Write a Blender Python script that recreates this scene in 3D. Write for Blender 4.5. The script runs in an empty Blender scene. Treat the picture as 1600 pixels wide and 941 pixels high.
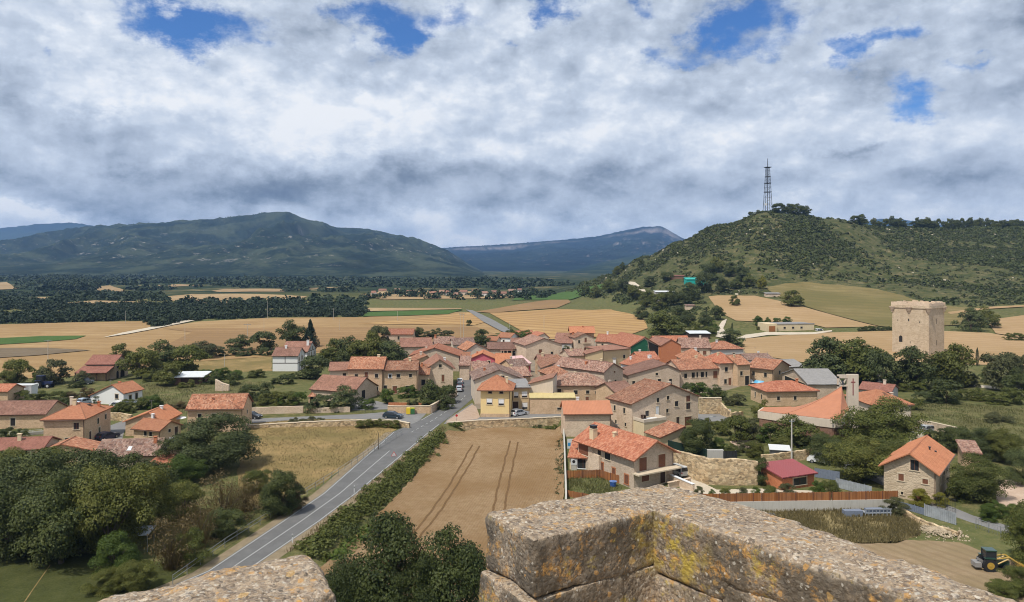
import bpy, math, random
import numpy as np
from mathutils import Vector, Matrix, geometry
random.seed(7)
C = bpy.context.scene.collection
F, CX, HY, H = 1142.0, 800.0, 415.0, 34.0      # pinhole used to survey the photograph: focal length, principal column, horizon row, eye height

# ---------------------------------------------------------------- numeric noise
def _hash(ix, iy, iz, seed):
    h = (ix*374761393 + iy*668265263 + iz*1274126177 + seed*974634777) & 0xFFFFFFFF
    h = ((h ^ (h >> 13))*1274126177) & 0xFFFFFFFF
    h = h ^ (h >> 16)
    return (h & 0xFFFF)/65535.0
def vnoise(x, y, z, seed=0):
    x, y, z = np.broadcast_arrays(np.asarray(x, float), np.asarray(y, float), np.asarray(z, float))
    ix, iy, iz = np.floor(x).astype(np.int64), np.floor(y).astype(np.int64), np.floor(z).astype(np.int64)
    fx, fy, fz = x-ix, y-iy, z-iz
    sx, sy, sz = fx*fx*(3-2*fx), fy*fy*(3-2*fy), fz*fz*(3-2*fz)
    def hh(a, b, c): return _hash(ix+a, iy+b, iz+c, seed)
    a0 = hh(0,0,0)*(1-sx)+hh(1,0,0)*sx; a1 = hh(0,1,0)*(1-sx)+hh(1,1,0)*sx
    b0 = hh(0,0,1)*(1-sx)+hh(1,0,1)*sx; b1 = hh(0,1,1)*(1-sx)+hh(1,1,1)*sx
    return (a0*(1-sy)+a1*sy)*(1-sz)+(b0*(1-sy)+b1*sy)*sz
def fbm(x, y, z=0.0, oct=4, seed=0, gain=.5):
    t, a, n, s = 0.0, 1.0, 0.0, 1.0
    for k in range(oct):
        t = t + a*(vnoise(np.asarray(x)*s, np.asarray(y)*s, np.asarray(z)*s, seed+k)-.5); n += a
        a *= gain; s *= 2.03
    return t/n*2
def sstep(a, b, x):
    t = np.clip((np.asarray(x, float)-a)/(b-a), 0, 1); return t*t*(3-2*t)

# ---------------------------------------------------------------- land heights
_prof = {                     # pixel column of the survey: (distance, height) of the ground along it
 860:[(0,0)], 890:[(740,0),(860,4),(1000,4),(1300,0)],
 920:[(590,0),(700,4),(850,15),(1000,11),(1600,0)], 950:[(520,0),(640,4),(730,11),(830,24),(1000,18),(1800,0)],
 1010:[(450,0),(560,7),(650,20),(800,43),(950,38),(2500,0)], 1060:[(400,0),(470,5),(540,13),(620,26),(770,59),(900,55),(3000,0)],
 1130:[(370,0),(480,11),(540,17),(620,34),(755,77),(850,75),(3000,0)], 1200:[(370,0),(480,12),(540,18),(620,40),(700,77),(745,91),(850,86),(3000,0)],
 1255:[(370,0),(480,12),(540,18),(620,40),(700,74),(750,87),(870,82),(3000,0)], 1300:[(360,0),(450,8),(540,18),(630,38),(710,70),(770,83),(900,80),(3000,0)],
 1400:[(345,0),(420,5),(560,20),(650,38),(800,76),(950,74),(3000,0)], 1500:[(330,0),(420,4),(480,8),(560,19),(650,38),(820,76),(1000,74),(3000,0)],
 1600:[(330,0),(420,4.5),(480,8),(560,19),(650,38),(820,78),(1000,76),(3000,0)], 2300:[(330,0),(420,4.5),(480,8),(560,19),(650,38),(820,78),(1000,76),(3000,0)] }
_pk = np.array(sorted(_prof)); _ds = np.concatenate([np.linspace(0, 1200, 241), np.linspace(1220, 4000, 60)])
def _sm(p):
    z = np.interp(_ds, [a for a, b in p], [b for a, b in p]); k = np.ones(9)/9
    return np.concatenate([np.convolve(np.pad(z[:241], 4, 'edge'), k, 'valid'), z[241:]])
_tab = np.array([_sm(_prof[k]) for k in _pk])
ROADR = [(25, -58.0), (60, -39.5), (85.3, -28.2), (97, -25.5), (158, -15.2), (175, -12)]   # right edge of the main road: (Y, X)
def hgt(X, Y):
    X, Y = np.asarray(X, float), np.asarray(Y, float)
    Yc = np.maximum(Y, 1.0); px = np.clip(CX+F*X/Yc, _pk[0], _pk[-1])
    i = np.clip(np.searchsorted(_pk, px, 'right')-1, 0, len(_pk)-2)
    t = (px-_pk[i])/(_pk[i+1]-_pk[i]); t = t*t*(3-2*t)
    def col(k): 
        j = np.clip(np.searchsorted(_ds, Yc, 'right')-1, 0, len(_ds)-2); f = np.clip((Yc-_ds[j])/(_ds[j+1]-_ds[j]), 0, 1)
        return _tab[k, j]*(1-f)+_tab[k, j+1]*f
    z = col(i)*(1-t)+col(i+1)*t
    amp = sstep(2, 25, z)*2.4
    z = z+amp*fbm(X/38, Y/38, 0, 4, 3)
    far = sstep(420, 900, Y)*(1-sstep(1, 12, z))
    z = z+far*(fbm(X/260, Y/260, 0, 3, 9)*5.0)
    # the low wheat field behind its retaining wall
    xr = np.interp(Y, [a for a, b in ROADR], [b for a, b in ROADR])
    xe = np.interp(Y, [60, 106, 153], [5.1, 7.9, 10.7]); m = sstep(1.5, 6, X-xr)*(1-sstep(-.7, .2, X-xe))*(1-sstep(.25, 1.3, Y-np.interp(X, [-14, -7.6, 0, 11.6], [156.9, 158.8, 160.1, 162.5])))
    return z-1.6*m
def at(px, py, z=0.0):
    D = (H-z)*F/(py-HY); return Vector(((px-CX)/F*D, D, z))
_D = np.concatenate([np.linspace(30, 1200, 4000), np.linspace(1200, 9000, 3000)])
def on(px, py):
    zr = H-(py-HY)/F*_D; hg = hgt((px-CX)/F*_D, _D); k = np.nonzero(hg >= zr)[0]
    k = k[0] if len(k) else len(_D)-1
    if px > 885 and py < 400 and _D[k] > 1000 and py < 455: return on(px, py+.5)
    D = _D[k]; return Vector(((px-CX)/F*D, D, float(hg[k])))

# ---------------------------------------------------------------- mesh builder
class MB:
    def __init__(s): s.v, s.f, s.m, s.uv, s.hasuv = [], [], [], [], False
    def face(s, pts, mi=0, uv=None):
        n = len(s.v); s.v.extend(tuple(p) for p in pts); s.f.append(tuple(range(n, n+len(pts)))); s.m.append(mi)
        s.uv.append(uv)
        if uv: s.hasuv = True
    def grid(s, P, uv=None, mi=0):
        P = np.asarray(P); r, c = P.shape[:2]; n = len(s.v); s.v.extend(map(tuple, P.reshape(-1, 3)))
        for j in range(r-1):
            for i in range(c-1):
                a = (j*c+i, j*c+i+1, (j+1)*c+i+1, (j+1)*c+i)
                s.f.append(tuple(n+k for k in a)); s.m.append(mi)
                if uv is not None: s.hasuv = True; s.uv.append([tuple(uv.reshape(-1, 2)[k]) for k in a])
                else: s.uv.append(None)
    def box(s, x0, x1, y0, y1, z0, z1, mi=0, M=None, taper=0.0):
        cx, cy = (x0+x1)/2, (y0+y1)/2
        def T(x, y, z):
            if taper and z == z1: x, y = cx+(x-cx)*(1-taper), cy+(y-cy)*(1-taper)
            p = Vector((x, y, z)); return M @ p if M else p
        a = [T(x0,y0,z0),T(x1,y0,z0),T(x1,y1,z0),T(x0,y1,z0),T(x0,y0,z1),T(x1,y0,z1),T(x1,y1,z1),T(x0,y1,z1)]
        n = len(s.v); s.v.extend(tuple(p) for p in a)
        for q in ((0,3,2,1),(4,5,6,7),(0,1,5,4),(1,2,6,5),(2,3,7,6),(3,0,4,7)):
            s.f.append(tuple(n+k for k in q)); s.m.append(mi); s.uv.append(None)
    def tube(s, p, q, r0, r1=None, n=8, mi=0, cap=True):
        r1 = r0 if r1 is None else r1; p, q = Vector(p), Vector(q); d = (q-p).normalized()
        a = d.orthogonal().normalized(); b = d.cross(a); k = len(s.v)
        for c, r in ((p, r0), (q, r1)):
            for i in range(n):
                t = 2*math.pi*i/n; s.v.append(tuple(c+a*(r*math.cos(t))+b*(r*math.sin(t))))
        for i in range(n):
            j = (i+1) % n; s.f.append((k+i, k+j, k+n+j, k+n+i)); s.m.append(mi); s.uv.append(None)
        if cap:
            s.f.append(tuple(k+i for i in reversed(range(n)))); s.m.append(mi); s.uv.append(None)
            s.f.append(tuple(k+n+i for i in range(n))); s.m.append(mi); s.uv.append(None)
    def prism(s, poly, y0, y1, mi=0, axis='y'):      # polygon in (x,z) pushed along y
        n = len(poly)
        def T(a, b, c): return (a, c, b) if axis == 'y' else ((c, a, b) if axis == 'x' else (a, b, c))
        k = len(s.v); s.v.extend(T(a, b, y0) for a, b in poly); s.v.extend(T(a, b, y1) for a, b in poly)
        s.f.append(tuple(range(k, k+n))); s.f.append(tuple(reversed(range(k+n, k+2*n)))); s.m += [mi, mi]; s.uv += [None, None]
        for i in range(n):
            j = (i+1) % n; s.f.append((k+i, k+j, k+n+j, k+n+i)); s.m.append(mi); s.uv.append(None)
    def build(s, name, mat, parent=None, smooth=False):
        me = bpy.data.meshes.new(name); me.from_pydata(s.v, [], s.f)
        for m in (mat if isinstance(mat, (list, tuple)) else [mat]): me.materials.append(m)
        if any(s.m): me.polygons.foreach_set('material_index', s.m)
        if s.hasuv:
            L = me.uv_layers.new(name='UVMap'); fl = []
            for f, u in zip(s.f, s.uv): fl += [c for t in (u or [(0, 0)]*len(f)) for c in t]
            L.data.foreach_set('uv', fl)
        if smooth: me.polygons.foreach_set('use_smooth', [True]*len(s.f))
        me.update(); return link(name, me, parent)
def link(name, me, parent=None):
    o = bpy.data.objects.new(name, me); C.objects.link(o)
    if parent is not None: o.parent = parent
    return o
def npmesh(name, V, Fq, mat, attr=None, smooth=False):
    me = bpy.data.meshes.new(name); V = np.asarray(V, np.float32); Fq = np.asarray(Fq, np.int32); k = Fq.shape[1]
    me.vertices.add(len(V)); me.vertices.foreach_set('co', V.ravel()); me.loops.add(Fq.size); me.loops.foreach_set('vertex_index', Fq.ravel())
    me.polygons.add(len(Fq)); me.polygons.foreach_set('loop_start', np.arange(0, Fq.size, k, dtype=np.int32))
    for m in (mat if isinstance(mat, (list, tuple)) else [mat]): me.materials.append(m)
    if smooth: me.polygons.foreach_set('use_smooth', np.ones(len(Fq), bool))
    me.update(calc_edges=True); me.validate(); return me
def tag(o, label, cat, group=None, kind=None):
    if label: o['label'] = label
    if cat: o['category'] = cat
    if group: o['group'] = group
    if kind: o['kind'] = kind
    return o
def thing(name, label, cat, loc=(0,0,0), rz=0.0, group=None):
    o = bpy.data.objects.new(name, None); C.objects.link(o); o.location = loc; o.rotation_euler = (0, 0, rz); o.empty_display_size = .5
    return tag(o, label, cat, group)

# ---------------------------------------------------------------- materials
class NT:
    def __init__(s, name):
        s.mat = bpy.data.materials.new(name); s.mat.use_nodes = True; s.t = s.mat.node_tree; s.t.nodes.clear()
        s.out = s.n('ShaderNodeOutputMaterial'); s.b = s.n('ShaderNodeBsdfPrincipled'); s.l(s.b.outputs[0], s.out.inputs[0])
        s.b.inputs['Roughness'].default_value = .9; s.b.inputs['Specular IOR Level'].default_value = .2
    def n(s, ty, **kw):
        x = s.t.nodes.new(ty)
        for k, v in kw.items(): setattr(x, k, v)
        return x
    def l(s, a, b): s.t.links.new(a, b)
    def put(s, sock, v):
        if hasattr(v, 'is_linked') or hasattr(v, 'links'): s.l(v, sock)
        elif isinstance(v, (tuple, list)) and sock.type == 'RGBA' and len(v) == 3: sock.default_value = (*v, 1)
        else: sock.default_value = v
    def math(s, op, a, b=None, c=None, clamp=False):
        x = s.n('ShaderNodeMath', operation=op, use_clamp=clamp); s.put(x.inputs[0], a)
        if b is not None: s.put(x.inputs[1], b)
        if c is not None: s.put(x.inputs[2], c)
        return x.outputs[0]
    def vmath(s, op, a, b=None, out=0):
        x = s.n('ShaderNodeVectorMath', operation=op); s.put(x.inputs[0], a)
        if b is not None: s.put(x.inputs[1], b)
        return x.outputs[out]
    def coord(s, k='Object'): return s.n('ShaderNodeTexCoord').outputs[k]
    def pos(s): return s.n('ShaderNodeNewGeometry').outputs['Position']
    def noise(s, vec, sc, det=4, rough=.55, out='Fac', dist=0):
        x = s.n('ShaderNodeTexNoise'); s.l(vec, x.inputs['Vector']); x.inputs['Scale'].default_value = sc; x.inputs['Detail'].default_value = det
        x.inputs['Roughness'].default_value = rough; x.inputs['Distortion'].default_value = dist; return x.outputs[out]
    def vor(s, vec, sc, out='Color', feature='F1', rnd=1.0):
        x = s.n('ShaderNodeTexVoronoi', feature=feature); s.l(vec, x.inputs['Vector']); x.inputs['Scale'].default_value = sc; x.inputs['Randomness'].default_value = rnd
        return x.outputs[out]
    def ramp(s, fac, stops, interp='LINEAR'):
        x = s.n('ShaderNodeValToRGB'); r = x.color_ramp; r.interpolation = interp; s.l(fac, x.inputs[0])
        while len(r.elements) < len(stops): r.elements.new(.5)
        for e, (p, c) in zip(r.elements, stops): e.position = p; e.color = (*c, 1) if len(c) == 3 else c
        return x.outputs[0]
    def mr(s, v, a, b, c=0.0, d=1.0, smooth=False):
        x = s.n('ShaderNodeMapRange'); x.interpolation_type = 'SMOOTHSTEP' if smooth else 'LINEAR'
        s.put(x.inputs[0], v); x.inputs[1].default_value = a; x.inputs[2].default_value = b; x.inputs[3].default_value = c; x.inputs[4].default_value = d
        return x.outputs[0]
    def mix(s, f, a, b, blend='MIX'):
        x = s.n('ShaderNodeMix', data_type='RGBA', blend_type=blend); s.put(x.inputs[0], f); s.put(x.inputs[6], a); s.put(x.inputs[7], b); return x.outputs[2]
    def bump(s, h, st=.5, dist=.05):
        x = s.n('ShaderNodeBump'); s.put(x.inputs['Height'], h); x.inputs['Strength'].default_value = st; x.inputs['Distance'].default_value = dist
        s.l(x.outputs[0], s.b.inputs['Normal'])
    def sc(s, v, k): return s.vmath('MULTIPLY', v, k)
    def col(s, c): s.put(s.b.inputs['Base Color'], c); return s
def plain(name, c, rough=.7, metal=0.0, var=.12, spec=.3, scale=3.0):
    m = NT(name); n = m.noise(m.coord(), scale, 5, .6); k = m.ramp(n, [(.25, tuple(x*(1-var) for x in c)), (.75, tuple(min(1, x*(1+var)) for x in c))])
    m.col(k); m.b.inputs['Roughness'].default_value = rough; m.b.inputs['Metallic'].default_value = metal; m.b.inputs['Specular IOR Level'].default_value = spec
    return m.mat
def stone(name, tones, mortar, sc=2.4, stain=(.62,.56,.48), mw=.045, sf=.5):
    m = NT(name); p = m.coord(); q = m.sc(p, (1, 1, 1.7)); w = m.noise(p, 1.3, 3, .5, 'Color')
    q = m.vmath('ADD', q, m.sc(w, (.25, .25, .25)))
    r = m.n('ShaderNodeSeparateColor'); m.l(m.vor(q, sc), r.inputs[0])
    c = m.ramp(r.outputs[0], [(i/(len(tones)-1), t) for i, t in enumerate(tones)])
    e = m.vor(q, sc, 'Distance', 'DISTANCE_TO_EDGE'); c = m.mix(m.mr(e, 0, mw*2, .65, 0), c, mortar)
    g = m.noise(p, .35, 5, .65); c = m.mix(m.mr(g, .45, .75, 0, sf), c, stain, 'MULTIPLY')
    f = m.noise(p, 7, 4, .7); c = m.mix(.55, c, m.ramp(f, [(.25, (.72,.70,.68)), (.75, (1.2,1.2,1.2))]), 'MULTIPLY')
    m.col(c); m.bump(m.math('ADD', m.mr(e, 0, .12), m.math('MULTIPLY', f, .5)), .6, .06); return m.mat
def render_wall(name, c, dirt=.35):
    m = NT(name); p = m.coord(); a = m.noise(p, .5, 5, .65); b = m.noise(m.sc(p, (4, 4, .5)), 1.2, 4, .6); f = m.noise(p, 12, 3, .6)
    k = m.mix(m.mr(a, .4, .75, 0, dirt), c, tuple(x*.72 for x in c)); k = m.mix(m.mr(b, .5, .8, 0, dirt), k, tuple(x*y for x, y in zip(c, (.6,.57,.52))))
    k = m.mix(.3, k, m.ramp(f, [(.2, (.8,.8,.8)), (.8, (1.15,1.15,1.15))]), 'MULTIPLY'); m.col(k); m.bump(f, .25, .02); return m.mat
def tiles(name, tones, lichen, lf=.35, row=.4, patch=.5, dark=(.5,.45,.42)):
    m = NT(name); uv = m.coord('UV'); i = m.n('ShaderNodeObjectInfo').outputs['Random']
    cell = m.vmath('FLOOR', m.vmath('DIVIDE', uv, (.28, row, 1)))
    w = m.n('ShaderNodeTexWhiteNoise', noise_dimensions='3D'); off = m.n('ShaderNodeCombineXYZ'); m.l(m.math('MULTIPLY', i, 97.0), off.inputs[2])
    m.l(m.vmath('ADD', cell, off.outputs[0]), w.inputs['Vector'])
    c = m.ramp(w.outputs['Value'], [(k/(len(tones)-1), t) for k, t in enumerate(tones)])
    p = m.vmath('ADD', m.coord(), off.outputs[0]); a = m.noise(p, .45, 5, .65); b = m.noise(p, 2.6, 4, .7)
    c = m.mix(1.0, c, m.ramp(i, [(0, (.66,.74,.80)), (.35, (.84,.90,.92)), (.7, (1.0,1.0,1.0)), (1, (1.06,1.08,1.04))]), 'MULTIPLY')
    c = m.mix(m.mr(b, .52, .72, 0, lf), c, lichen); c = m.mix(m.mr(a, .42, .7, 0, patch), c, dark, 'MULTIPLY')
    sx = m.n('ShaderNodeSeparateXYZ'); m.l(uv, sx.inputs[0]); fr = m.math('FRACT', m.math('DIVIDE', sx.outputs[1], row))
    m.col(c); m.bump(m.math('SUBTRACT', 1.0, fr), .8, .05); m.b.inputs['Roughness'].default_value = .85; return m.mat
def ground_mat(name, tones, sc=.6, fine=6.0, bump=.4, dist=.12, big=.06, bigt=None, rows=None, coord=None):
    m = NT(name); p = m.pos(); a = m.noise(p, sc, 6, .65); f = m.noise(p, fine, 4, .7); g = m.noise(p, big, 4, .6)
    v = m.math('ADD', m.math('MULTIPLY', a, .6), m.math('MULTIPLY', f, .4))
    c = m.ramp(v, [(.3+.4*i/(len(tones)-1), t) for i, t in enumerate(tones)])
    if bigt: c = m.mix(m.mr(g, .42, .62), c, bigt)
    h = f
    if rows:      # drilled or combed rows at an angle: (angle, period, strength, colour)
        ang, per, st, rc = rows; d = m.n('ShaderNodeVectorMath', operation='DOT_PRODUCT'); m.l(p, d.inputs[0]); d.inputs[1].default_value = (math.cos(ang), math.sin(ang), 0)
        s = m.math('SINE', m.math('ADD', m.math('MULTIPLY', d.outputs['Value'], 2*math.pi/per), m.math('MULTIPLY', a, 3.0)))
        s = m.mr(s, -.2, .9, 0, st); c = m.mix(m.math('MULTIPLY', s, m.mr(f, .3, .7, .5, 1.0)), c, rc); h = m.math('ADD', f, m.math('MULTIPLY', s, .5))
    m.col(c); m.bump(h, bump, dist); m.b.inputs['Roughness'].default_value = 1.0; m.b.inputs['Specular IOR Level'].default_value = .05; return m.mat
def leaf(name, c1, c2, c3, tr=.25):
    m = NT(name); g = m.n('ShaderNodeNewGeometry'); r = g.outputs['Random Per Island']; i = m.n('ShaderNodeObjectInfo').outputs['Random']
    c = m.ramp(r, [(0, c1), (.55, c2), (1, c3)]); n = m.noise(m.coord(), 5.0, 2, .5)
    c = m.mix(m.mr(n, .40, .66, 0, .7), c, c3); c = m.mix(m.math('MULTIPLY', i, .55), c, tuple(x*.62 for x in c2)); m.col(c)
    m.b.inputs['Roughness'].default_value = .6; m.b.inputs['Specular IOR Level'].default_value = .25
    t = m.n('ShaderNodeBsdfTranslucent'); m.l(c, t.inputs[0]); x = m.n('ShaderNodeMixShader'); x.inputs[0].default_value = tr
    m.l(m.b.outputs[0], x.inputs[1]); m.l(t.outputs[0], x.inputs[2]); m.l(x.outputs[0], m.out.inputs[0]); return m.mat
MT = {}
MT['stone'] = stone('stone_warm', [(0.514,0.356,0.218), (0.617,0.436,0.276), (0.659,0.470,0.302), (0.556,0.391,0.244)], (0.638,0.465,0.322), 3.4, mw=0.03)
MT['stone2'] = stone('stone_pale', [(0.576,0.436,0.312), (0.679,0.525,0.384), (0.720,0.569,0.426), (0.617,0.470,0.338)], (0.700,0.554,0.426), 3.4, mw=0.03)
MT['stoneg'] = stone('stone_grey', [(0.453,0.356,0.266), (0.546,0.431,0.322), (0.586,0.465,0.354), (0.494,0.391,0.292)], (0.576,0.455,0.354), 3.4, mw=0.03)
MT['ashlar'] = stone('stone_ashlar', [(.46,.36,.25),(.54,.43,.30),(.58,.465,.33),(.50,.395,.275)], (.46,.37,.27), 1.6, (.66,.60,.52), .025, .6)
MT['rubblewall'] = stone('stone_rubble', [(0.345,0.246,0.140),(0.621,0.459,0.270),(0.713,0.560,0.356),(0.253,0.190,0.119),(0.517,0.392,0.238)], (0.460,0.358,0.227), 2.0, (0.690,0.582,0.454), .06, .7)
MT['cream'] = render_wall('render_cream', (.66,.53,.34)); MT['yellow'] = render_wall('render_yellow', (.78,.58,.28), .15)
MT['white'] = render_wall('render_white', (.72,.71,.68), .12); MT['pink'] = render_wall('render_pink', (.55,.14,.17), .25)
MT['tan'] = render_wall('render_tan', (.58,.44,.26), .3); MT['paleren'] = render_wall('render_pale', (.62,.52,.41), .4)
MT['greyren'] = render_wall('render_grey', (.45,.43,.40), .4); MT['concrete'] = render_wall('concrete', (.48,.45,.39), .45)
MT['brick'] = stone('brick_orange', [(.50,.17,.08),(.58,.22,.10),(.46,.15,.07)], (.50,.30,.20), 4.5, (.7,.65,.6), .03, .3)
MT['brownbrick'] = stone('brick_brown', [(.22,.12,.08),(.28,.16,.11),(.19,.10,.07)], (.25,.18,.14), 4.5, (.7,.65,.6), .03, .3)
MT['t_old'] = tiles('tiles_weathered', [(.15,.08,.06),(.26,.135,.095),(.33,.175,.125),(.42,.27,.20),(.22,.125,.10)], (.46,.38,.30), .5, patch=.6)
MT['t_mid'] = tiles('tiles_terracotta', [(.20,.085,.05),(.34,.14,.08),(.40,.165,.09),(.45,.24,.15),(.29,.12,.07)], (.44,.32,.22), .28, patch=.6)
MT['t_new'] = tiles('tiles_orange', [(0.368,0.140,0.072),(0.423,0.167,0.088),(0.460,0.189,0.099),(0.396,0.157,0.083)], (0.386,0.259,0.165), .15, patch=.3, dark=(0.690,0.756,0.748))
MT['t_red'] = tiles('tiles_red', [(.28,.095,.055),(.38,.13,.07),(.45,.20,.12),(.34,.115,.065)], (.46,.31,.21), .25, patch=.35, dark=(.7,.65,.62))
MT['t_mar'] = tiles('tiles_maroon', [(0.209,0.086,0.063),(0.257,0.109,0.081),(0.285,0.127,0.092)], (0.304,0.230,0.172), .2, patch=.35)
MT['t_brown'] = tiles('tiles_brown', [(.20,.10,.07),(.27,.13,.09),(.32,.165,.115),(.24,.12,.085)], (.38,.28,.21), .3, patch=.5)
MT['t_flat'] = plain('roof_membrane_orange', (0.432,0.182,0.098), .8, var=.10, scale=.6)
MT['sheet'] = plain('sheet_grey', (.25,.235,.22), .6, var=.2, scale=1.5); MT['sheetp'] = plain('sheet_pale', (.62,.63,.63), .5, var=.12)
MT['sheetpk'] = plain('sheet_pink', (.55,.36,.34), .7, var=.3, scale=1.2); MT['awn'] = plain('awning_yellow', (.52,.42,.20), .7, var=.1)
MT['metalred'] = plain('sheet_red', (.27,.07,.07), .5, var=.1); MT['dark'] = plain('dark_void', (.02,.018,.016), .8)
MT['glass'] = plain('window_glass', (.025,.028,.032), .12, spec=.5); MT['shutw'] = plain('shutter_white', (.72,.72,.72), .6)
MT['wood'] = plain('wood_brown', (.16,.065,.035), .7, var=.3, scale=6); MT['woodd'] = plain('wood_dark', (.06,.035,.025), .7)
MT['woodo'] = plain('wood_orange', (.36,.13,.035), .6, var=.25, scale=5); 
def boards(name, c1, c2, c3):
    m = NT(name); r = m.n('ShaderNodeNewGeometry').outputs['Random Per Island']; p = m.coord(); n = m.noise(m.sc(p, (6, 6, .8)), 1.5, 4, .6); q = m.noise(p, .6, 4, .6)
    k = m.ramp(m.math('ADD', m.math('MULTIPLY', r, .6), m.math('MULTIPLY', n, .4)), [(.15, c1), (.5, c2), (.85, c3)]); k = m.mix(m.mr(q, .45, .7, 0, .5), k, tuple(x*.6+.05 for x in c1)); m.col(k); m.b.inputs['Roughness'].default_value = .75; return m.mat
MT['woodo'] = boards('boards_orange', (.20,.075,.025), (.31,.12,.04), (.40,.18,.07))
MT['trim'] = plain('stone_trim', (.55,.45,.32), .9)
MT['trimb'] = plain('brick_trim', (.42,.17,.08), .9); MT['metal'] = plain('galvanised', (.30,.31,.31), .45, .6, var=.15)
MT['iron'] = plain('iron_dark', (.04,.042,.045), .5, .3); MT['asphalt'] = None
MT['gutter'] = plain('gutter_brown', (.13,.075,.05), .5); MT['green'] = plain('paint_green', (.015,.10,.05), .6)
MT['plw'] = plain('plastic_white', (.58,.58,.56), .5, var=.05); MT['pole'] = plain('pole_concrete', (.46,.43,.38), .9)
MT['bark'] = plain('bark', (.10,.075,.05), .95, var=.4, scale=4)
# ---------------------------------------------------------------- sky, sun, air, camera
scn = bpy.context.scene
SUN = Vector((-.66*math.cos(math.radians(59)), -.75*math.cos(math.radians(59)), math.sin(math.radians(59)))).normalized()
W = bpy.data.worlds.new('World'); scn.world = W; W.use_nodes = True
def sky():
    m = NT.__new__(NT); m.t = W.node_tree; m.t.nodes.clear(); m.out = m.n('ShaderNodeOutputWorld'); bg = m.n('ShaderNodeBackground'); m.l(bg.outputs[0], m.out.inputs[0])
    bg.inputs[1].default_value = .1
    st = m.n('ShaderNodeTexSky'); st.sky_type = 'NISHITA'; st.sun_disc = False; st.sun_elevation = math.asin(SUN.z); st.sun_rotation = math.atan2(SUN.x, SUN.y)
    st.altitude = 500; st.air_density = 1.0; st.dust_density = .6; st.ozone_density = 1.6
    d = m.coord('Generated'); s = m.n('ShaderNodeSeparateXYZ'); m.l(d, s.inputs[0]); x, y, z = s.outputs
    az = m.math('ARCTAN2', x, y); el = m.math('ARCSINE', z)
    zz = m.math('ADD', m.math('MAXIMUM', z, 0.0), .10); cp = m.n('ShaderNodeCombineXYZ'); m.l(m.math('DIVIDE', x, zz), cp.inputs[0]); m.l(m.math('DIVIDE', y, zz), cp.inputs[1]); P = cp.outputs[0]
    ae = m.n('ShaderNodeCombineXYZ'); m.l(az, ae.inputs[0]); m.l(m.math('MULTIPLY', el, 1.5), ae.inputs[1]); A = ae.outputs[0]
    wv = m.vmath('SUBTRACT', m.noise(A, 6.0, 9, .66, 'Color'), (.5, .5, .5)); ws = m.n('ShaderNodeSeparateXYZ'); m.l(wv, ws.inputs[0])
    aw = m.math('ADD', az, m.math('MULTIPLY', ws.outputs[0], .26)); ew = m.math('ADD', el, m.math('MULTIPLY', ws.outputs[1], .14))
    def blob(px, py, rx, ry):
        a = math.atan((px-CX)/F); e = math.atan((HY-py)/F*math.cos(a)); kx = 1/(rx/F*math.cos(a)**2); ky = 1/(ry/F*math.cos(a))
        u = m.math('MULTIPLY', m.math('SUBTRACT', aw, a), kx); v = m.math('MULTIPLY', m.math('SUBTRACT', ew, e), ky)
        r = m.math('ADD', m.math('MULTIPLY', u, u), m.math('MULTIPLY', v, v)); return m.math('POWER', 2.718, m.math('MULTIPLY', r, -1.0))
    def total(L):
        t = None
        for (px, py, rx, ry, w) in L:
            b = m.math('MULTIPLY', blob(px, py, rx, ry), w); t = b if t is None else m.math('ADD', t, b)
        return t
    gaps = total([(215,18,75,34,1),(290,40,60,32,.9),(340,14,70,28,1),(305,80,30,20,.6),(400,60,46,18,.75),(622,60,46,30,1.1),(585,12,60,24,1),(700,10,46,30,.9),(655,42,44,18,.8),(520,8,40,16,.6),
                  (865,10,44,26,1.1),(1005,4,36,18,1),(1195,20,85,36,1.15),(1110,40,50,26,.9),(1030,80,28,20,.9),(1085,80,36,12,.7),(1325,92,60,26,1.1),(1400,68,50,26,.9),(1280,76,30,24,.7),(1415,162,62,30,1.1),(1500,118,46,14,.8),(1545,103,36,12,.6),(65,70,18,18,.7),(798,72,14,14,.7),(1185,75,40,14,.6),(-150,60,90,60,.8),(1750,60,90,60,.7)])
    n1 = m.noise(A, 4.0, 6, .52); n2 = m.noise(P, .8, 10, .60); n3 = m.noise(A, 19.0, 10, .68); n4 = m.noise(A, 8.5, 9, .60)
    cov = m.math('SUBTRACT', m.math('ADD', m.math('MULTIPLY', n4, 1.15), m.math('MULTIPLY', n3, .95)), m.math('MULTIPLY', gaps, .70))
    cover = m.mr(cov, .12, .80, 0, 1, True)
    light = total([(330,120,220,85,.20),(120,105,130,60,.20),(560,185,230,60,.20),(230,160,70,25,.20),(585,135,26,18,.20),(880,150,160,80,.12),(1280,190,150,50,.14),(1540,200,140,60,.10),(640,220,170,35,.12),(1050,215,170,45,.10),(880,352,240,22,.22),(690,375,130,14,.26),(40,335,120,12,.28),(1450,352,240,16,.20),(1140,310,120,20,.06),(480,165,90,40,.08)])
    darkb = total([(60,185,120,36,.24),(165,180,50,18,.20),(300,205,110,16,.10),(430,292,280,26,.34),(120,300,200,32,.30),(720,272,220,22,.20),(1000,285,200,22,.18),(900,318,170,16,.12),(590,125,40,26,.10),(545,165,50,14,.10),(1455,90,170,70,.13),(1150,120,150,40,.06),(1330,250,26,12,.24),(1250,285,36,16,.18),(1520,292,120,22,.16),(1400,235,55,20,.10),(800,50,140,50,.08),(500,30,80,30,.10),(640,320,160,12,.10)])
    nb = m.noise(m.vmath('ADD', A, (-.020, .040, 0)), 4.0, 6, .52); rel = m.math('SUBTRACT', n1, nb)
    nd = m.noise(m.vmath('ADD', A, (-.010, .020, 0)), 8.5, 6, .58); n4b = m.noise(A, 8.5, 6, .58); rel2 = m.math('SUBTRACT', n4b, nd)
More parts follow.
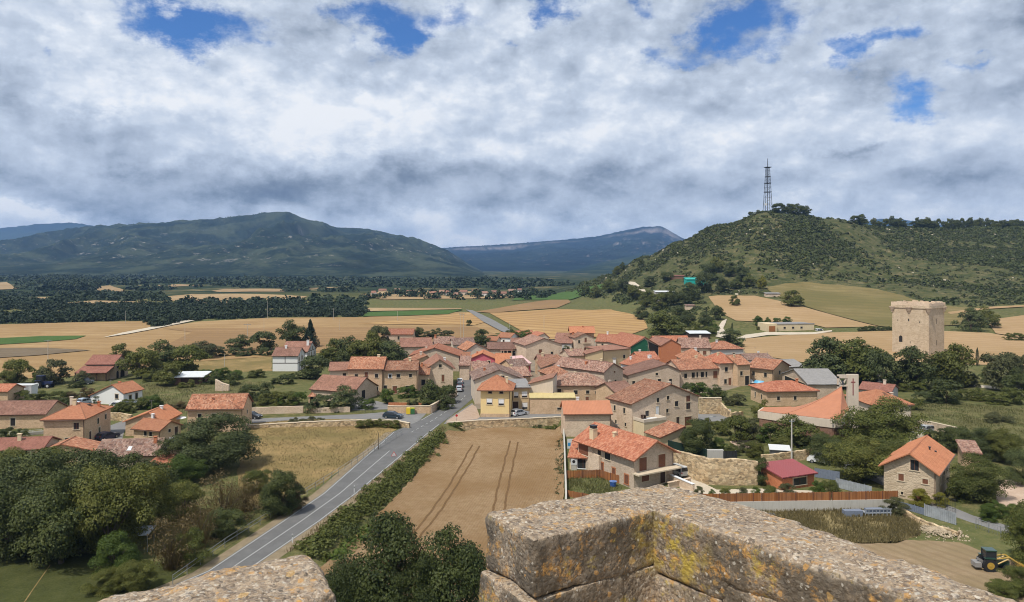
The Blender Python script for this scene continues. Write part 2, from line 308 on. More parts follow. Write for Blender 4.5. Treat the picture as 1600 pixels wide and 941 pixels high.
    B = m.math('ADD', .68, m.math('SUBTRACT', light, darkb)); B = m.math('ADD', B, m.math('ADD', m.math('MULTIPLY', rel, 1.35), m.math('MULTIPLY', rel2, .95)))
    B = m.math('ADD', B, m.math('MULTIPLY', m.math('SUBTRACT', n2, .5), .22)); B = m.math('ADD', B, m.math('MULTIPLY', m.math('SUBTRACT', n3, .5), .34)); B = m.math('ADD', B, m.math('MULTIPLY', m.math('SUBTRACT', n4, .5), .30))
    b1 = m.math('ABSOLUTE', m.math('SUBTRACT', m.noise(m.vmath('ADD', A, (3.1, 1.7, 0)), 6.5, 3, .5), .5)); b2 = m.math('ABSOLUTE', m.math('SUBTRACT', m.noise(m.vmath('ADD', A, m.sc(wv, (.05, .05, 0))), 15.0, 5, .55), .5)); b3 = m.math('ABSOLUTE', m.math('SUBTRACT', m.noise(A, 34.0, 6, .6), .5))
    hi = m.mr(el, .07, .20, .25, 1); bil = m.math('ADD', m.math('ADD', m.math('MULTIPLY', m.math('SUBTRACT', b1, .09), .75), m.math('MULTIPLY', m.math('SUBTRACT', b2, .09), .95)), m.math('MULTIPLY', m.math('SUBTRACT', b3, .08), .35)); B = m.math('ADD', B, m.math('MULTIPLY', bil, m.math('MULTIPLY', hi, .7)))
    cc = m.ramp(B, [(0, (1.2,1.6,2.4)), (.22, (2.2,2.7,3.5)), (.45, (4.1,4.75,5.8)), (.70, (6.0,6.75,7.9)), (.9, (8.2,8.7,9.4)), (1, (9.3,9.5,9.8))])
    blue = m.mix(1.0, st.outputs[0], (.42,.76,1.22), 'MULTIPLY')
    m.l(m.mix(cover, blue, cc), bg.inputs[0])
sky()
sl = bpy.data.lights.new('sun', 'SUN'); sl.energy = 4.3; sl.angle = math.radians(.5); sl.color = (1, .955, .88)
so = bpy.data.objects.new('sun', sl); C.objects.link(so); so.rotation_euler = SUN.to_track_quat('Z', 'Y').to_euler()
cam = bpy.data.cameras.new('camera'); co = bpy.data.objects.new('camera', cam); C.objects.link(co); scn.camera = co
co.location = (0, 0, H); co.rotation_euler = (math.radians(90), 0, 0); cam.sensor_width = 36; cam.lens = 36*F/1600; cam.shift_y = -(470.5-HY)/1600; cam.clip_end = 30000; cam.clip_start = .1
scn.view_settings.view_transform = 'Standard'; scn.view_settings.look = 'None'; scn.view_settings.exposure = 0.0; scn.view_settings.gamma = 1.0
scn.render.engine = 'CYCLES'; scn.cycles.use_denoising = True; scn.cycles.max_bounces = 5; scn.cycles.diffuse_bounces = 2; scn.cycles.glossy_bounces = 2; scn.cycles.transmission_bounces = 3; scn.cycles.volume_bounces = 0
scn.cycles.pixel_filter_type = 'BLACKMAN_HARRIS'; scn.cycles.filter_width = 1.05; scn.cycles.use_adaptive_sampling = True; scn.cycles.adaptive_threshold = .015
try: scn.cycles.denoiser = 'OPENIMAGEDENOISE'
except Exception: pass

# ---------------------------------------------------------------- ground sheet
def m_ground():
    m = NT('ground'); p = m.pos(); a = m.noise(p, .05, 6, .6); b = m.noise(p, .5, 6, .65); f = m.noise(p, 3.5, 4, .7); s = m.n('ShaderNodeSeparateXYZ'); m.l(p, s.inputs[0])
    grass = m.ramp(m.math('ADD', m.math('MULTIPLY', b, .55), m.math('MULTIPLY', f, .45)), [(.32, (.04,.052,.016)), (.46, (.085,.09,.032)), (.56, (.155,.135,.058)), (.68, (.26,.20,.10))])
    grass = m.mix(m.mr(a, .42, .58, 0, .5), grass, (.11,.12,.045))
    scr = m.ramp(m.math('ADD', m.math('MULTIPLY', m.noise(p, .12, 6, .65), .6), m.math('MULTIPLY', m.noise(p, .9, 4, .7), .4)), [(.34, (.030,.037,.014)), (.46, (.056,.066,.024)), (.56, (.105,.095,.043)), (.66, (.22,.18,.10)), (.76, (.38,.32,.22))])
    c = m.mix(m.mr(m.math('ADD', s.outputs[2], m.math('MULTIPLY', m.math('SUBTRACT', a, .5), 20.0)), 6, 13), grass, scr)
    farc = m.ramp(m.noise(p, .012, 5, .6), [(.40, (.018,.03,.012)), (.52, (.035,.046,.02)), (.62, (.10,.09,.04)), (.72, (.28,.20,.10))], 'LINEAR')
    dist = m.mr(s.outputs[1], 650, 900); c = m.mix(m.math('MULTIPLY', dist, m.mr(s.outputs[2], 9, 14, 1, 0)), c, farc)
    m.col(c); m.bump(f, .5, .15); m.b.inputs['Roughness'].default_value = 1; m.b.inputs['Specular IOR Level'].default_value = .05; return m.mat
rows = np.concatenate([np.geomspace(6, 420, 480), np.geomspace(424, 10800, 300)]); us = np.concatenate([np.linspace(-1.3, -.75, 45, False), np.linspace(-.75, .75, 620, False), np.linspace(.75, 1.3, 46)])
X = np.outer(rows, us); Y = np.repeat(rows[:, None], len(us), 1); Z = hgt(X, Y); r_, c_ = X.shape
idx = np.arange(r_*c_).reshape(r_, c_); Q = np.stack([idx[:-1, :-1], idx[:-1, 1:], idx[1:, 1:], idx[1:, :-1]], -1).reshape(-1, 4)
g = link('ground', npmesh('ground', np.stack([X, Y, Z], -1).reshape(-1, 3), Q, m_ground(), smooth=True)); g['kind'] = 'structure'

# ---------------------------------------------------------------- mountains
def m_mount(name, a, b, rock, lo=.55, rk=(.26,.24,.21), fs=.02):
    m = NT(name); p = m.pos(); ge = m.n('ShaderNodeNewGeometry'); s = m.n('ShaderNodeSeparateXYZ'); m.l(ge.outputs['Normal'], s.inputs[0])
    n = m.noise(p, fs*.25, 6, .6); f = m.noise(p, fs*3, 5, .7)
    c = m.ramp(m.math('ADD', m.math('MULTIPLY', n, .55), m.math('MULTIPLY', f, .45)), [(.36, tuple(x*.55 for x in a)), (.5, a), (.62, b)])
    st = m.math('MULTIPLY', m.mr(s.outputs[2], lo, lo+.16, 1, 0), m.mr(m.noise(m.sc(p, (1, 1, .15)), fs*1.4, 5, .7), .36, .60))
    pz = m.n('ShaderNodeSeparateXYZ'); m.l(p, pz.inputs[0])
    sp = m.math('MULTIPLY', m.mr(m.noise(m.sc(p, (1, 1, 3)), fs*1.1, 7, .72), .585, .64), m.mr(m.noise(p, fs*.06, 3, .5), .44, .54)); 
    sp = m.math('MULTIPLY', sp, m.math('MULTIPLY', m.mr(pz.outputs[2], 20, 60), m.mr(pz.outputs[2], 150, 230, 1, .12))); lg = m.noise(p, fs*.22, 6, .62); c = m.mix(m.mr(lg, .50, .58, 0, .6), c, tuple(x*1.5 for x in b)); c = m.mix(m.mr(m.noise(m.sc(p, (1, .5, 1)), fs*.4, 5, .6), .38, .46, .55, 0), c, tuple(x*.45 for x in a)); c = m.mix(m.math('MAXIMUM', st, m.math('MULTIPLY', sp, rock)), c, rk); m.col(c); m.bump(f, .6, 9.0); m.b.inputs['Roughness'].default_value = 1; m.b.inputs['Specular IOR Level'].default_value = 0; return m.mat
def mountain(name, sky_, D0, D1, mat, seed, shape=.85, amp=.10, cliff=None, n=(420, 90), lat=170.0):
    xs = np.linspace(sky_[0][0], sky_[-1][0], n[0]); ys = np.interp(xs, [a for a, b in sky_], [b for a, b in sky_]); k = np.ones(5)/5; ys = np.convolve(np.pad(ys, 2, 'edge'), k, 'valid')
    t = np.concatenate([np.linspace(-.15, 1, n[1]), np.array([1.06, 1.2, 1.5])]); u = (xs-CX)/F
    D = D0+(D1-D0)*t; X = np.outer(D, u); Y = np.repeat(D[:, None], n[0], 1)
    zr = H+(HY-ys)*D1/F
    s = np.clip(t, 0, 1)**(1/shape) if shape > 1 else np.clip(t, 0, 1)**(1.15)
    T = np.repeat(np.clip(t, 0, 1)[:, None], n[0], 1); Sx = np.repeat(s[:, None], n[0], 1)
    if cliff is not None:
        cm = cliff(xs)[None, :]; tc = np.interp(T, [0, .45, .90, .915, 1], [0, .42, .76, .965, 1.0]); Sx = Sx*(1-cm)+tc*cm
    wx = fbm(X/900, Y/900, 0, 3, seed+2)*260; ridge = 1-np.abs(fbm((X+wx)/(lat*2.6), (Y+wx)/(lat*7.0), 0, 5, seed, .52))*2.2
    env = np.sin(np.clip(T, 0, 1)*math.pi)**.8
    Zm = Sx*zr[None, :]*(1+env*amp*(ridge-.5)*2.2)+env*zr[None, :]*.06*fbm(X/60, Y/60, 0, 4, seed+5)
    Zm = np.where(t[:, None] < 0, -25, Zm); back = t > 1; Zm[back] = zr[None, :]*(1-(t[back][:, None]-1)*.6)
    Zm[t <= 1.0001] += (T[t <= 1.0001] > .98)*(fbm(X[t <= 1.0001]/25, Y[t <= 1.0001]/25, 0, 3, seed)*.008*D1/8)
    idx = np.arange(X.size).reshape(X.shape); Q = np.stack([idx[:-1, :-1], idx[:-1, 1:], idx[1:, 1:], idx[1:, :-1]], -1).reshape(-1, 4)
    o = link(name, npmesh(name, np.stack([X, Y, Zm], -1).reshape(-1, 3), Q, mat, smooth=True)); o['kind'] = 'structure'; return o
mountain('mountain', [(-420,420),(-200,398),(-60,384),(0,377),(60,368),(110,361),(150,357),(250,352),(350,346),(405,339.5),(432,337),(448,337),(458,340),(475,347),(500,351),(530,356),(570,357),(600,363),(650,375),(700,393),(740,417),(770,430),(830,440),(900,446)],
         2100, 4600, m_mount('mountain_forest', (.019,.029,.018), (.046,.054,.030), .9, .30, fs=.02), 11, amp=.34, n=(700, 170))
def clf(x): return np.clip(np.interp(x, [690, 735, 800, 830, 930, 975, 1000, 1040, 1060], [.6, 1, 1, .6, .3, .4, .5, .6, .2]), 0, 1)
mountain('mountain', [(560,402),(690,388),(740,385),(800,381),(870,376),(930,370),(960,364),(978,360),(990,358),(1005,354.5),(1032,354),(1040,357),(1048,362),(1065,372),(1100,385),(1200,402),(1300,410)],
         4300, 8200, m_mount('mountain_cliffs', (.008,.016,.016), (.015,.024,.020), 0.5, .78, (.21,.18,.17), .010), 23, amp=.10, cliff=clf, n=(520, 150), lat=260)
mountain('mountain', [(770,447),(800,442),(820,437),(870,426),(920,413),(960,405),(1000,398),(1060,391),(1150,385),(1300,395)], 3000, 5200, m_mount('mountain_spur', (.018,.030,.016), (.040,.05,.024), .5, .35, fs=.015), 31, n=(300, 80))
mountain('mountain', [(-420,372),(-200,366),(0,357),(50,351),(100,348),(125,349),(150,354),(180,362),(260,380),(400,405)], 6000, 9000, m_mount('mountain_far', (.014,.024,.018), (.022,.032,.02), .1, .3, fs=.008), 41, n=(200, 60), lat=300)
mountain('mountain', [(1250,370),(1340,351),(1368,343),(1400,341.5),(1440,347),(1475,352),(1560,365),(1750,380)], 6000, 8600, m_mount('mountain_far_east', (.014,.024,.018), (.022,.032,.02), .1, .3, fs=.008), 47, n=(160, 50), lat=300)
# the air
hb = MB(); hb.box(-14300, 14300, -300, 11000, -32, 520); hm = bpy.data.materials.new('haze'); hm.use_nodes = True; nt = hm.node_tree; nt.nodes.clear()
ho = nt.nodes.new('ShaderNodeOutputMaterial'); hv = nt.nodes.new('ShaderNodeVolumePrincipled'); hv.inputs['Density'].default_value = 7.0e-5; hv.inputs['Color'].default_value = (.33, .57, 1, 1); hv.inputs['Anisotropy'].default_value = 0.1
nt.links.new(hv.outputs[0], ho.inputs['Volume']); hz = hb.build('haze', hm); hz['kind'] = 'stuff'; hz['label'] = 'thin bluish haze over the valley'

# ---------------------------------------------------------------- draped sheets: fields, yards, roads
def densify(P, step, jit=0.0, seed=1):
    out = []; R = random.Random(seed)
    for a, b in zip(P, P[1:]+P[:1]):
        L = math.hypot(b[0]-a[0], b[1]-a[1]); n = max(1, int(L/step))
        for k in range(n):
            t = k/n; j = jit if 0 < k else 0
            out.append((a[0]+(b[0]-a[0])*t+R.uniform(-j, j), a[1]+(b[1]-a[1])*t+R.uniform(-j, j)))
    return out
def drape(name, poly, mat, off, step=None, jit=.0, kind='structure', extra=None, world=False, level=None):
    W_ = [Vector(p) for p in poly] if world else [on(*p) for p in poly]
    Dm = sum(p.y for p in W_)/len(W_); st = step or max(1.2, Dm*.018)
    P = densify([(p.x, p.y) for p in W_], st, jit*st, len(poly)); n0 = len(P)
    xs = [p[0] for p in P]; ys = [p[1] for p in P]; nx, ny = int((max(xs)-min(xs))/st), int((max(ys)-min(ys))/st)
    if nx*ny > 9000: st *= math.sqrt(nx*ny/9000)
    pts = [Vector(p) for p in P]; R = random.Random(3); yy = min(ys)+st/2
    while yy < max(ys):
        xx = min(xs)+st/2
        while xx < max(xs):
            pts.append(Vector((xx+R.uniform(-.2, .2)*st, yy+R.uniform(-.2, .2)*st))); xx += st
        yy += st
    co_, _, fa, *_r = geometry.delaunay_2d_cdt(pts, [(i, (i+1) % n0) for i in range(n0)], [], 1, 1e-4)
    co_ = np.array([tuple(c) for c in co_]); z = (hgt(co_[:, 0], co_[:, 1]) if level is None else np.full(len(co_), level))+off
    mb = MB(); mb.v = [tuple(p) for p in np.column_stack([co_, z])]; mb.f = [tuple(f) for f in fa]; mb.m = [0]*len(fa); mb.uv = [None]*len(fa)
    if extra: extra(mb)
    o = mb.build(name, mat, smooth=True); o['kind'] = kind; return o
def ribbon(mb, P, w, off, mi=0):
    for k in range(len(P)-1):
        a, b = Vector(P[k]), Vector(P[k+1]); d = (b-a); d.z = 0; d.normalize(); n = Vector((-d.y, d.x, 0))*w/2
        def q(p): return (p.x, p.y, float(hgt(p.x, p.y))+off)
        mb.face([q(a-n), q(b-n), q(b+n), q(a+n)], mi)
T1 = ground_mat('stubble_tan', [(0.210,0.129,0.055),(0.336,0.222,0.106),(0.426,0.296,0.157)], .03, .4, .3, .2, .012, (0.280,0.179,0.083), (1.45, 12, .6, (0.253,0.158,0.075)))
T2 = ground_mat('stubble_brown', [(0.197,0.121,0.058),(0.275,0.171,0.081),(0.334,0.221,0.113)], .03, .4, .3, .2, .012, (0.238,0.149,0.073), (1.5, 11, .55, (0.202,0.126,0.065)))
T3 = ground_mat('stubble_gold', [(0.295,0.177,0.062),(0.392,0.247,0.106),(0.451,0.298,0.150)], .04, .5, .3, .2, .015, (0.360,0.223,0.098), (.9, 14, .75, (0.238,0.141,0.065)))
T4 = ground_mat('pasture_olive', [(0.127,0.099,0.035),(0.195,0.151,0.065),(0.254,0.200,0.093)], .05, .6, .3, .2, .016, (0.144,0.122,0.047), (1.2, 12, .5, (0.122,0.108,0.043)))
T5 = ground_mat('crop_green', [(.045,.085,.025),(.065,.11,.03),(.08,.13,.04)], .1, .7, .3, .2)
T6 = ground_mat('plough', [(.13,.095,.06),(.17,.13,.085),(.20,.155,.10)], .1, .7, .4, .2, rows=(1.5, 6, .4, (.11,.085,.055)))
T7 = ground_mat('stubble_far', [(0.217,0.144,0.073),(0.333,0.231,0.122),(0.430,0.309,0.171)], .01, .1, .2, .3, .006, (0.274,0.187,0.101))
T8 = ground_mat('stubble_hill', [(0.289,0.186,0.088),(0.362,0.242,0.130),(0.415,0.288,0.160)], .05, .6, .3, .2, .02, (0.320,0.213,0.106), (1.2, 8, .5, (0.280,0.186,0.091)))
SH = .35
drape('field', [(-160,512),(120,504),(232,502),(236,514),(310,503),(420,497),(570,496),(650,489),(735,488),(760,500),(792,519),(700,532),(560,548),(300,566),(100,590),(-160,600)], T1, SH*.4, 7)
drape('field', [(300,520),(255,514),(600,511.5),(742,511),(778,524),(690,534),(600,545),(330,558),(260,540)], T2, SH*.8, 6)
drape('field', [(-90,534),(60,526.5),(135,525.5),(118,531),(60,536),(-90,545)], T5, SH, 3)
drape('field', [(-120,546),(70,545),(142,548.5),(60,556.5),(-120,568)], T6, SH*1.1, 3)
drape('field', [(574,488.5),(650,486),(724,484.5),(700,491.5),(640,494),(566,495.5)], T5, SH*1.2, 5)
drape('field', [(735,489),(700,493),(640,500),(560,507),(640,508),(742,509),(762,503)], T3, SH*1.1, 5)
drape('field', [(765,490),(800,488),(870,483.5),(955,484.5),(1008,500),(1012,514),(985,524),(900,531),(838,531)], T3, SH, 5)
drape('field', [(742,488),(790,480),(885,465),(892,473),(870,482),(800,487),(768,490)], T2, SH*1.3, 8)
drape('field', [(562,462),(610,456),(700,455),(800,460),(815,465),(770,467),(600,469)], T7, SH*1.5, 14)
drape('field', [(258,465),(300,460),(380,460),(480,464),(470,468),(400,470),(270,471)], T7, SH*1.5, 14)
drape('field', [(330,455),(350,452),(440,452),(445,456),(360,457)], T7, SH*1.5, 16)
drape('field', [(140,449),(172,446.5),(192,453),(198,457),(160,457)], T7, SH*1.5, 14)
drape('field', [(-60,448),(10,441),(30,452),(-60,456)], T7, SH*1.5, 14)
drape('field', [(90,475),(150,470),(245,474),(245,476.5),(130,477)], T7, SH*1.5, 9)
drape('field', [(95,434),(130,432),(190,433),(175,436),(110,436)], T7, SH*2, 22)
drape('field', [(385,438),(400,433.5),(450,433.5),(455,437),(400,439.5)], T7, SH*2, 22)
drape('field', [(560,482),(720,482.5),(722,484),(575,487.5)], T7, SH*1.5, 8)
drape('field', [(310,475),(325,471.5),(362,472),(352,476),(320,477.5)], T7, SH*1.5, 8)
drape('field', [(900,452),(960,448),(800,470),(812,462)], T5, SH*1.5, 12)
drape('field', [(1107,464),(1135,462.5),(1180,463),(1230,474),(1290,490),(1372,511),(1290,513),(1270,508),(1190,504),(1150,502),(1130,492),(1118,480)], T8, SH, 5)
drape('field', [(1195,450),(1225,444),(1262,441.5),(1310,446),(1372,453),(1440,472),(1512,482),(1500,509),(1400,513),(1375,511),(1330,500),(1260,480),(1215,464)], T4, SH*1.2, 5)
drape('field', [(1158,541),(1165,530),(1230,524),(1290,520.5),(1400,517.5),(1470,518),(1545,521),(1600,530),(1680,540),(1690,575),(1600,572),(1520,571),(1400,565),(1260,568),(1165,553)], T8, SH*.7, 4)
drape('field', [(1545,507),(1560,499),(1600,493.5),(1720,492),(1720,535),(1595,528),(1556,522)], T8, SH, 4)
drape('field', [(-40,491),(60,487.5),(130,486.5),(60,490.5),(-40,494)], T7, SH*1.4, 6)
drape('field', [(360,486.5),(430,484.5),(500,484.5),(440,487.5)], T7, SH*1.4, 6)
drape('field', [(10,466.5),(60,465),(110,466),(60,468.5)], T7, SH*1.5, 10)
drape('field', [(480,451),(530,449),(560,450.5),(510,453)], T7, SH*1.6, 16)
drape('field', [(215,447),(280,444.5),(320,446),(260,449)], T7, SH*1.6, 16)
# near wheat with its tractor tracks
WH = ground_mat('ripe_wheat', [(.22,.137,.07),(.34,.22,.115),(.42,.285,.16),(.48,.345,.205)], .9, 7.0, 1.0, .35, .08, (.31,.19,.09), (-.18, .40, .26, (.22,.14,.075)))
TRK = ground_mat('wheat_track', [(.10,.06,.03),(.16,.095,.045),(.22,.13,.065)], 1.5, 8, .6, .2)
fld = [(700,675),(745,672),(800,670),(876,667.5),(880,690),(881,800),(881,960),(560,960),(470,915),(500,893),(560,838),(600,800),(650,745),(680,700)]
def tracks(mb):
    for P in ([(738,698),(725,722),(700,765),(672,805),(640,845),(600,890)], [(749,700),(738,722),(712,765),(690,800),(660,838),(626,880)], [(797,692),(790,718),(782,750),(775,780),(768,812)], [(809,694),(803,722),(797,750),(790,790),(784,820)], [(719,684),(722,680),(726,677)]):
        R = random.Random(len(P)); pts = [on(*p) for p in P]; Q = []
        for a, b in zip(pts, pts[1:]):
            for k in range(6): Q.append(a.lerp(b, k/6)+Vector((R.uniform(-.10, .10), 0, 0)))
        Q.append(pts[-1]); ribbon(mb, Q, .32, .36, 1)
o = drape('wheat_field', fld, [WH, TRK], .33, 1.2, .12, extra=tracks)
MD = ground_mat('dry_meadow', [(0.114,0.096,0.034),(0.211,0.152,0.064),(0.299,0.208,0.093),(0.352,0.248,0.128)], .35, 3.5, .8, .2, .06, (0.176,0.136,0.055))
drape('meadow', [(395,660),(470,652),(560,656),(612,660),(628,664),(600,688),(560,716),(500,760),(470,775),(420,800),(385,790),(370,740),(385,690)], MD, .02, 1.5, .2)
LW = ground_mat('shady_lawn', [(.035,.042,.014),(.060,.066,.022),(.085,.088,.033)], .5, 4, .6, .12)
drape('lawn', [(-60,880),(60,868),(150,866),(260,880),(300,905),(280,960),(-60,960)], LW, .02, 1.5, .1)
GR = ground_mat('garden_grass', [(0.060,0.070,0.021),(0.102,0.109,0.038),(0.170,0.148,0.068),(0.238,0.187,0.093)], .35, 3, .7, .15, .08, (0.111,0.101,0.043))
drape('meadow', [(1424,632),(1470,628),(1560,636),(1660,640),(1660,700),(1590,690),(1500,668),(1470,652),(1420,645)], GR, .02, 2, .2)
drape('meadow', [(212,600),(300,598),(420,597),(400,640),(300,650),(270,648),(215,640)], GR, .02, 2, .2)
drape('meadow', [(300,565),(360,557),(425,553),(425,580),(360,582),(310,590)], MD, .03, 2, .2)
EA = ground_mat('trodden_earth', [(.20,.14,.08),(.28,.20,.12),(.36,.27,.17)], .6, 5, .7, .15, .1, (.24,.18,.10), (.5, 1.6, .4, (.17,.12,.07)))
drape('ground_bare', [(1330,850),(1420,845),(1500,848),(1560,872),(1600,880),(1640,960),(1450,960),(1380,900),(1320,880)], EA, .02, 1, .15)
WG = ground_mat('weedy_plot', [(.13,.105,.045),(.21,.165,.075),(.28,.22,.11),(.33,.27,.15)], .5, 4, .9, .2)
drape('ground_weedy', [(1185,798),(1400,800),(1440,812),(1438,838),(1400,850),(1320,850),(1250,830),(1190,815)], WG, .02, 1, .15)
YD = ground_mat('pale_yard', [(.40,.33,.24),(.50,.43,.33),(.58,.51,.41)], .4, 3, .3, .08)
drape('yard', [(1070,742),(1092,752),(1120,766),(1190,764),(1280,768),(1270,790),(1130,790),(1085,785),(1060,768)], YD, .03, 1, .05)
PK = ground_mat('pink_earth', [(.36,.25,.18),(.46,.34,.25),(.54,.42,.32)], .4, 4, .3, .08)
drape('yard', [(1560,752),(1640,745),(1660,795),(1600,800),(1556,790)], PK, .02, 1, .1); drape('yard', [(1140,690),(1180,688),(1190,700),(1150,704)], PK, .02, 1, .1)
AS = ground_mat('asphalt', [(.105,.103,.10),(.145,.142,.138),(.18,.175,.168)], .8, 9, .3, .02, .25, (.128,.125,.121)); MT['asphalt'] = AS
AP = ground_mat('old_asphalt', [(.15,.145,.14),(.20,.195,.185),(.25,.24,.225)], .5, 8, .25, .02, .15, (.19,.18,.17))
PV = ground_mat('pink_paving', [(.30,.21,.15),(.38,.28,.21),(.44,.34,.26)], 1.2, 6, .3, .03); PT = plain('road_paint', (.38,.38,.36), .7, var=.2, scale=2)
VG = ground_mat('verge_gravel', [(.15,.115,.07),(.23,.18,.115),(.30,.24,.16)], .8, 7, .5, .05)
VF = ground_mat('village_dust', [(.17,.135,.095),(.25,.20,.145),(.31,.255,.19)], .4, 4, .3, .05, .15, (.20,.165,.12))
drape('yard', [(742,640),(738,600),(722,575),(700,552),(640,560),(610,545),(680,532),(760,527),(830,522),(930,530),(1060,535),(1165,546),(1220,560),(1262,585),(1262,600),(1160,603),(1130,612),(1060,618),(1000,628),(960,640),(884,642),(800,640)], VF, .02, 3)
# roads: centre lines in metres taken from the surveyed edges
mainL = [(-79,25),(-49,55),(-33.9,81.3),(-30.6,97),(-28.2,109),(-24.4,149),(-20.6,159),(-17.4,172),(-14.7,190),(-14.4,210),(-16.9,235),(-20,262),(-22,290)]
mainR = [(-69.5,25),(-41.5,55),(-29.4,81.3),(-25.5,97),(-23.1,109),(-16.6,149),(-15.0,158.5),(-12.4,172),(-9.8,188),(-10.9,210),(-13.4,235),(-16.5,262),(-18.5,290)]
def strip(name, Ls, Rs, mat, off, sub=8, ext=None):
    def dens(P):
        P = np.array(P, float); t = np.arange(len(P)); tt = np.linspace(0, len(P)-1, (len(P)-1)*sub+1)
        return np.column_stack([np.interp(tt, t, P[:, 0]), np.interp(tt, t, P[:, 1])])
    A, B = dens(Ls), dens(Rs); mb = MB(); G = np.stack([np.column_stack([A*(1-k)+B*k, hgt(*(A*(1-k)+B*k).T)+off]) for k in np.linspace(0, 1, 5)], 0)
    mb.grid(G)
    if ext: ext(mb, A, B)
    o = mb.build(name, mat); o['kind'] = 'structure'; return o
def marks(mb, A, B):
    def line(t0, t1, w, a=0, b=None, dash=None):
        for k in range(len(A)-1):
            if k < a or (b and k >= b): continue
            if dash and (k % dash[1]) >= dash[0]: continue
            p, q = Vector((*(A[k]*(1-t0)+B[k]*t0), 0)), Vector((*(A[k+1]*(1-t0)+B[k+1]*t0), 0)); ribbon(mb, [p, q], w, .045, 1)
    line(.045, 0, .13, 0, 40); line(.955, 0, .13, 0, 46); line(.5, 0, .12, 0, 37); line(.5, 0, .12, 40, 66, (1, 2)); line(.05, 0, .12, 49, 66)
strip('verge', [(x-1.4, y-.3) for x, y in mainL[:6]], mainL[:6], VG, .03); strip('verge', mainR[:6], [(x+1.6, y+.3) for x, y in mainR[:6]], VG, .03)
strip('main_road', mainL, mainR, [AS, PT], .04, ext=marks)
def px_poly(L, z=0): return [at(a, b, z) for a, b in L]
drape('side_road', [(300,664),(390,655),(480,651),(560,648),(600,644.5),(640,644),(668,645),(655,658),(643,664.5),(600,655.5),(540,655),(470,656),(390,662),(300,672)], AP, .034, 2)
drape('lane', [(693,663),(745,660),(800,658),(882,654.5),(884,641),(830,641),(800,645),(750,653),(742,636),(738,630),(700,655)], AP, .034, 2, level=0)
drape('pavement', [(697,659),(738,632.5),(744,636),(750,652),(745,655.5),(715,659)], PV, .042, 1.2, level=0)
drape('yard', [(549,642),(610,640),(608,632),(560,620),(549,628)], AP, .03, 2); drape('lane', [(1090,660),(1143,658),(1142,640),(1110,636),(1090,640)], AP, .03, 2)
drape('lane', [(1262,712),(1282,716),(1330,738),(1400,768),(1440,790),(1520,818),(1600,842),(1600,830),(1520,806),(1470,786),(1440,770),(1390,748),(1330,722),(1290,706)], AP, .03, 1.5)
drape('lane', [(150,690),(165,668),(210,652),(212,660),(195,672),(190,690)], AP, .03, 2)
drape('track', [(77.5,884),(79.5,884),(50.5,925),(27,960),(24.5,960),(48.5,925)], MD, .035, 1)
drape('track', [(160,529),(200,523),(232,517),(290,505),(312,500),(310,498.5),(286,501.5),(228,514),(190,521.5)], YD, SH*1.4, 3)
drape('country_road', [(728,485),(738,486),(770,501),(800,518),(830,529),(815,532),(783,519),(755,504)], AP, SH*1.6, 4)
drape('track', [(1118,527),(1122,512),(1128,503),(1136,499),(1134,505),(1130,514),(1138,524),(1134,530)], YD, SH, 2)
drape('track', [(1150,530),(1165,524),(1196,520),(1272,520),(1300,517),(1300,519),(1275,523),(1200,524.5),(1165,530)], YD, SH*.9, 2)
drape('track', [(974,443),(985,441),(1006,452),(1010,457),(1000,456)], YD, SH*1.5, 3); drape('track', [(1480,489),(1540,481),(1640,476),(1640,478),(1545,484),(1485,492)], T8, SH*1.5, 3)
drape('track', [(1480,598),(1560,604),(1640,612),(1640,617),(1560,609),(1480,601)], YD, .03, 2)
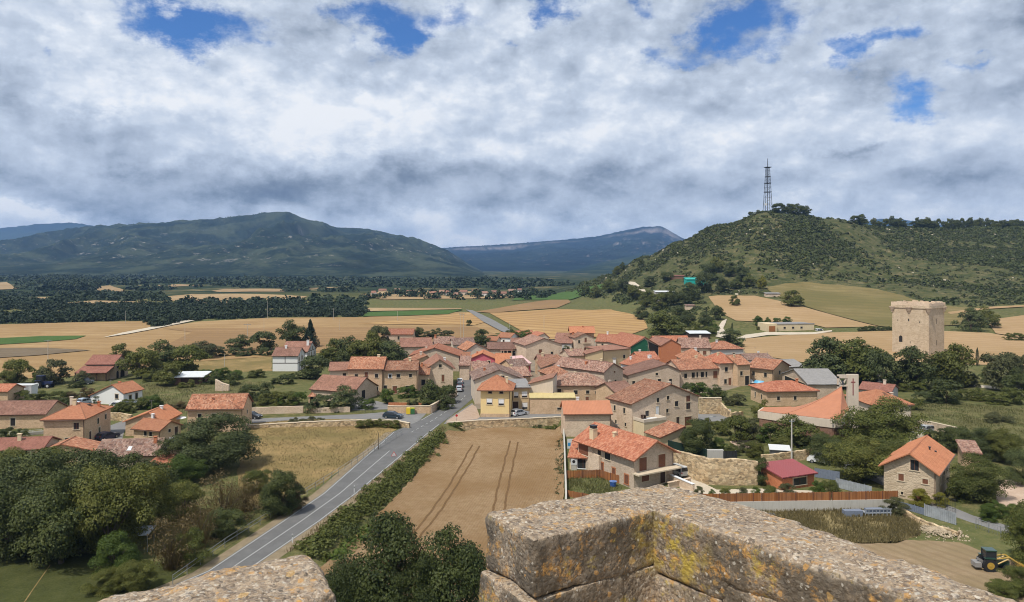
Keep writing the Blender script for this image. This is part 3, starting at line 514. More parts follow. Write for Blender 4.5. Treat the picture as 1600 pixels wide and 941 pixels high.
# ---------------------------------------------------------------- buildings
def lp(a, b, t): return tuple(x+(y-x)*t for x, y in zip(a, b))
def roof_slab(mb, P0, P1, Q0, Q1, lod, sag=.075, th=.14, seed=0, tilepitch=.28):
    P0, P1, Q0, Q1 = map(Vector, (P0, P1, Q0, Q1)); L = (P1-P0).length; ex = (P1-P0)/L
    a, b = (Q0-P0).dot(ex), (Q1-P0).dot(ex); foot = P0+ex*a; s = (Q0-foot); S = s.length; s = s/S; n = ex.cross(s)
    if n.z < 0: n = -n
    step = tilepitch/4 if lod == 0 else (tilepitch/2 if lod == 1 else .8); nx = max(4, int(L/step)); nv = max(2, int(S/1.1))
    xs = np.linspace(0, L, nx+1); vt = np.minimum(np.where(a > 1e-3, xs/max(a, 1e-3), 1.0) if a > 1e-3 else np.ones_like(xs), (L-xs)/max(L-b, 1e-3) if L-b > 1e-3 else 1.0)
    vt = np.clip(vt, 0, 1)*S; A = .045 if lod < 2 else 0
    corr = A*np.abs(np.sin(np.pi*xs/tilepitch)) if lod == 0 else A*.7*((np.arange(nx+1) % 2))
    G = np.zeros((nv+1, nx+1, 3)); UV = np.zeros((nv+1, nx+1, 2)); e = np.array(ex); sv = np.array(s); nn = np.array(n); p0 = np.array(P0)
    ragged = (np.random.RandomState(seed+5).rand(nx+1)-.5)*(.08 if lod < 2 else 0)
    for j in range(nv+1):
        v = vt*j/nv; off = corr+.03+sag*.6*np.clip(1+1.3*fbm(xs*.35+seed*7.1, v*.35, seed, 2, seed), 0, 2)
        vv = v-(ragged if j == 0 else 0)
        G[j] = p0+np.outer(xs, e)+np.outer(vv, sv)+np.outer(off, nn); UV[j] = np.column_stack([xs, v])
    mb.grid(G, UV)
    lowr = G[0]-np.outer(corr+.12, nn)+np.outer(ragged*0, sv); mb.grid(np.stack([lowr, G[0]]), np.stack([UV[0]*0+.1, UV[0]*0+.1]))
    for i in (0, nx):
        if vt[i] > .01 or nv: mb.grid(np.stack([G[:, i]-nn*.16, G[:, i]]), np.zeros((2, nv+1, 2)))
    mb.face([tuple(p-n*.12) for p in ((P0, P1, Q1, Q0) if (Q1-Q0).length > .05 else (P0, P1, Q0))], 0, [(0, 0)]*(4 if (Q1-Q0).length > .05 else 3))
def ridge(mb, a, b, r=.13):
    a, b = Vector(a), Vector(b); L = (b-a).length; n = max(2, int(L/.45)); R = random.Random(int(L*100))
    for k in range(n):
        p, q = a.lerp(b, k/n), a.lerp(b, (k+1.05)/n); dz = Vector((0, 0, R.uniform(-.015, .02))); mb.tube(p+dz, q+dz, r, r*.9, 7)
FR = {}
def openings(root, wall, spec, w, d, zf):
    """spec: (face, fraction along, sill height, width, height, kind, label or None)"""
    for sp in spec:
        face, t, z, ww, hh, kd = sp[:6]
        if face == 'f': o, ax, nv = Vector((0, 0, 0)), Vector((1, 0, 0)), Vector((0, -1, 0)); L = w
        elif face == 'r': o, ax, nv = Vector((w, 0, 0)), Vector((0, 1, 0)), Vector((1, 0, 0)); L = d
        else: o, ax, nv = Vector((0, d, 0)), Vector((0, -1, 0)), Vector((-1, 0, 0)); L = d
        c = o+ax*(t*L); up = Vector((0, 0, 1))
        def bar(mb, x0, x1, z0, z1, p0, p1):
            P = lambda x, zz, q: c+ax*x+up*(zz)+nv*q
            a = [P(x0,z0,p0),P(x1,z0,p0),P(x1,z1,p0),P(x0,z1,p0),P(x0,z0,p1),P(x1,z0,p1),P(x1,z1,p1),P(x0,z1,p1)]; n = len(mb.v); mb.v.extend(tuple(p) for p in a)
            for q in ((0,3,2,1),(4,5,6,7),(0,1,5,4),(1,2,6,5),(2,3,7,6),(3,0,4,7)): mb.f.append(tuple(n+k for k in q)); mb.m.append(0); mb.uv.append(None)
        fm = MT['trimb'] if kd.endswith('B') else (MT['shutw'] if kd.endswith('W') else MT['trim']); k = kd.rstrip('BW'); f = MB(); h = ww/2; bw = .13
        bar(f, -h-bw, -h, z, z+hh, -.05, .05); bar(f, h, h+bw, z, z+hh, -.05, .05); bar(f, -h-bw-.03, h+bw+.03, z+hh, z+hh+.18, -.05, .07); bar(f, -h-bw-.05, h+bw+.05, z-.1, z, -.05, .11)
        g = MB()
        if k in ('win', 'dark'):
            bar(g, -h, h, z, z+hh, -.04, .006); fo = f.build('window', fm, root); g.build('pane', MT['glass'] if k == 'win' else MT['dark'], fo)
            if k == 'win' and ww > .9:
                q = MB(); bar(q, -.03, .03, z, z+hh, .006, .03); bar(q, -h, -h+.06, z, z+hh, .006, .03); bar(q, h-.06, h, z, z+hh, .006, .03); bar(q, -h+.06, h-.06, z+hh-.06, z+hh, .006, .032); q.build('sash', MT['wood'], fo)
        elif k == 'shut': bar(g, -h, h, z, z+hh*.62, -.04, .006); fo = f.build('window', fm, root); g.build('pane', MT['glass'], fo); q = MB(); bar(q, -h, h, z+hh*.3, z+hh, .01, .035); q.build('roller_shutter', MT['shutw'], fo)
        elif k == 'brown': bar(g, -h, h, z, z+hh, -.04, .02); fo = f.build('window', fm, root); g.build('shutter', MT['wood'], fo)
        elif k == 'door': bar(g, -h, h, z, z+hh, -.04, .012); fo = f.build('door', fm, root); g.build('door_leaf', MT['woodd'], fo)
        elif k == 'wdoor': bar(g, -h, h, z, z+hh, -.04, .012); fo = f.build('door', fm, root); g.build('door_leaf', MT['shutw'], fo)
        elif k == 'garage': bar(g, -h, h, z, z+hh, -.04, .012); fo = f.build('garage_door', fm, root); g.build('door_leaf', MT['wood'], fo)
        elif k == 'arch':
            n = 10; pts = [(-h, z)]+[(-h*math.cos(math.pi*i/n), z+hh-h+h*math.sin(math.pi*i/n)) for i in range(n+1)]+[(h, z)]
            g.face([tuple(c+ax*x+up*zz+nv*.02) for x, zz in pts]); g.build('archway', MT['dark'], root)
def house(name, label, cat, A, B, z, depth, roof, rise, wm, rm, wins=(), chim=(), ov=.45, ap=.5, zB=None, group=None, gut=False, side_ov=None, base=0.0, extra=None, capm=None, ridge_on=True):
    """A, B: (px, py) of the front eave line, surveyed at height z above the ground"""
    pA, pB = at(A[0], A[1], z+base), at(B[0], B[1], (zB if zB is not None else z)+base); ex = Vector((pB.x-pA.x, pB.y-pA.y, 0)); w = ex.length; rz = math.atan2(ex.y, ex.x)
    root = thing(name, label, cat, (pA.x, pA.y, base), rz, group); d = depth; D = pA.y; lod = 0 if D < 200 else (1 if D < 262 else 2); zl = z; zr = zB if zB is not None else z; zt = max(zl, zr)+rise; so = ov*.7 if side_ov is None else side_ov
    wl = MB(); rf = MB(); caps = MB(); sd = int(abs(A[0])+B[1]*3) % 97; lowz = -1.2
    if rm == 't_mid' and sd % 3 == 0: rm = 't_old'
    elif rm == 't_mid' and sd % 5 == 1: rm = 't_brown'
    elif rm == 't_red' and sd % 4 == 1 and A[1] < 600: rm = 't_mid'
    if roof == 'side':
        ym = d*ap; prof = [(0, lowz), (d, lowz), (d, zl), (ym, zt), (0, zl)]; wl.prism([(a, b) for a, b in prof], 0, w, axis='x')
        k = rise/ym; kb = rise/(d-ym)
        roof_slab(rf, (-so, -ov, z-k*ov), (w+so, -ov, z-k*ov), (-so, ym, zt), (w+so, ym, zt), lod, seed=sd)
        roof_slab(rf, (w+so, d+ov, z-kb*ov), (-so, d+ov, z-kb*ov), (w+so, ym, zt), (-so, ym, zt), max(lod, 1), seed=sd+1); ridge(caps, (-so, ym, zt+.04), (w+so, ym, zt+.04))
        hz = lambda x, y: z+k*y if y < ym else zt-kb*(y-ym)
    elif roof == 'front':
        xm = w*ap; wl.prism([(0, lowz), (w, lowz), (w, zr), (xm, zt), (0, zl)], 0, d)
        k1 = (zt-zl)/xm if xm > .1 else 0; k2 = (zt-zr)/(w-xm) if w-xm > .1 else 0
        if xm > .1: roof_slab(rf, (-ov, d+so, zl-k1*ov), (-ov, -so, zl-k1*ov), (xm, d+so, zt), (xm, -so, zt), lod, seed=sd)
        if w-xm > .1: roof_slab(rf, (w+ov, -so, zr-k2*ov), (w+ov, d+so, zr-k2*ov), (xm, -so, zt), (xm, d+so, zt), lod, seed=sd+1)
        ridge(caps, (xm, -so, zt+.04), (xm, d+so, zt+.04)); hz = lambda x, y: zl+k1*x if x < xm else zt-k2*(x-xm)
    elif roof == 'hip':
        wl.box(0, w, 0, d, lowz, z); ym = d/2; a = min(ym*.95, w*.48); x0, x1 = a, w-a; k = rise/ym; ka = rise/a
        e0, e1 = -ov, w+ov; f0, f1 = -ov, d+ov; ze = z-k*ov
        roof_slab(rf, (e0, f0, ze), (e1, f0, ze), (x0, ym, zt), (x1, ym, zt), lod, seed=sd); roof_slab(rf, (e1, f1, ze), (e0, f1, ze), (x1, ym, zt), (x0, ym, zt), max(lod, 1), seed=sd+1)
        roof_slab(rf, (e0, f1, ze), (e0, f0, ze), (x0, ym, zt), (x0, ym, zt), lod, seed=sd+2); roof_slab(rf, (e1, f0, ze), (e1, f1, ze), (x1, ym, zt), (x1, ym, zt), lod, seed=sd+3)
        ridge(caps, (x0, ym, zt+.04), (x1, ym, zt+.04)) if x1-x0 > .5 else None
        for p, q in (((e0, f0, ze), (x0, ym, zt)), ((e1, f0, ze), (x1, ym, zt)), ((e0, f1, ze), (x0, ym, zt)), ((e1, f1, ze), (x1, ym, zt))): ridge(caps, (p[0], p[1], p[2]+.06), (q[0], q[1], q[2]+.05), .1)
        hz = lambda x, y: min(z+k*min(y, d-y), z+ka*min(x, w-x))
    elif roof == 'mono':
        wl.prism([(0, lowz), (d, lowz), (d, zt), (0, z)], 0, w, axis='x'); k = rise/d
        roof_slab(rf, (-so, -ov, z-k*ov), (w+so, -ov, z-k*ov), (-so, d+ov*.5, zt+k*ov*.5), (w+so, d+ov*.5, zt+k*ov*.5), lod, seed=sd); hz = lambda x, y: z+k*y
    elif roof == 'monox':     # rises along the front
        wl.prism([(0, lowz), (w, lowz), (w, zr), (0, zl)], 0, d); k = (zr-zl)/w
        roof_slab(rf, (-ov, d+so, zl-k*ov), (-ov, -so, zl-k*ov), (w+ov*.4, d+so, zr+k*ov*.4), (w+ov*.4, -so, zr+k*ov*.4), lod, seed=sd); hz = lambda x, y: zl+k*x
    else:                     # flat
        wl.box(0, w, 0, d, lowz, z); rf.box(-ov*.4, w+ov*.4, -ov*.4, d+ov*.4, z+.003, z+.22); rf.box(-ov*.4, w+ov*.4, -ov*.4, -ov*.4+.2, z+.22, z+.42); hz = lambda x, y: z+.2
    wall = wl.build('wall', MT[wm], root); ro = rf.build('roof', MT[rm], root)
    if caps.v and ridge_on: caps.build('ridge_cap', MT[capm or rm], ro)
    openings(root, wall, wins, w, d, z)
    rr = random.Random(sd*7+int(A[0])); chim = list(chim)
    if cat == 'house' and roof in ('side', 'front', 'hip') and D < 300 and not chim and rr.random() < .75:
        chim.append((rr.uniform(.2, .4) if rr.random() < .5 else rr.uniform(.6, .8), rr.uniform(.35, .65), rr.uniform(.6, 1.1), rr.uniform(.45, .65), rr.choice(('cream', 'brick', 'paleren', 'white'))))
    if cat == 'house' and D < 230 and rr.random() < .6:
        x, y = w*rr.uniform(.3, .7), d*.5; zz = hz(x, y); m = MB(); m.tube((x, y, zz-.1), (x, y, zz+2.2), .025, n=5); m.tube((x-.5, y, zz+2.0), (x+.5, y, zz+2.05), .02, n=4)
        for q_ in range(5): m.tube((x-.45+q_*.22, y-.25, zz+2.03), (x-.45+q_*.22, y+.25, zz+2.03), .012, n=4)
        m.build('antenna', MT['metal'], ro)
    for c in chim:           # (fraction along, fraction deep, height, size, material)
        x, y = c[0]*w, c[1]*d; zz = hz(x, y); s = c[3]/2; m = MB(); m.box(x-s, x+s, y-s*.8, y+s*.8, zz-.3, zz+c[2]); m.box(x-s-.08, x+s+.08, y-s*.8-.08, y+s*.8+.08, zz+c[2]+.003, zz+c[2]+.12)
        ch = m.build('chimney', MT[c[4]], ro); q = MB(); q.tube((x-s*.3, y, zz+c[2]+.12), (x-s*.3, y, zz+c[2]+.45), .12, .11); q.tube((x+s*.35, y, zz+c[2]+.12), (x+s*.35, y, zz+c[2]+.4), .12, .11); q.build('chimney_pot', MT['iron' if len(c) > 5 else 'brick'], ch) if False else None
        if len(c) > 5: q = MB(); q.box(x-s*.9, x+s*.9, y-s*.7, y+s*.7, zz+c[2]+.12, zz+c[2]+.4); q.build('chimney_cap', MT['iron'], ch) if False else q.build('cowl', MT['iron'], ro)
    if gut:
        q = MB(); ze = z-.12-(rise/(d*ap) if roof == 'side' else (rise/(d/2) if roof == 'hip' else .2))*ov*.9
        if roof in ('side', 'hip', 'mono'): q.tube((-so-.05, -ov-.06, ze), (w+so+.05, -ov-.06, ze), .08)
        else: q.tube((w+ov+.05, -so, zr-.3), (w+ov+.05, d+so, zr-.3), .08)
        q.build('gutter', MT['gutter'], root); q = MB(); q.tube((w-.12, -.08, 0), (w-.12, -.08, ze-.1), .055); q.tube((w-.12, -.08, ze-.1), (w-.12, -ov-.05, ze), .055); q.build('downpipe', MT['gutter'], root)
    if extra: extra(root, w, d, z, zt, hz, ro)
    return root
def skylight(t, yf, ww=.8, hh=1.0, m='sheetp'):
    def fn(root, w, d, z, zt, hz, ro):
        y = yf*d; x = t*w; q = MB(); y2 = y+hh; q.face([(x-ww/2, y, hz(x, y)+.12), (x+ww/2, y, hz(x, y)+.12), (x+ww/2, y2, hz(x, y2)+.12), (x-ww/2, y2, hz(x, y2)+.12)])
        q.box(x-ww/2-.06, x+ww/2+.06, y-.06, y, hz(x, y), hz(x, y)+.14); q.build('skylight', MT[m], ro)
    return fn
def W_(f, *L): return [(f,)+tuple(x) for x in L]
V = 'houses of the village'
# ---- western edge
def lean(root, w, d, z, zt, hz, ro):
    m = MB(); roof_slab(m, (-.9, -4.6, 2.45), (w+.3, -4.6, 2.45), (-.9, .05, 3.95), (w+.3, .05, 3.95), 1, seed=4); r2 = m.build('porch_roof', MT['t_mar'], root)
    m = MB(); m.box(-.4, w-1.2, -2.6, -.02, -1, 3.0); m.build('porch_wall', MT['stone'], root); m = MB()
    for x in (-.7, w*.33, w*.66, w): m.box(x-.12, x+.12, -4.4, -4.16, -1, 2.45)
    m.build('porch_post', MT['woodd'], root)
house('farmhouse', 'stone farmhouse with two stepped maroon roofs beyond a tractor yard', 'house', (135,568.5), (178,568.5), 4.6, 8, 'side', 2.1, 'stoneg', 't_mar', W_('r',(.28,2.9,1.6,1.2,'dark'),(.55,2.9,1.6,1.2,'dark'),(.25,0,1.3,2.2,'arch'),(.6,0,2.4,2.4,'arch')), extra=lean)
house('cottage', 'white cottage with bright orange roof standing in a green meadow', 'house', (141,618), (193,613.5), 1.9, 6.0, 'front', 1.75, 'white', 't_new', W_('f',(.80,1.5,.9,1.1,'win'),(.86,-.4,1.3,1.3,'dark'))+W_('r',(.35,.8,.8,1.3,'win'),(.68,.8,.8,1.5,'win')), zB=3.1, ap=.68, chim=[(.42,.8,1.0,.5,'brick')])
house('barn', 'long low stone barn with faded brown tiles and one dark opening', 'barn', (-60,648), (71,646), 3.1, 8.5, 'side', 1.9, 'stone', 't_brown', W_('f',(.61,.6,.95,1.6,'dark')))
house('stone_house', 'tall square stone house with smooth orange hipped roof and three chimneys', 'house', (68,655), (132,653.5), 5.3, 11.5, 'hip', 1.9, 'stone', 't_new', W_('f',(.80,3.2,.95,1.3,'win'),(.58,.9,.75,.75,'dark'))+W_('r',(.2,.4,.8,1.9,'door'),(.5,3.0,.8,1.1,'win'),(.55,1.0,.8,1.2,'win'),(.8,3.2,.7,1.0,'win')), chim=[(.36,.45,1.7,.5,'paleren'),(.46,.42,1.1,.6,'cream'),(.88,.72,1.1,.45,'brick')], gut=True, extra=skylight(.68,.55,1.3,.9,'dark'))
house('outbuilding', 'low outbuilding with maroon roof and dark open porch', 'shed', (-70,705), (66,700), 2.4, 6.5, 'side', 1.2, 'stoneg', 't_mar', W_('f',(.55,.2,7.5,1.8,'dark')), chim=[(.66,.35,1.2,.55,'cream')])
house('annex', 'small old-tiled annex against the foot of the tall orange-roofed house', 'shed', (60,707), (147,704), 1.9, 5.0, 'front', 1.35, 'stone', 't_mid', ap=.42)
house('shed', 'long low shed under weathered brown tiles with a small skylight', 'shed', (148,712), (244,709.5), 2.1, 7, 'side', 1.8, 'stoneg', 't_old', extra=skylight(.52,.12,.7,.9), chim=[(.9,.35,1.1,.5,'brick')])
house('stone_house', 'stone house with broad low gable behind a smaller orange-roofed house', 'house', (196,658), (255,657.5), 3.0, 8, 'front', 1.7, 'stone', 't_new', ap=.62)
house('cottage', 'little stone cottage with smooth orange roof and shaded gable', 'house', (209,668), (250,672), 2.3, 5.2, 'side', 1.25, 'stone', 't_new', W_('f',(.45,.9,.7,.9,'dark'),(.65,.9,.7,.9,'dark'))+W_('r',(.45,1.4,.6,.6,'dark'),(.78,.2,.8,1.9,'door')), gut=True)
house('shed', 'stone lean-to with dark slab roof below the little cottage', 'shed', (262,699), (292,697), 2.0, 4.0, 'mono', .7, 'stone2', 'sheet')
house('shed', 'low shed with bright red sheet roof half hidden by trees', 'shed', (226,731), (266,732), 1.7, 4.6, 'mono', .9, 'stoneg', 't_red')
house('stone_house', 'long stone house with mottled red tiles behind a big round tree', 'house', (293,638), (379,636.5), 5.0, 7.2, 'side', 2.15, 'stone', 't_mid', W_('f',(.22,2.6,.75,1.2,'dark'),(.48,2.6,.75,1.2,'dark'),(.74,2.6,.75,1.2,'dark'))+W_('r',(.5,3.0,.6,.8,'dark')), gut=True, chim=[(.4,.28,.5,.3,'brick')])
def openfront(root, w, d, z, zt, hz, ro):
    m = MB(); m.box(w*.25, w*.9, -.03, .02, 0, z-.3); m.build('opening', MT['woodd'], root)
house('open_shed', 'low field shed with pale metal roof and open brown front', 'shed', (271,589), (316,588.5), 2.3, 6, 'mono', .55, 'brownbrick', 'sheetp', ov=.8, extra=openfront)
# half-timbered house
def timber(side):
    def fn(root, w, d, z, zt, hz, ro):
        m = MB(); e = .03
        for zz in ((2.5,) if side == 'm' else (2.4, 4.6)):
            m.box(-.02, w+.02, -e, .02, zz, zz+.22); m.box(w-.02, w+e, 0, d, zz, zz+.22)
        for t in (.5,): m.box(w*t-.1, w*t+.1, -e-.002, .02, 0 if side == 'b' else 2.72, z-.1)
        for t in (.02, .25, .5, .75, .98): m.box(w-.02, w+e+.002, d*t-.1, d*t+.1, 0, z+(zt-z)*(1-abs(t-.5)*2)*.9)
        m.build('timber_frame', MT['woodd'], root)
    return fn
house('timbered_house', 'white house with dark timber beams and plain brown roof', 'house', (426,555.5), (465,555.5), 5.1, 8, 'side', 2.05, 'white', 't_brown', W_('r',(.2,3.2,.8,1.2,'dark'),(.62,3.2,.8,1.2,'dark'),(.62,.4,1.2,1.9,'dark')), chim=[(.4,.45,.9,.6,'white')], extra=timber('m'))
house('timbered_house', 'taller white gabled house with dark timber beams behind the other timbered one', 'house', (441,549), (480,549), 5.0, 11, 'side', 2.75, 'white', 't_brown', W_('r',(.32,5.0,.8,1.1,'dark'),(.6,5.0,.8,1.1,'dark'),(.18,2.9,.8,1.2,'dark'),(.45,2.9,.8,1.2,'dark'),(.78,2.9,.8,1.2,'dark')), chim=[(.92,.3,1.7,.75,'white')], extra=timber('b'))
# ---- the row above the side road
house('stone_house', 'low pale annex joined to the tall stone house with the red balcony', 'house', (515,578), (544,577.5), 5.6, 6, 'side', 1.6, 'paleren', 't_mid', W_('f',(.8,3.4,.9,1.2,'dark')))
def balcony(t, z0, ww=1.5, mat='iron'):
    def fn(root, w, d, z, zt, hz, ro):
        m = MB(); x = t*w; m.box(x-ww/2, x+ww/2, -.75, -.02, z0-.12, z0); m.build('balcony', MT['trim'], root); m = MB()
        for k in range(9): q = x-ww/2+.04+(ww-.08)*k/8; m.box(q-.015, q+.015, -.74, -.71, z0, z0+.9)
        m.box(x-ww/2, x+ww/2, -.75, -.70, z0+.9, z0+.96); m.build('balcony_railing', MT[mat], root)
    return fn
house('stone_house', 'tall stone house with a red-doored balcony above a dark front door', 'house', (544.5,575.5), (598,575.5), 7.0, 8.5, 'side', 2.4, 'stone', 't_mid', W_('f',(.23,4.5,.85,.95,'dark'),(.52,4.1,.9,1.9,'garage'),(.82,4.5,.9,1.0,'dark'),(.23,1.1,.85,1.1,'dark'),(.52,.1,1.4,2.3,'door'),(.82,1.1,.9,1.1,'dark')), chim=[(.8,.5,.6,.7,'cream')], gut=True, extra=balcony(.52,4.0))
house('stone_house', 'long stone row house with three small upper windows beside the balcony house', 'house', (599,577.5), (652,577), 6.6, 7.2, 'side', 1.75, 'stone', 't_mid', W_('f',(.06,1.5,.8,.9,'dark'),(.2,4.4,.75,.9,'winW'),(.44,4.4,.95,.95,'dark'),(.80,4.5,.75,.85,'dark'),(.34,.2,1.2,2.0,'garage'),(.74,.5,1.5,1.7,'dark')), gut=True)
house('link_house', 'narrow tiled link building squeezed beside the gabled stone house', 'house', (653,584), (670,584), 4.6, 6, 'side', 2.0, 'stone2', 't_red', W_('f',(.5,1.4,1.1,1.6,'dark')))
house('stone_house', 'pale gabled stone house above dark garden bushes at the street', 'house', (666,575.5), (708,574.5), 5.8, 13, 'front', 2.4, 'stone2', 't_mid', W_('f',(.52,5.9,.8,.9,'dark'),(.62,2.0,.75,1.9,'brown'))+W_('r',(.3,3.4,.8,1.2,'dark'),(.7,3.4,.8,1.2,'dark')), ap=.5, ov=.6)
house('barn', 'old stone barn with brown tiled roof behind a rounded hedge', 'barn', (486,607), (553,612), 2.8, 10.5, 'side', 2.7, 'stoneg', 't_brown', W_('r',(.4,.3,1.6,2.2,'dark')))
house('house', 'wide low house with a very broad pale-edged gable beside the street', 'house', (641,555.6), (717,555.6), 5.1, 13, 'front', 2.5, 'stoneg', 't_red', W_('f',(.22,1.2,.8,1.0,'dark')), ov=.6)
house('house', 'cramped house with small pitched roof below the very broad gable', 'house', (640,566.5), (676,565), 5.0, 8, 'front', 1.9, 'stone', 't_mid', W_('f',(.3,3.2,.9,.9,'dark'),(.7,3.6,.8,.8,'dark')), ap=.75)
house('stone_house', 'lone stone house with red roof at the edge of the stubble fields', 'house', (600.5,522), (645,522), 3.9, 8, 'side', 1.9, 'stoneg', 't_red', W_('f',(.12,1.4,.9,1.5,'dark'),(.5,1.4,.9,1.5,'dark')))
house('barn', 'long barn with dark brown tiles behind a round green tree', 'barn', (627,541.5), (675,540.5), 3.5, 9, 'side', 2.7, 'stoneg', 't_brown')
house('house', 'house with ragged brown roof in the middle of the far row', 'house', (677.5,536.5), (708,536.5), 4.0, 8, 'side', 2.1, 'stoneg', 't_old', chim=[(.05,.4,1.2,.7,'brick')])
house('house', 'pale-walled house with brown tiles ending the far row', 'house', (708.5,538.5), (742,537.5), 4.0, 8, 'side', 2.0, 'paleren', 't_old')
house('house', 'house with orange gable roof between the far row and the pink house', 'house', (729,547), (763,545.5), 4.5, 10, 'front', 2.1, 'paleren', 't_mid', ap=.42)
house('pink_house', 'raspberry pink house with low orange gable at the top of the street', 'house', (735.5,560), (773,560), 4.2, 9, 'front', 1.7, 'pink', 't_new', W_('f',(.32,2.4,.9,1.0,'dark'),(.75,2.4,.9,1.0,'dark')), ap=.5, ov=.55)
def gatewall(root, w, d, z, zt, hz, ro):
    m = MB(); m.box(.3, w-.5, -.04, .02, 0, z-.5); m.build('gate', MT['sheetp'], root)
house('carport', 'grey gated passage with a strip of orange tiles at the street end', 'gateway', (719,560), (732.5,560), 4.0, 5, 'mono', 1.4, 'greyren', 't_new', extra=gatewall)
house('house', 'house with plain bright orange roof adjoining the pink house', 'house', (775,567.5), (797.5,567.5), 3.6, 7, 'side', 2.6, 'stone', 't_new', W_('f',(.4,1.6,.9,1.0,'dark')))
house('canopy', 'faded pink and white corrugated canopy beside the bright orange roof', 'canopy', (797,569.5), (829,567.5), 3.0, 7, 'mono', 1.5, 'pink', 'sheetpk')
house('cottage', 'small white cottage with orange roof among trees at the field edge', 'house', (777,526.5), (797,527.5), 3.0, 8, 'side', 1.5, 'white', 't_new', W_('f',(.5,.6,.8,1.2,'dark')))
house('cottage', 'tiny orange-roofed cottage beside the small white one', 'house', (759,531.5), (776,532), 2.6, 6, 'side', 1.3, 'paleren', 't_new')
def posts(root, w, d, z, zt, hz, ro):
    m = MB()
    for t in (.45, .55, .68, .85): m.box(w*t-.15, w*t+.15, -2.6, -2.3, 0, z-.5)
    m.build('post', MT['trim'], root); m = MB(); m.box(w*.42, w*.9, -2.7, -.02, z-.5, z-.4); m.build('porch_roof', MT['t_brown'], root)
house('barn', 'low barn with brown tiles and pale porch posts', 'barn', (763,545), (805,544.5), 3.2, 8.5, 'side', 1.9, 'stoneg', 't_brown', W_('f',(.75,.2,5,2.2,'dark')), extra=posts)
house('barn', 'little barn with brown roof and a dark cart opening', 'barn', (799,537), (829,537), 4.6, 7, 'side', 1.7, 'stoneg', 't_brown', W_('f',(.7,-1.6,3.4,3.6,'dark')))
house('house', 'house with salmon tiles far up beside the stubble field', 'house', (833,528), (858,527), 3.2, 9, 'front', 1.9, 'paleren', 't_red', ap=.7)
house('stone_house', 'big blank stone gable with filled-in timber beams', 'house', (821.5,539.5), (878,537.5), 5.5, 14, 'front', 2.3, 'stone2', 't_old', W_('f',(.72,1.9,.9,.9,'dark'),(.40,2.4,1.2,1.4,'brown')), ov=.5)
house('house', 'brown-tiled house behind the big blank stone gable', 'house', (866,535), (893,536), 4.0, 9, 'side', 2.0, 'greyren', 't_brown', W_('f',(.8,1.0,1.1,1.6,'dark')))
house('house', 'tall house with bright orange roof highest above the village', 'house', (892,519), (928,519), 7.6, 8, 'side', 1.9, 'tan', 't_new', W_('f',(.3,4.6,.8,1.2,'dark')), chim=[(.55,.4,.6,.5,'brick')], ov=.8)
house('stone_house', 'gabled stone house with a red upper balcony', 'house', (899,527.5), (928,526.5), 6.2, 10, 'front', 1.5, 'stone2', 't_mid', W_('f',(.2,4.0,.75,1.1,'dark'),(.55,4.2,.9,1.8,'garage'),(.2,.6,.75,1.1,'dark'),(.52,.2,.9,2.0,'garage'),(.8,.8,.8,1.2,'dark')), extra=balcony(.6,3.9,3.2,'metalred'))
house('house', 'house with long orange roof beside the great red-roofed barn', 'house', (931,533), (966,534.5), 4.3, 9, 'side', 2.4, 'stone2', 't_red', W_('f',(.3,2.2,.8,1.2,'dark'),(.6,2.2,.8,1.2,'dark')))
def bigbarn(root, w, d, z, zt, hz, ro):
    m = MB(); m.prism([(.15, .3), (w*.72, .3), (w*.60, z+1.6), (w*.5, zt-.7), (.15, z-.2)], -.06, -.02); m.build('cladding', MT['green'], root)
    m = MB(); m.prism([(w*.73, .3), (w-.2, .3), (w-.2, z-.2), (w*.62, z+1.6)], -.05, -.02); m.build('opening', MT['dark'], root)
_h = house('great_barn', 'great barn with plain red roof and a dark green gable', 'barn', (985,541.5), (1029,540), 6.2, 19, 'front', 3.1, 'stoneg', 't_red', ov=.5, extra=bigbarn)
house('barn', 'brown sheeted barn with white wall strip behind the brick gable', 'barn', (1026,538), (1080,537), 4.6, 9, 'side', 2.6, 'white', 't_red')
house('flat_house', 'plain ochre block with flat brown roof in the middle of the village', 'house', (943,548), (984,544.5), 6.0, 9, 'mono', .35, 'tan', 't_brown', W_('f',(.78,2.8,.9,1.2,'dark'))+W_('l',(.5,2.8,.8,1.0,'dark')))
house('house', 'low ochre wing sloping away from the plain ochre block', 'house', (917,553), (942,546), 5.2, 7, 'monox', 0, 'tan', 't_brown', zB=6.6)
house('garden_wall_house', 'white walled terrace with dark roof beside the ochre block', 'house', (926,560), (962,561), 3.0, 5, 'flat', 0, 'white', 'sheet')
house('white_house', 'white house with mottled orange roof and white chimney', 'house', (970,567), (1000,573), 5.0, 9, 'side', 2.0, 'white', 't_red', chim=[(.85,.5,.8,.9,'white'),(.2,.25,.9,.5,'white')])
house('brick_barn', 'windowless gable of bare orange brick', 'barn', (1033,540), (1064,539), 6.4, 12, 'front', 2.0, 'brick', 't_mid', ov=.25)
house('house', 'house with a row of dark upper windows behind the orange brick gable', 'house', (1065,543), (1110,543), 5.0, 9, 'side', 2.9, 'stone2', 't_mid', W_('f',(.14,2.4,1.2,1.4,'dark'),(.34,2.4,1.2,1.4,'dark'),(.56,2.4,1.2,1.4,'dark'),(.8,2.4,1.2,1.4,'brown')))
house('house', 'house with flat orange roof at the eastern field edge', 'house', (1112,545.5), (1161,544.5), 4.5, 10, 'hip', 2.2, 'greyren', 't_red', W_('f',(.7,2.0,.8,.9,'dark')))
house('house', 'orange-tiled house wedged behind the white-gabled one', 'house', (1069,561.5), (1106,561.5), 5.5, 10, 'hip', 2.6, 'stone', 't_mid', W_('f',(.25,3.6,.8,1.0,'dark')))
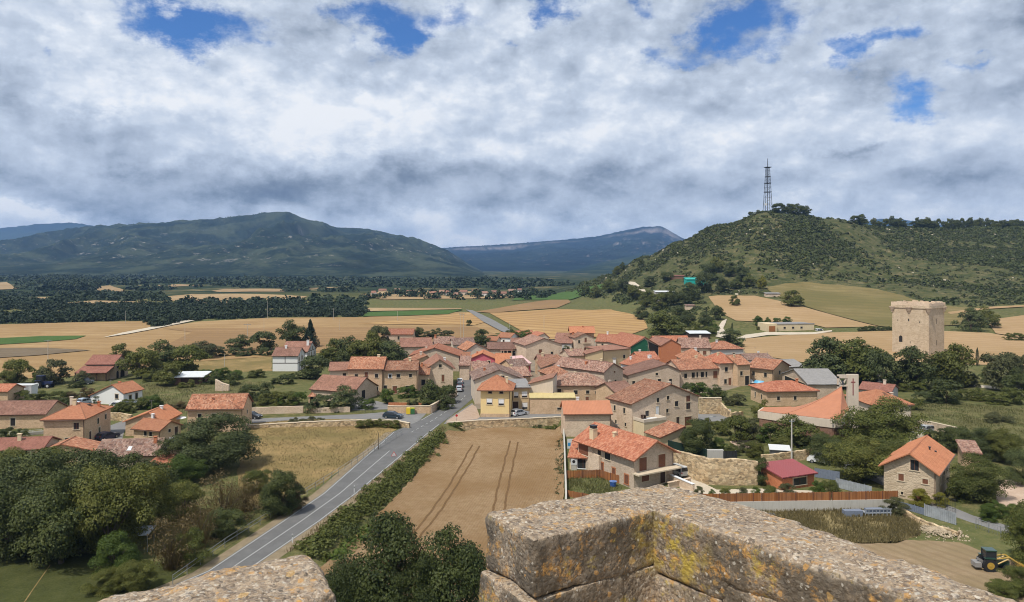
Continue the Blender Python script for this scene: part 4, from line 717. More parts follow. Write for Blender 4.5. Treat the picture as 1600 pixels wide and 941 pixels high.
house('stone_house', 'broad stone gable with one long low roof slope above the gardens', 'house', (982,586), (1062,578.5), 4.2, 11, 'front', 1.7, 'stoneg', 't_mid', W_('f',(.1,1.6,.8,.9,'dark'),(.42,1.4,.8,1.5,'dark'),(.6,1.2,.9,1.7,'dark'),(.55,3.9,.7,.7,'dark'),(.82,1.4,.8,1.5,'dark')), zB=5.2, ap=.74, ov=.5)
house('row_house', 'pale row house with orange tiles between the broad gable and white gable', 'house', (1063,577.5), (1125,574.5), 5.0, 9.5, 'side', 2.1, 'stone2', 't_mid', W_('f',(.13,2.5,.9,1.3,'dark'),(.32,2.5,1.0,1.5,'dark'),(.42,2.5,.5,1.5,'dark'),(.55,2.5,1.0,1.5,'dark'),(.65,2.5,.5,1.5,'dark'),(.88,2.1,1.4,2.0,'brown')), gut=True)
house('house', 'stone house with white side gable and hipped orange roof', 'house', (1125.5,567), (1152,566), 6.5, 10, 'hip', 2.4, 'stone2', 't_red', W_('f',(.35,3.9,.9,1.3,'win'),(.8,3.9,.9,1.3,'win'),(.3,.5,.8,1.3,'win'),(.55,.1,.8,2.0,'garage'),(.82,.5,.9,1.3,'win')), gut=True)
house('house', 'stone house with orange roof stepping down from its white-gabled neighbour', 'house', (1152.5,569.5), (1172,568.5), 6.2, 10, 'side', 2.0, 'stone', 't_red', W_('f',(.3,3.0,.8,1.2,'dark'),(.75,.2,1.3,2.6,'dark')))
house('stone_house', 'stone house with red roof standing cornerwise above the blue pool cover', 'house', (1169,572.5), (1208,576.5), 5.0, 10.5, 'side', 1.9, 'stone', 't_red', W_('f',(.22,2.5,.8,1.2,'dark'),(.7,2.5,.8,1.2,'dark'))+W_('r',(.4,3.0,.9,1.1,'dark')), gut=True, ov=.6)
house('house', 'white house with worn mottled roof behind the cornerwise stone house', 'house', (1169,562), (1208,561), 4.4, 8, 'side', 1.3, 'white', 't_mid', W_('f',(.2,2.2,.8,1.0,'dark')))
house('shed', 'white-walled shed with pale grey metal roof beside the oaks', 'shed', (1222,574), (1256,572), 3.6, 9, 'side', 1.5, 'white', 'sheet')
house('grey_barn', 'wide grey-roofed barn with dark open gable behind the church', 'barn', (1263,600), (1316,600), 3.8, 18, 'side', 2.5, 'stoneg', 'sheet', W_('l',(.5,.3,14,3.2,'dark')))
house('stone_house', 'long stone house with smooth orange hipped roof beside the church', 'house', (1198,611), (1277,609.5), 3.7, 9, 'hip', 1.6, 'stone', 't_red', W_('f',(.23,1.4,.7,.9,'dark'),(.56,1.4,.7,.9,'dark'))+W_('l',(.3,1.2,.6,1.2,'dark'),(.7,1.2,.6,1.2,'dark')), chim=[(.74,.4,.9,.5,'brick')], gut=True)
# ---- around the yellow house
def basecourse(root, w, d, z, zt, hz, ro):
    m = MB(); m.box(-.05, w+.05, -.06, -.003, -.5, .8); m.build('plinth', MT['stone'], root)
house('yellow_house', 'yellow house with orange hipped roof at the street corner', 'house', (751,606.5), (797,607), 6.5, 8, 'hip', 2.3, 'yellow', 't_new', W_('f',(.30,2.9,1.15,1.25,'shut'),(.70,2.7,1.15,1.35,'shut'),(.32,5.3,.8,.8,'dark'),(.70,5.3,.8,.8,'dark'))+W_('l',(.3,.2,.9,2.1,'door'),(.3,3.0,.9,1.2,'dark'),(.75,3.0,.9,1.2,'dark'),(.75,.7,.9,1.2,'dark')), chim=[(.86,.35,1.4,.5,'cream')], ov=.75, gut=True, extra=basecourse)
house('tan_house', 'narrow tan house with flat dark roof and white blinds', 'house', (801,605.5), (827.5,605), 5.6, 9, 'mono', .5, 'tan', 'sheet', W_('f',(.2,3.2,1.0,1.3,'shut'),(.7,3.2,1.2,1.4,'shut'),(.17,0,1.3,2.3,'door'),(.72,.5,1.2,1.5,'shut')), gut=True)
house('house', 'tall blank-walled house with a single tiled slope above the yellow awning', 'house', (828,599), (864,590), 6.4, 8, 'monox', 0, 'paleren', 't_mid', zB=7.9)
house('terrace_house', 'blank stone wall room topped with a bright yellow awning roof', 'house', (828,622), (899,622), 3.7, 3.6, 'mono', .5, 'stone', 'awn', W_('f',(.66,1.0,1.2,.5,'dark')), ov=.15)
house('stone_house', 'long stone house with bleached old tiles and a tall dark doorway', 'house', (863.5,601.5), (949,601), 5.0, 9, 'hip', 2.2, 'stone', 't_old', W_('f',(.12,1.4,.9,2.6,'door'),(.42,2.7,.95,.95,'dark'),(.64,2.8,.8,.8,'dark'),(.63,1.2,.8,.9,'brown'),(.80,2.8,.6,.6,'dark'),(.64,-.3,1.0,1.0,'dark'),(.80,-.3,1.0,1.0,'dark')), chim=[(.46,.6,.5,.5,'cream')])
house('shed', 'brown board-walled shed between two stone houses', 'shed', (953,607), (969,606), 4.4, 5, 'mono', .5, 'brownbrick', 't_mid')
house('house', 'house with wide old brown gable behind the yellow house', 'house', (742,593), (817,591.5), 6.0, 13, 'front', 2.3, 'paleren', 't_old', W_('f',(.58,5.2,.8,1.6,'win')), ov=.5)
house('house', 'low house with crumbling pinkish tiles beside the pink house', 'house', (745,583), (771,582), 4.8, 8, 'mono', 2.0, 'stone', 't_mid')
house('stone_house', 'stone gabled house with one dark loft window amid orange roofs', 'house', (847,574.5), (903,574), 5.0, 13, 'front', 2.1, 'stoneg', 't_mid', W_('f',(.58,4.7,1.5,1.1,'dark'),(.2,3.0,1.0,1.0,'dark')), ap=.56)
house('house', 'small raised tiled house peeping behind the dark loft window gable', 'house', (843,565.5), (866,565), 4.5, 7, 'side', 1.7, 'stone', 't_mid')
house('stone_house', 'stone house with long orange ridge and rounded shaded gable', 'house', (944,581), (973,576.5), 6.0, 18, 'front', 1.9, 'stoneg', 't_mid', W_('f',(.6,2.5,.8,.9,'dark'),(.55,5.3,.7,.5,'brown')), ap=.48)
house('house', 'little orange-roofed house in front of the long orange ridge', 'house', (861,586.5), (893,585), 5.2, 9, 'hip', 1.8, 'stone', 't_mid')
for nm, lb, A, B, z, dp, rf, rs_, wm, rm, wn, kw in [
 ('house', 'house with terracotta roof wedged behind the narrow tan house', (799,588), (829,586.5), 5.2, 9, 'side', 1.7, 'stone', 't_mid', W_('f',(.5,3.0,.8,1.0,'dark')), {}),
 ('house', 'small house with worn roof beside the dark loft window gable', (906,574), (938,577), 4.6, 8, 'side', 1.7, 'stoneg', 't_old', (), {}),
 ('house', 'orange-tiled back wing beside the large pale stone house', (962,613), (992,610), 4.8, 8, 'side', 1.6, 'stone', 't_mid', (), {}),
 ('house', 'low tiled house between pink canopy and blank stone gable', (800,572), (826,570), 3.8, 7, 'side', 1.5, 'stone', 't_old', (), {}),
 ('house', 'brown-tiled house between the ochre block and white terrace', (890,556), (915,555), 4.4, 8, 'side', 1.6, 'stone2', 't_mid', W_('f',(.4,2.0,.8,1.1,'dark')), {}),
 ('house', 'house with red roof behind the white house with white chimney', (1000,562), (1030,561), 4.6, 8, 'side', 1.9, 'stoneg', 't_red', (), {}),
 ('house', 'narrow tiled house at the foot of the wide brown gable', (718,571), (733,571), 4.4, 9, 'mono', 1.6, 'stone2', 't_mid', (), {}),
 ('house', 'far brown-tiled house beside the gabled house with red balcony', (868,527), (888,527.5), 3.6, 8, 'side', 1.5, 'stoneg', 't_brown', (), {}),
 ('house', 'orange-roofed house squeezed before the wide orange-tiled house', (1076,566), (1100,565.5), 4.0, 6, 'mono', 1.4, 'stone2', 't_mid', (), {}),
 ('barn', 'tiled barn beyond the small white cottage', (808,524), (834,523.5), 3.0, 8, 'side', 1.6, 'stoneg', 't_red', (), {})]: house(nm, lb, nm, A, B, z, dp, rf, rs_, wm, rm, wn, **kw)
# ---- east foreground
house('flat_fronted_house', 'stone house with smooth salmon roof at the corner of the wheat field', 'house', (882.5,645.5), (954.5,645), 4.7, 7, 'side', 1.75, 'stone2', 't_flat', gut=True, ridge_on=False)
def terrace(root, w, d, z, zt, hz, ro):
    m = MB(); m.box(.4, 6.0, -3.4, -.02, -1, 2.7); m.build('terrace_wall', MT['cream'], root); m = MB()
    for a in ((.3, 6.1, -3.5, -3.3), (.3, .5, -3.3, -.05), (5.9, 6.1, -3.3, -.05)): m.box(*a, 2.703, 3.3)
    m.build('terrace_parapet', MT['paleren'], root); m = MB(); m.box(.55, 5.85, -3.25, -.05, 2.703, 2.72); m.build('terrace_floor', MT['sheetp'], root)
    m = MB(); m.box(2.2, 2.26, -.9, -.2, 2.73, 3.5); m.box(2.9, 2.96, -.9, -.2, 2.73, 3.5); m.box(2.1, 3.05, -.9, -.2, 3.45, 3.5); m.build('terrace_table', MT['woodd'], root)
house('stone_house', 'large pale stone house with huge mottled roof and many small windows', 'house', (987,630.6), (1091,618.5), 6.0, 8.0, 'front', 3.1, 'stone2', 't_mid', W_('f',(.22,3.0,.9,1.1,'win'),(.37,2.9,.8,1.9,'wdoor'),(.38,5.6,.6,.9,'dark'),(.53,5.9,.6,.8,'dark'),(.52,3.2,.6,.8,'dark'),(.66,4.3,.9,1.1,'win'),(.84,5.0,1.1,1.3,'brown'),(.84,3.4,1.1,1.3,'win'),(.84,0,1.9,1.8,'garage'),(.68,.2,.8,1.8,'door'))+W_('l',(.3,3.6,.6,1.1,'dark'),(.7,3.6,.6,1.1,'dark'),(.35,1.0,.5,.7,'dark'),(.75,1.0,.5,.7,'dark')), ap=.56, ov=.5, extra=terrace)
house('shed', 'yellow-walled shed with a single slope of orange tiles', 'shed', (1010,674.5), (1033,683), 2.3, 5.6, 'side', 1.5, 'cream', 't_mid', ap=.93)
def mainhouse(root, w, d, z, zt, hz, ro):
    m = MB(); m.box(-.35, w+.35, -1.5, -.02, 2.35, 2.55); m.build('balcony', MT['trim'], root)
    m = MB()
    for k in range(34): x = -.3+(w+.6)*k/33; m.box(x-.012, x+.012, -1.46, -1.43, 2.55, 3.4)
    m.box(-.33, w+.33, -1.47, -1.42, 3.4, 3.45); m.build('balcony_railing', MT['iron'], root) if False else None
    m = MB(); m.box(w*.62-.5, w*.62+.5, -.0, .02, 0, .1); 
    m = MB(); m.box(w*.58, w+1.2, -2.6, -2.35, -.5, .9); m.box(w*.58-.1, w+1.3, -2.7, -2.25, .903, 1.0); m.build('porch_wall', MT['stone2'], root)
    # tall chimney breast rising through the long slope
    x, y = .12*w, .80*d; zz = hz(x, y); m = MB(); m.box(x-.45, x+.45, y-.5, y+.5, zz-.5, zz+1.55); m.box(x-.52, x+.52, y-.57, y+.57, zz+1.553, zz+1.65); ch = m.build('chimney', MT['cream'], ro)
    m = MB(); m.box(x-.4, x+.4, y-.45, y+.45, zz+1.653, zz+2.05); m.box(x-.5, x+.5, y-.55, y+.55, zz+2.053, zz+2.15); m.build('cowl', MT['iron'], ch)
    m = MB(); m.box(-.10, -.01, d*.72, d*.80, -.5, z); m.box(-.55, -.02, d*.55, d*.70, -.5, 3.4, taper=.25); m.build('chimney_breast', MT['stone2'], root)
house('stone_house', 'stone house with speckled red roof and tall chimney behind an orange board fence', 'house', (990.5,714.5), (1052,703.5), 4.9, 14.0, 'front', 2.1, 'stoneg', 't_red',
      W_('f',(.22,2.6,1.5,2.0,'brown'),(.70,2.6,1.5,2.0,'brown'),(.28,.9,1.5,1.0,'brown'),(.72,.1,1.0,2.0,'door'))+W_('l',(.10,2.5,2.6,2.1,'brown'),(.40,3.1,.9,1.3,'dark'),(.55,3.1,1.4,1.3,'dark'),(.44,.5,1.0,1.8,'brownB'),(.66,.8,.7,1.3,'brownB'),(.88,.4,.9,1.4,'brownB')), ap=.5, ov=.75, side_ov=.9, gut=True, extra=mainhouse)
def sideterr(root, w, d, z, zt, hz, ro):
    m = MB(); m.box(.2, w-.3, -.03, .02, .2, 2.0); m.build('opening', MT['woodd'], root)
house('lean_to', 'cream lean-to with pink tiles at the back of the tall-chimney house', 'lean-to', (890,713), (924,715), 2.2, 4.5, 'mono', 1.3, 'cream', 't_red', W_('f',(.62,.3,1.8,1.6,'winW')))
def vine(root, w, d, z, zt, hz, ro): pass
house('stone_house', 'ochre stone house with clean orange roof, red garage and wall vine', 'house', (1381,724.5), (1462.5,737), 4.7, 13.0, 'front', 2.15, 'ashlar', 't_new', W_('f',(.60,4.4,1.1,1.5,'win'),(.34,2.6,.7,1.0,'brown'),(.80,2.7,.7,.7,'brown'),(.36,.6,.3,.4,'dark'),(.74,-1.2,2.0,2.1,'garage'))+W_('r',(.3,2.0,.8,1.2,'win'),(.55,2.6,.8,1.0,'dark'),(.75,2.6,.8,1.0,'dark')), ap=.52, ov=.6, side_ov=.7, gut=True, chim=[(.72,.55,.5,.2,'iron')], extra=skylight(.78,.62,.7,.5,'iron'))
house('annex', 'rough stone annex behind the ochre house with the red garage', 'shed', (1506,706), (1531,708), 3.0, 5, 'mono', .8, 'stone', 't_old')
house('garden_shed', 'small brick garden house with wine-red sheet roof and wide window', 'shed', (1222,745), (1272,738), 2.1, 4.6, 'mono', .75, 'brick', 'metalred', W_('f',(.55,.5,2.6,1.1,'win')), ov=.5)
house('house', 'stone house with wide orange roof beyond the bell tower', 'house', (1362,631.5), (1424,631), 4.4, 11, 'hip', 2.1, 'paleren', 't_new', W_('f',(.75,2.6,.7,.6,'dark'),(.75,.6,.7,1.0,'dark')), gut=True, extra=skylight(.62,.3,1.5,.9,'dark'))
house('house', 'low brown-roofed house behind the bell tower', 'house', (1343,607), (1392,612), 3.6, 7, 'side', 1.2, 'greyren', 't_mar')
house('long_shed', 'long cream farm building with grey flat roof at the hill foot', 'barn', (1206,507.5), (1272,506.5), 4.0, 12, 'flat', 0, 'cream', 'sheet', W_('f',(.30,1.8,1.2,1.0,'dark'),(.5,1.8,1.2,1.0,'dark'),(.7,1.8,1.2,1.0,'dark')), extra=lambda root, w, d, z, zt, hz, ro: (lambda m: m.build('end_bay', MT['cream'], root))((lambda m: (m.box(-3.4, 2.2, -1.2, 8, -.5, 4.6), m)[1])(MB())) and (lambda m: m.build('garage_door', MT['woodo'], root))((lambda m: (m.box(-2.2, 1.2, -1.25, -1.21, 0, 3.4), m)[1])(MB())))
# ---- hill-foot sheds and far dwellings
def hut(name, label, px, py, wpx, h, dep, wm, rm, roof='mono', rise=.5, kind=None):
    p = on(px, py); k = F/p.y; w = wpx/k; t = thing(name, label, kind or 'shed', (p.x-w/2, p.y, p.z), 0.0)
    a, r = MB(), MB(); a.prism([(0, -2), (dep, -2), (dep, h+(rise if roof == 'mono' else 0)), (dep/2, h+rise*(1 if roof != 'mono' else .5)), (0, h)], 0, w, axis='x'); a.build('wall', MT[wm], t)
    if roof == 'mono': roof_slab(r, (-.3, -.4, h), (w+.3, -.4, h), (-.3, dep+.3, h+rise+.03), (w+.3, dep+.3, h+rise+.03), 2)
    else:
        roof_slab(r, (-.3, -.4, h-.2), (w+.3, -.4, h-.2), (-.3, dep/2, h+rise), (w+.3, dep/2, h+rise), 2); roof_slab(r, (w+.3, dep+.4, h-.2), (-.3, dep+.4, h-.2), (w+.3, dep/2, h+rise), (-.3, dep/2, h+rise), 2)
    r.build('roof', MT[rm], t); return t
MT['teal'] = plain('tarp_teal', (.02,.36,.30), .5)
hut('greenhouse', 'teal netted shed among trees on the hillside', 1090, 447, 34, 5.0, 9, 'teal', 'teal', rise=1.2); hut('shed', 'white-roofed grey shed among hillside trees', 1040, 466, 30, 4.6, 9, 'greyren', 'sheetp'); hut('shed', 'rusty-roofed hut above the teal netted shed', 1060, 436, 20, 2.6, 6, 'brownbrick', 't_mar')
hut('stone_hut', 'ruined pale stone hut at the edge of the hill field', 1208, 464, 22, 2.2, 4, 'stone2', 'sheet'); hut('shed', 'long dark shed with white roof edge behind the eastern houses', 1094, 530, 32, 2.6, 8, 'woodd', 'sheetp'); hut('stone_hut', 'pale stone hut on the scrubby lower slope', 1079, 484, 14, 2.6, 4, 'stone2', 't_old')
VL = 'houses of the next village across the valley'
far = [(583,463,9),(597,464,14),(620,464,9),(640,464.5,10),(700,465,10),(712,466,8),(724,466,12),(742,465.5,9),(757,466,12),(772,464.5,10),(787,464,9),(800,464,10),(812,463,9),(676,466,12),(690,464,8)]
for i, (px, py, wpx) in enumerate(far): hut('far_house', 'small pale house of the next village beyond the stubble fields', px, py-1-(i*29 % 5)*.9, wpx*(.7+(i*17 % 4)*.12), 3.0+(i*37 % 5)*.35, 8, ('white', 'cream', 'paleren', 'stone2')[i % 4], ('t_brown', 't_brown', 't_old')[i % 3], 'gable', 1.8, 'house')['group'] = VL
for i, (px, py, wpx, rm) in enumerate([(586,461,10,'sheetp'),(598,464,22,'t_brown')]): pass
# ---- castle tower
def castle():
    A, B = at(1391, 468, 20.8), at(1452, 469.6, 20.8); A = Vector((149.2, 286.8, 0)); B = Vector((157.4, 276, 0)); ex = B-A; w = ex.length
    t = thing('castle_tower', 'square sandstone keep with crumbling battlements at the field edge', 'tower', (A.x, A.y, 0), math.atan2(ex.y, ex.x)); d = w*.98
    m = MB(); n = 24
    m.box(0, w, 0, d, -2, 17.6); wl = m.build('wall', MT['ashlar'], t)
    m = MB(); m.box(-.32, w+.32, -.32, d+.32, 17.603, 18.6); m.build('corbel_course', MT['ashlar'], t)
    m = MB(); R = random.Random(5)
    for (ax, L, off) in (('x', w+.64, -.32), ('y', d+.64, -.32), ('x2', w+.64, -.32), ('y2', d+.64, -.32)):
        k = 14
        for i in range(k):
            a, b = off+L*i/k, off+L*(i+1)/k; h = 19.7+R.uniform(-.25, .35); th = .55; 
            if ax == 'x': m.box(a+.002, b-.002, -.30, .25, 18.603, h)
            elif ax == 'x2': m.box(a+.002, b-.002, d-.25, d+.30, 18.603, h)
            elif ax == 'y' and 0 < i < k-1: m.box(w-.25, w+.30, a+.002, b-.002, 18.603, h)
            elif ax == 'y2' and 0 < i < k-1: m.box(-.30, .25, a+.002, b-.002, 18.603, h)
    m.build('battlement', MT['stone2'], t)
    for x, y in ((0, 0), (w*.47, 0), (w, 0), (w, d*.95)):        # corner turret brackets
        m = MB()
        for k in range(4): m.tube((x, y, 15.9+k*.55), (x, y, 16.4+k*.55), .45+k*.22, .55+k*.22, 14)
        m.build('corbel', MT['stoneg'], t)
    m = MB(); 
    def hole(x, z, ww, hh, face='f', arch=False):
        q = MB(); n = 8; h = ww/2; pts = [(-h, 0)]+([(-h*math.cos(math.pi*i/n), hh-h+h*math.sin(math.pi*i/n)) for i in range(n+1)] if arch else [(-h, hh), (h, hh)])+[(h, 0)]
        q.face([(x+a, -.02, z+b) if face == 'f' else (w+.02, x+a, z+b) for a, b in pts]); q.build('window' if not arch else 'doorway', MT['dark'], t)
    hole(w*.24, 4.3, 1.3, 2.5, 'f', True); hole(w*.46, 12.5, .45, 1.0); hole(w*.76, 12.0, .3, .7); hole(w*.16, 12.4, .25, .6); hole(w*.5, 4.0, .25, .8); hole(d*.5, 11.6, .35, 2.0, 'r'); hole(d*.5, 3.4, .35, 2.0, 'r')
castle()
# ---- modern church and bell tower
def church():
    o = Vector((60, 148, 0)); t = thing('church', 'modern church with sweeping orange roof rising to a peak', 'church', o)
    P = lambda x, y, z: Vector((x, y, z))-o
    pt = {'a': P(52.4, 154.8, 3.2), 'a2': P(55.8, 151.2, 3.3), 'b': P(61.6, 139.8, 4.5), 'c': P(63.0, 140.2, 4.6), 'd': P(67.6, 146.4, 5.2), 'e': P(67.5, 149.6, 9.2), 'f': P(60, 157, 3.6), 'g': P(54.5, 158, 3.3), 'h': P(68, 156, 4)}
    m = MB(); ring = [pt[k] for k in ('a', 'a2', 'b', 'c', 'd', 'h', 'f', 'g')]
    def drop(p, z): return (p.x, p.y, z)
    for a, b in zip(ring, ring[1:]+ring[:1]): m.face([drop(a, -1), drop(b, -1), drop(b, b.z-1.5), drop(a, a.z-1.5)])
    m.build('wall', MT['brownbrick'], t); m = MB(); c = sum(ring, Vector())/8
    for a, b in zip(ring, ring[1:]+ring[:1]):
        def ow(p, k=.35): v = Vector((p.x-c.x, p.y-c.y, 0)).normalized(); return Vector((p.x+v.x*k, p.y+v.y*k, p.z))
        A_, B_ = ow(a), ow(b); m.face([(A_.x, A_.y, a.z-1.55), (B_.x, B_.y, b.z-1.55), (B_.x, B_.y, b.z), (A_.x, A_.y, a.z)]); m.face([drop(a, a.z-1.55), drop(b, b.z-1.55), (B_.x, B_.y, b.z-1.55), (A_.x, A_.y, a.z-1.55)]); m.face([drop(a, a.z), drop(b, b.z), (B_.x, B_.y, b.z), (A_.x, A_.y, a.z)])
    m.build('fascia', MT['paleren'], t)
    # concave sheet from the eaves to the peak
    m = MB(); e = pt['e']; seq = [('a2', 'b'), ('b', 'c'), ('c', 'd'), ('d', 'h'), ('h', 'f'), ('f', 'a2')]
    for a, b in seq:
        n, G, U = 12, [], []; nx = max(2, int((pt[b]-pt[a]).length/.25))
        for j in range(n+1):
            s = j/n; row = []; ur = []
            for i in range(nx+1):
                q = pt[a].lerp(pt[b], i/nx); r = q.lerp(e, s); r.z = q.z+(e.z-q.z)*(s**1.45)+.05; row.append(tuple(r)); ur.append(((pt[b]-pt[a]).length*i/nx*(1-s), (e-q).length*s))
            G.append(row); U.append(ur)
        m.grid(np.array(G), np.array(U))
    for tri in (('a2', 'f', 'g'),): m.face([tuple(pt[k]+Vector((0, 0, .05))) for k in tri], 0, [(0, 0), (1, 0), (1, 1)])
    m.face([tuple(pt[k]+Vector((0, 0, .06))) for k in ('a', 'a2', 'g')], 0, [(0, 0), (1, 0), (1, 1)]); m.build('roof', MT['t_flat'], t)
    m = MB()
    for a, b in (('a2', 'e'), ('c', 'e'), ('g', 'f')):
        p, q = pt[a], pt[b]; L = 14
        for k in range(L):
            f = lambda s: Vector((p.x+(q.x-p.x)*s, p.y+(q.y-p.y)*s, p.z+(q.z-p.z)*s**1.45+.08)); m.tube(f(k/L), f((k+1)/L), .07, n=5)
    m.build('ridge_cap', MT['t_red'], t)
    s = Vector((69.6, 151.5, 0)); t = thing('bell_tower', 'pale concrete bell tower with a dark red cross', 'bell tower', s); m = MB()
    m.box(0, 2.25, 0, .7, -1, 11.4); m.build('wall', MT['paleren'], t); m = MB()
    m.box(-2.0, -1.7, .1, .6, -1, 11.0); m.box(-2.0, -.003, .1, .6, 8.9, 9.2); m.box(-2.0, -.003, .1, .6, 10.6, 11.3)
    M1 = Matrix.Translation((-.95, .35, 9.2)) @ Matrix.Rotation(.5, 4, 'Y'); m.box(-.1, .1, -.2, .2, 0, 1.5, 0, M1); M1 = Matrix.Translation((-1.0, .35, 9.2)) @ Matrix.Rotation(-.5, 4, 'Y'); m.box(-.1, .1, -.2, .2, 0, 1.5, 0, M1); m.build('bell_frame', MT['paleren'], t)
    m = MB(); m.tube((-.95, .35, 9.35), (-.95, .35, 10.1), .38, .16, 12); m.build('bell', MT['iron'], t)
    m = MB(); m.box(1.0, 1.18, -.06, -.003, 7.1, 10.6); m.box(.65, 1.0, -.06, -.003, 9.75, 9.93); m.box(1.18, 1.53, -.06, -.003, 9.75, 9.93); m.build('cross', MT['metalred'], t)
church()
# ---------------------------------------------------------------- foliage
LV = {'oak': leaf('leaf_oak', (0.041,0.056,0.011), (0.093,0.110,0.021), (0.162,0.168,0.037)), 'dark': leaf('leaf_holm', (0.028,0.042,0.011), (0.058,0.074,0.018), (0.106,0.118,0.030), .15),
      'deep': leaf('leaf_elm', (0.019,0.032,0.008), (0.041,0.056,0.012), (0.078,0.092,0.021), .15), 'oak2': leaf('leaf_walnut', (0.054,0.066,0.012), (0.113,0.124,0.023), (0.184,0.180,0.040)), 'oak3': leaf('leaf_ash', (0.037,0.052,0.018), (0.076,0.096,0.030), (0.130,0.148,0.049)), 'fresh': leaf('leaf_fresh', (0.043,0.075,0.012), (0.081,0.125,0.019), (0.130,0.170,0.031), .32), 'olive': leaf('leaf_olive', (0.054,0.060,0.021), (0.092,0.095,0.035), (0.140,0.140,0.057)),
      'brown': leaf('leaf_dry', (0.081,0.060,0.023), (0.130,0.095,0.035), (0.184,0.130,0.053)), 'conifer': leaf('leaf_conifer', (0.011,0.024,0.011), (0.019,0.038,0.016), (0.032,0.055,0.021), .1),
      'scrub': leaf('leaf_scrub', (.030,.042,.015), (.058,.070,.026), (.10,.105,.042), .15), 'wood': leaf('leaf_wood', (.014,.026,.010), (.024,.040,.014), (.040,.058,.02), .12), 'yellow': leaf('leaf_yellow', (.10,.11,.015), (.19,.18,.025), (.28,.25,.04), .3)}
def leafquads(P, N, size, rs, jitter=.38):
    n = len(P); N = N/(np.linalg.norm(N, axis=1)[:, None]+1e-9)+rs.normal(0, jitter, (n, 3)); N /= np.linalg.norm(N, axis=1)[:, None]+1e-9
    a = np.cross(N, rs.normal(0, 1, (n, 3))); a /= np.linalg.norm(a, axis=1)[:, None]+1e-9; b = np.cross(N, a)
    s = size*rs.uniform(.6, 1.3, (n, 1)); V = np.stack([P-a*s-b*s*.55, P+a*s*.9-b*s*.7, P+a*s+b*s*.6, P-a*s*.8+b*s*.75], 1).reshape(-1, 3)
    return V, np.arange(4*n).reshape(n, 4)
def clump_tree(seed, kind='round', nc=34, per=150, size=.017):
    """crown in a unit box: one wide, one high"""
    rs = np.random.RandomState(seed); cs = []
    if kind == 'round': zc, rz, rx, lo = .54, .42, .40, .12
    elif kind == 'tall': zc, rz, rx, lo = .54, .46, .36, .06
    elif kind == 'bush': zc, rz, rx, lo = .36, .55, .42, .00
    elif kind == 'open': zc, rz, rx, lo = .60, .36, .42, .25
    while len(cs) < nc:
        d = rs.normal(0, 1, 3); d /= np.linalg.norm(d); r = rs.uniform(.45, 1.0)**.6
        p = np.array([d[0]*rx*r, d[1]*rx*r, zc+d[2]*rz*r*(1 if d[2] > 0 else .8)])
        lob = 1+.22*math.sin(2.3*math.atan2(d[1], d[0])+seed)+.14*math.sin(5*math.atan2(d[1], d[0])+seed*2)
        p[:2] *= lob
        if p[2] > lo: cs.append((p, rs.uniform(.09, .19)*(1.25 if r < .7 else .95)))
    Pn, Nn = [], []
    for c, r in cs:
        k = int(per*(r/.15)**2); d = rs.normal(0, 1, (k, 3)); d /= np.linalg.norm(d, axis=1)[:, None]; d[:, 2] = np.where(d[:, 2] < -.3, -d[:, 2]*.6, d[:, 2])
        rr = r*(.55+.5*rs.rand(k)[:, None]**.5); Pn.append(c+d*rr*np.array([1, 1, .82])); Nn.append(d+np.array([0, 0, .35]))
    V, Q = leafquads(np.concatenate(Pn), np.concatenate(Nn), size, rs); q = np.percentile(np.hypot(V[:, 0], V[:, 1]), 96); V[:, :2] *= .5/q; z0, z1 = np.percentile(V[:, 2], 1.5), np.percentile(V[:, 2], 99.3); V[:, 2] = np.maximum(lo+(V[:, 2]-z0)/(z1-z0)*(1-lo), .0); return V, Q
def trunk_mesh(seed, top=.6, r=.028, low=False):
    m = MB(); R = random.Random(seed); p = Vector((0, 0, -.08)); q = Vector((R.uniform(-.02, .02), R.uniform(-.02, .02), .25)); m.tube(p, q, r*1.25, r*.85, 8)
    for k in range(6):
        a = k*1.05+R.random(); e = q+Vector((math.cos(a)*R.uniform(.14, .28), math.sin(a)*R.uniform(.14, .28), R.uniform(.18, .42))); m.tube(q-Vector((0, 0, .03)), e, r*.6, r*.18, 6)
        e2 = e+Vector((math.cos(a+.6)*.1, math.sin(a+.6)*.1, .1)); m.tube(e, e2, r*.25, r*.08, 5)
    me = bpy.data.meshes.new('trunk'); me.from_pydata(m.v, [], m.f); me.materials.append(MT['bark']); return me
TR = [trunk_mesh(i) for i in range(4)]; BIG = {}
